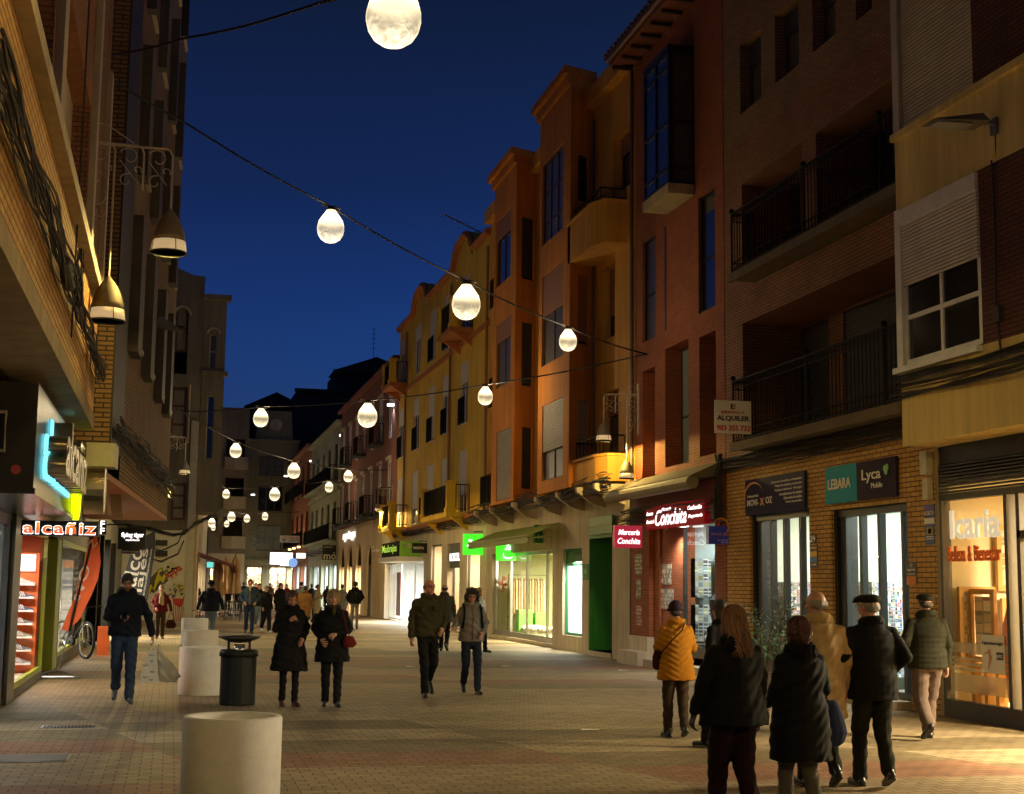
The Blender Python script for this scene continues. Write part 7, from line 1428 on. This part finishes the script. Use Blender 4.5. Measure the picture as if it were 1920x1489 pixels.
        he((0,.022,.032),(.092,.106,.096)); he((0,.07,-.06),(.094,.06,.12)); m.limb([HP((0,.065,-.05)),HP((0,.10,-.22))],[.076,.045],12); [m.limb([HP((.066*s,.02,.0)),HP((.065*s,.04,-.16))],[.032,.022],10) for s in (-1,1)]
    elif kind=='curly':
        rn=random.Random(3); he((0,.03,.03),(.096,.10,.098))
        for i in range(70): a=rn.uniform(-.5,3.64); z=rn.uniform(-.15,.10); rr=.105*(1-.3*max(z,0)/.1); m.ell(HP((rr*math.cos(a),.03+rr*.95*math.sin(a),z)),(.03,.03,.032),6,5)
        for i in range(14): m.ell(HP((rn.uniform(-.07,.07),rn.uniform(-.075,-.03),rn.uniform(.06,.10))),(.025,.025,.022),6,5)
    if kind in ('cap','beanie'):
        he((0,.055,-.015),(.080,.055,.055)); [he((.072*s,.01,-.0),(.014,.04,.03)) for s in (-1,1)]
        h=vox(m,.009,1,lambda p,n: .004*np.sin(p[:,0]*190)*np.sin(p[:,2]*60+p[:,1]*150)); put(h,'hair',HAIR[hc_],t); m=MB(); cm=CL[cap]
        if kind=='cap': m.ell(HP((0,-.005,.070)),(.105,.130,.036),18,10,r3); m.ell(HP((0,.03,.05)),(.092,.10,.045),16,10,r3); m.ell(HP((0,-.115,.047)),(.07,.045,.012),12,6,r3)
        else: m.ell(HP((0,.015,.05)),(.098,.112,.10),18,12,r3); m.tube([HP((.098*math.cos(a),.014+.11*math.sin(a),.025)) for a in [i*math.pi/8 for i in range(16)]],.016,8,closed=True)
        put(vox(m,.009,1),'cap' if kind=='cap' else 'knit_hat',cm,t)
    else:
        am={'short':.002,'bald':.002,'curly':.004}.get(kind,.004); put(vox(m,.009,1,lambda p,n: am*np.sin(p[:,0]*210+p[:,1]*120)+am*.7*np.sin(p[:,0]*95+p[:,2]*25)),'hair',hm,t)
    if kind in('long','bob') and detail==2:
        m=MB(); rn=random.Random(int(x*91)); ln=.36 if kind=='long' else .12; m2=MB()
        for i in range(420):
            a=rn.uniform(-.45,3.59); k=rn.uniform(.97,1.07); off=rn.uniform(-.15,.15); pts=[]
            for j in range(5):
                th=j/4*1.75; pts.append(HP((.096*k*math.sin(th)*math.cos(a+off*(1-j/4)),.024+.108*k*math.sin(th)*math.sin(a+off*(1-j/4)),.034+.100*k*math.cos(th))))
            e=ln*rn.uniform(.7,1.05); wv=rn.uniform(-.012,.012)
            for q in (.35,.7,1.0): pts.append(HP((.092*k*math.cos(a)*(1-(.05 if kind=='long' else .35)*q*q)+wv*1.6*math.sin(q*7+i),.03+.110*k*math.sin(a)*(1-.15*q)+(.14 if kind=='long' else .03)*q*max(math.sin(a),0),.016-e*q*(.8 if kind=='long' else 1))))
            (m if i%3 else m2).tube(pts,[.0045]*5+[.0052,.0048,.0012],3)
        m2.build('strands',hm,[c_ for c_ in t.children if c_.name.startswith('hair')][0])
        hb=pm(hm.name+'_strand',{'chestnut':(.20,.085,.035),'dred':(.075,.016,.012),'blond':(.36,.25,.12)}.get(hc_,(.07,.04,.025)),.45,var=.5,scale=90); m.build('strands',hb,[c_ for c_ in t.children if c_.name.startswith('hair')][0])
    if glasses:
        m=MB()
        for s in (-1,1): m.tube([HP((.033*s+.022*math.cos(a),-.101,.006+.016*math.sin(a))) for a in [i*math.pi/5 for i in range(10)]],.0022,4,closed=True); m.tube([HP((.055*s,-.098,.01)),HP((.082*s,.0,.01))],.002,4)
        m.tube([HP((-.011,-.103,.008)),HP((.011,-.103,.008))],.0022,4); m.build('spectacles',black,t)
    if neckc or scarf:
        m=MB(); m.tube([(.075*math.cos(a),-.005+so+.075*math.sin(a),1.487+.008*math.sin(3*a)) for a in [i*math.pi/8 for i in range(16)]],.032,8,closed=True)
        if scarf=='hang': m.limb([(.02,-.10,1.46),(.045,-.17,1.30),(.05,-.175,1.12)],[.045,.05,.05],10); m.limb([(-.01,-.10,1.44),(-.03,-.165,1.30),(-.02,-.17,1.16)],[.04,.045,.045],10)
        elif neckc: m.limb([(0,-.085,1.47),(0,-.115,1.38)],[.04,.03],8)
        put(vox(m,.012,1,wr_(.006)),'scarf' if scarf else 'sweater_collar',CL[scarf if scarf in CL else (neckc or 'cream')],t)
    t['_A']=0; del t['_A']
    W3=Matrix.Translation((x,y,0))@Matrix.Rotation(face,4,'Z')@Matrix.Scale(sc,4)
    return t,{s:(W3@A[s][2],W3@A[s][1]) for s in A},W3
PI=math.pi
def bag(label,c,w,h,d,mat,strap=None,name='handbag',rz=0):
    """soft bag centred at c (middle of its bottom), with a handle or a shoulder strap"""
    t=thing(name,label,'bag',tuple(c),rz,None,local=True); m=MB(); m.loft([(0,0,.0,w*.30,d*.3),(0,0,.03,w*.44,d*.48),(.01,0,h*.3,w*.5,d*.5),(0,0,h*.6,w*.45,d*.4),(0,0,h*.9,w*.32,d*.22),(0,0,h,w*.22,d*.15)],14); q=vox(m,.012,1); put(q,'pouch',mat,t)
    if strap: m=MB(); m.tube([tuple(Vector(p)-Vector(c)) if rz==0 else p for p in strap],.009,5); m.build('strap',mat,t)
    return t
# near group walking away on the right
p,A,W=person('woman from behind in a chevron quilted mustard orange coat and purple knit hat',1268,1384,1.52,PI-.1,female=True,coat='mustard',trousers='brown',hair=('beanie','brown'),cap='purple',hem=.74,wide=1.22,flare=.02,quilt=('chev',.075,.010),arms=('chest','chest'),detail=2,stride=.10,headtilt=(.1,0),legw=1.05,collar=.08)
c=W@Vector((.20,-.02,.86)); bag('small brown bag hanging at the left hip of the woman in mustard',c,.22,.26,.10,CL['leather'],[W@Vector(q) for q in ((.24,-.0,1.0),(.20,.13,1.12),(.10,.195,1.25),(-.04,.175,1.38),(-.115,.06,1.50),(-.10,-.06,1.48),(-.02,-.17,1.36),(.15,-.18,1.12),(.24,-.06,1.0))])
person('woman from behind, auburn shoulder length hair, bulky black hooded parka and dark plum trousers',1385,1600,1.55,PI+.12,xy=(onY(1375,1200,9.8)[0],9.8),female=True,coat='black',trousers='plum',hair=('long','chestnut'),hem=.80,wide=1.42,flare=.03,hood=True,arms=('down','out'),detail=2,stride=.14,legw=1.25,tone=(.03,.025,.022))
p,A,W=person('woman from behind, dark red bob, long black coat with fur trimmed hood, checked trousers',1490,1560,1.47,PI+.05,xy=(onY(1497,1200,9.95)[0],9.95),female=True,coat='black',trousers='check',hair=('bob','dred'),hem=.52,wide=1.35,flare=.03,hood=True,fur=True,arms=('bag','bag'),detail=2,stride=.12,legw=1.1)
c=W@Vector((-.30,-.05,.62)); bag('slouchy dark blue handbag hanging from the arm of the woman in the fur trimmed hood',c,.30,.34,.13,CL['blue'],[W@Vector(q) for q in ((-.26,-.05,.93),(-.24,-.08,1.12),(-.29,-.12,1.16),(-.33,-.05,.93))])
person('bald grey haired man from behind in a long camel coat',1540,1486,1.68,PI-.1,xy=(onY(1533,1200,11.5)[0],11.5),coat='camel',trousers='olive',hair=('bald','grey'),hem=.62,wide=1.25,flare=.02,collar=.1,arms=('down','fwd'),detail=2,stride=.17,headtilt=(.05,.5),glasses=True)
person('old man in flat cap and glasses from behind, black quilted jacket, hands clasped',1640,1478,1.66,PI-.1,coat='black',trousers='olive',hair=('cap','grey'),cap='olive',hem=.78,wide=1.25,flare=.0,quilt=('h',.075,.0035),arms=('pocket','pocket'),detail=2,stride=.13,headtilt=(.1,.55),glasses=True,legw=1.1,stoop=.2)
person('man from behind in green flat cap, olive puffer jacket and taupe trousers',1742,1388,1.66,PI-.12,coat='olive',trousers='taupe',hair=('cap','dk'),cap='olive',hem=.84,wide=1.3,quilt=('h',.06,.004),arms=('down','pocket'),detail=2,stride=.22,legw=1.3,collar=.08,lead=-1)
person('woman half hidden behind the parka woman, dark brown hair and black coat',1362,1390,1.56,PI+.4,xy=(onY(1352,1200,14.5)[0],14.5),female=True,coat='black',trousers='black',hair=('long','dk'),hem=.6,wide=1.1,arms=('down','down'),detail=1)
# man with phone
p,A,W=person('bearded man looking down at his phone, navy jacket, blue jeans, carrying plastic bags',228,1317,1.81,.06,coat='navy',trousers='jeans',shoes='shoeg',hair=('short','dk'),hem=.88,wide=1.2,arms=('phone','out'),detail=2,stride=.20,headtilt=(.38,0),beard=.75,collar=.09,hood=False,lead=1,tone=(.36,.19,.12),legw=1.08)
h=A[-1][0]; m=MB(); q=Vector(h)+Vector((.05,-.10,.02)); m.bx(-.036,.036,-.075,.075,-.004,.004); m.v=[tuple(q+Matrix.Rotation(.6,3,'X')@Vector(v)) for v in m.v]; solo(m,'phone',pm('phone_black',(.01,.01,.012),.15),'dark phone in the hand of the bearded man','phone')
h=Vector(A[1][0])+Vector((.02,-.04,-.12)); t=thing('carrier_bag','white carrier bag with black repeated lettering, hanging from the bearded man\'s hand','bag',tuple(h-Vector((0,0,.56))),0,None,local=True)
plas=pm('plastic_white',(.62,.60,.52),.35,var=.1,scale=20,bump=.5,bscale=12); m=MB(); m.hexa([(-.17,-.06,0),(.10,-.06,.02),(.10,.06,.02),(-.17,.06,0),(-.07,-.02,.46),(.05,-.02,.46),(.05,.02,.46),(-.07,.02,.46)]); m.tube([(-.04,0,.44),(0,0,.57),(.03,0,.44)],.01,5); m.build('bag',plas,t)
for i,(a,z) in enumerate(((-.12,.08),(-.02,.15),(-.13,.24),(-.03,.30),(-.05,.38),(-.03,.04))): text(t,'FNY' if i%2 else 'Flyer',(a,-.068+z*.09,z),(1,0,0),(0,.09,1),.08 if i%2==0 else .05,.025,black,bold=.02,ex=.002)
t=thing('carrier_bag','thin translucent plastic bag bulging to the right of the lettered bag','bag',tuple(h-Vector((-.10,0,.56))),0,None,local=True); m=MB(); m.loft([(.14,0,.02,.10,.06),(.15,0,.10,.16,.08),(.08,0,.28,.11,.06),(.0,0,.42,.045,.03),(-.03,0,.56,.012,.012)],16); mm,n,bb_=nodes('thin_plastic'); bb_.inputs["Base Color"].default_value=(.62,.56,.42,1); bb_.inputs["Alpha"].default_value=.75; bb_.inputs["Roughness"].default_value=.3; o=vox(m,.012,1,lambda p,n: .012*np.sin(p[:,0]*60+p[:,2]*20)*np.sin(p[:,2]*30)); put(o,'bag',mm,t)
# two older women
person('older woman looking down, knee length black coat, one hand at her chest, brown boots',540,1324,1.60,.12,female=True,coat='black',trousers='black',shoes='shoeb',hair=('tied','auburn'),hem=.52,wide=1.15,flare=.07,arms=('chest','pocket'),detail=2,stride=.05,headtilt=(.45,0),tone=(.42,.20,.13),collar=.08,liftback=False,legw=.85)
p,A,W=person('older woman with short blond grey hair, black coat and mustard sweater, red bag',620,1325,1.60,-.05,female=True,coat='black',trousers='black',hair=('bob','blond'),hem=.66,wide=1.25,flare=.03,arms=('pocket','belly'),detail=2,stride=.05,headtilt=(.05,0),neckc='khaki',tone=(.48,.25,.16),liftback=False)
c=W@Vector((.24,-.16,.88)); bag('small dark red handbag at the side of the blond grey haired woman',c,.20,.16,.10,CL['maroon'],[(0,0,.15),(-.05,0,.3),(-.1,0,.5)],rz=.01)
# middle couple
person('balding man with glasses, khaki green jacket with chest pockets, dark trousers, mid stride',800,1306,1.78,.05,coat='khaki',trousers='black',hair=('bald','dk'),hem=.88,wide=1.2,arms=('down','pocket'),detail=2,stride=.24,lead=-1,headtilt=(.1,.25),glasses=True,tone=(.42,.19,.12),belt=True,collar=.07,lift=.16)
p,A,W=person('woman with dark curly hair, grey and olive rain jacket with red zip, jeans, hand raised',882,1301,1.64,-.02,female=True,coat='greyl',trousers='jeansd',hair=('curly','dk'),hem=.86,wide=1.15,arms=('gest','pocket'),detail=2,stride=.18,headtilt=(.3,-.1),glasses=True,tone=(.42,.21,.14),collar=.09,placket=pm('zip_red',(.25,.04,.02),.6))
m=MB(); W2=W
for s in (-1,1): m.tube([W@Vector((.135*s,.13,1.2)),W@Vector((.14*s,.03,1.475)),W@Vector((.14*s,-.10,1.40)),W@Vector((.15*s,-.15,1.25)),W@Vector((.17*s,-.10,1.08))],.018,6)
m.ell(W@Vector((0,.19,1.22)),(.14,.08,.18),12,8); solo(m,'backpack',CL['black'],'black backpack with shoulder straps worn by the curly haired woman','bag',smooth=True)
# woman in red with scarf
p,A,W=person('elderly woman in a maroon jacket with a long cream scarf, carrying a brown handbag',299,1198,1.60,.0,female=True,coat='maroon',trousers='brown',hair=('short','blond'),hem=.86,wide=1.2,arms=('pocket','out'),detail=1,stride=.04,scarf='hang',neckc='cream',tone=(.52,.27,.18),liftback=False)
c=Vector(A[1][0])+Vector((.0,-.02,-.52)); bag('square brown handbag in the hand of the woman with the cream scarf',c,.32,.26,.12,CL['leather'],[(-.1,0,.25),(-.03,0,.46),(.03,0,.46),(.1,0,.25)],rz=.01)
# mid distance people
person('stout man from behind in dark blue jacket and pale jeans by the farthest planter',392,1206,1.74,PI,xy=onG(392,1200),coat='navy',trousers='jeansl',hair=('beanie','dk'),cap='navy',hem=.84,wide=1.4,arms=('out','out'),detail=1,stride=.05,hood=True)
person('man in a denim jacket with shearling collar and dark jeans walking towards us',466,1188,1.82,.0,coat='denim',trousers='jeansd',hair=('short','brown'),hem=.90,wide=1.12,arms=('pocket','pocket'),detail=1,stride=.10,neckc='cream',beard=.3,placket=CL['beige'])
person('young woman in black with wide trousers and white trainers beside the denim man',497,1186,1.60,.25,female=True,coat='black',trousers='black',shoes='shoew',hair=('short','auburn'),hem=.92,wide=1.0,arms=('fwd','down'),detail=1,stride=.2,headtilt=(0,-.5),legw=1.2)
person('man in blue jeans just behind the denim jacket man',484,1178,1.68,.1,coat='black',trousers='jeansl',shoes='shoew',hair=('short','brown'),detail=0,stride=.15,wide=1.1)
person('long haired woman in black looking down behind the two older women',524,1172,1.72,.0,female=True,coat='black',trousers='black',hair=('long','black'),hem=.6,detail=0,wide=1.15,headtilt=(.3,0))
person('person in a tan brown coat from behind, mostly hidden by the older women',570,1184,1.62,PI,coat='tan',trousers='brown',hair=('short','dk'),hem=.55,wide=1.25,detail=0)
person('man in knit cap and grey jacket walking away before the white lit shops',563,1160,1.76,PI,coat='greygr',trousers='black',hair=('beanie','dk'),cap='black',detail=0,wide=1.2)
person('woman in a long beige coat raising her hand to her face',594,1172,1.66,.9,female=True,coat='beige',trousers='black',hair=('tied','chestnut'),hem=.5,arms=('chest','chest'),detail=0,wide=1.05,headtilt=(0,.4))
person('dark figure walking behind the woman in the beige coat',583,1166,1.70,PI,coat='black',trousers='black',hair=('short','dk'),detail=0,hem=.6)
person('woman in a grey hooded coat from behind beside the man with the backpack',640,1172,1.68,PI,female=True,coat='grey',trousers='check',hair=('short','dk'),hem=.62,hood=True,detail=0,wide=1.1,arms=('down','pocket'))
p,A,W=person('young man from behind in black jacket and pale grey skinny trousers',664,1180,1.80,PI,coat='black',trousers='greyl',hair=('short','black'),hem=.92,wide=1.2,detail=1,stride=.04,arms=('pocket','pocket'),hood=True,legw=.85,liftback=False)
m=MB(); m.ell(W@Vector((0,.19,1.20)),(.15,.09,.20),12,8); m.tube([W@Vector((-.08,.285,1.24)),W@Vector((.08,.285,1.26))],.012,5); solo(m,'backpack',CL['black'],'black backpack on the young man in skinny trousers','bag',smooth=True)
person('man in a grey green coat from behind, half hidden by the balding man',827,1232,1.72,PI-.3,xy=(6.9,36.5),coat='olg',trousers='black',hair=('bald','dk'),hem=.75,wide=1.3,detail=1)
person('fair haired person in a pale coat behind the curly haired woman',897,1200,1.64,.6,xy=(onY(897,1200,36)[0],36),female=True,coat='white',trousers='black',hair=('bob','blond'),hem=.7,detail=0,wide=1.05)
for k,(u,v,h,f,c,hr,lab) in enumerate(((366,1150,1.68,.2,'black',('long','black'),'woman in black with long hair at the end of the mural wall'),(360,1140,1.6,PI,'beige',('long','chestnut'),'light haired woman partly behind the woman in black by the mural'),(426,1148,1.72,PI,'black',('bald','grey'),'grey haired man standing from behind among the cafe tables'),(444,1148,1.62,PI,'black',('long','dk'),'woman from behind seated side of the cafe tables'),(407,1146,1.7,PI,'blue',('short','dk'),'figure in bright blue jacket behind the stout man'),(455,1150,1.75,PI,'navy',('short','dk'),'dark figure just left of the denim jacket man'),(478,1150,1.7,.0,'black',('short','dk'),'dark figure right behind the denim jacket man'),(536,1150,1.66,.0,'maroon',('long','dk'),'woman in dark red far down the street'),(612,1150,1.6,PI,'black',('bob','black'),'small figure with dark hair before the mó shop'),(505,1146,1.7,.3,'brown',('short','brown'),'man in brown far away in the middle of the street'))):
    person(lab,u,v,h,f,coat=c,trousers='black',hair=hr,detail=0,female=hr[0] in('long','bob'),wide=1.15,hem=.7,arms=('down','down') if k%2 else ('pocket','pocket'),stride=.08)
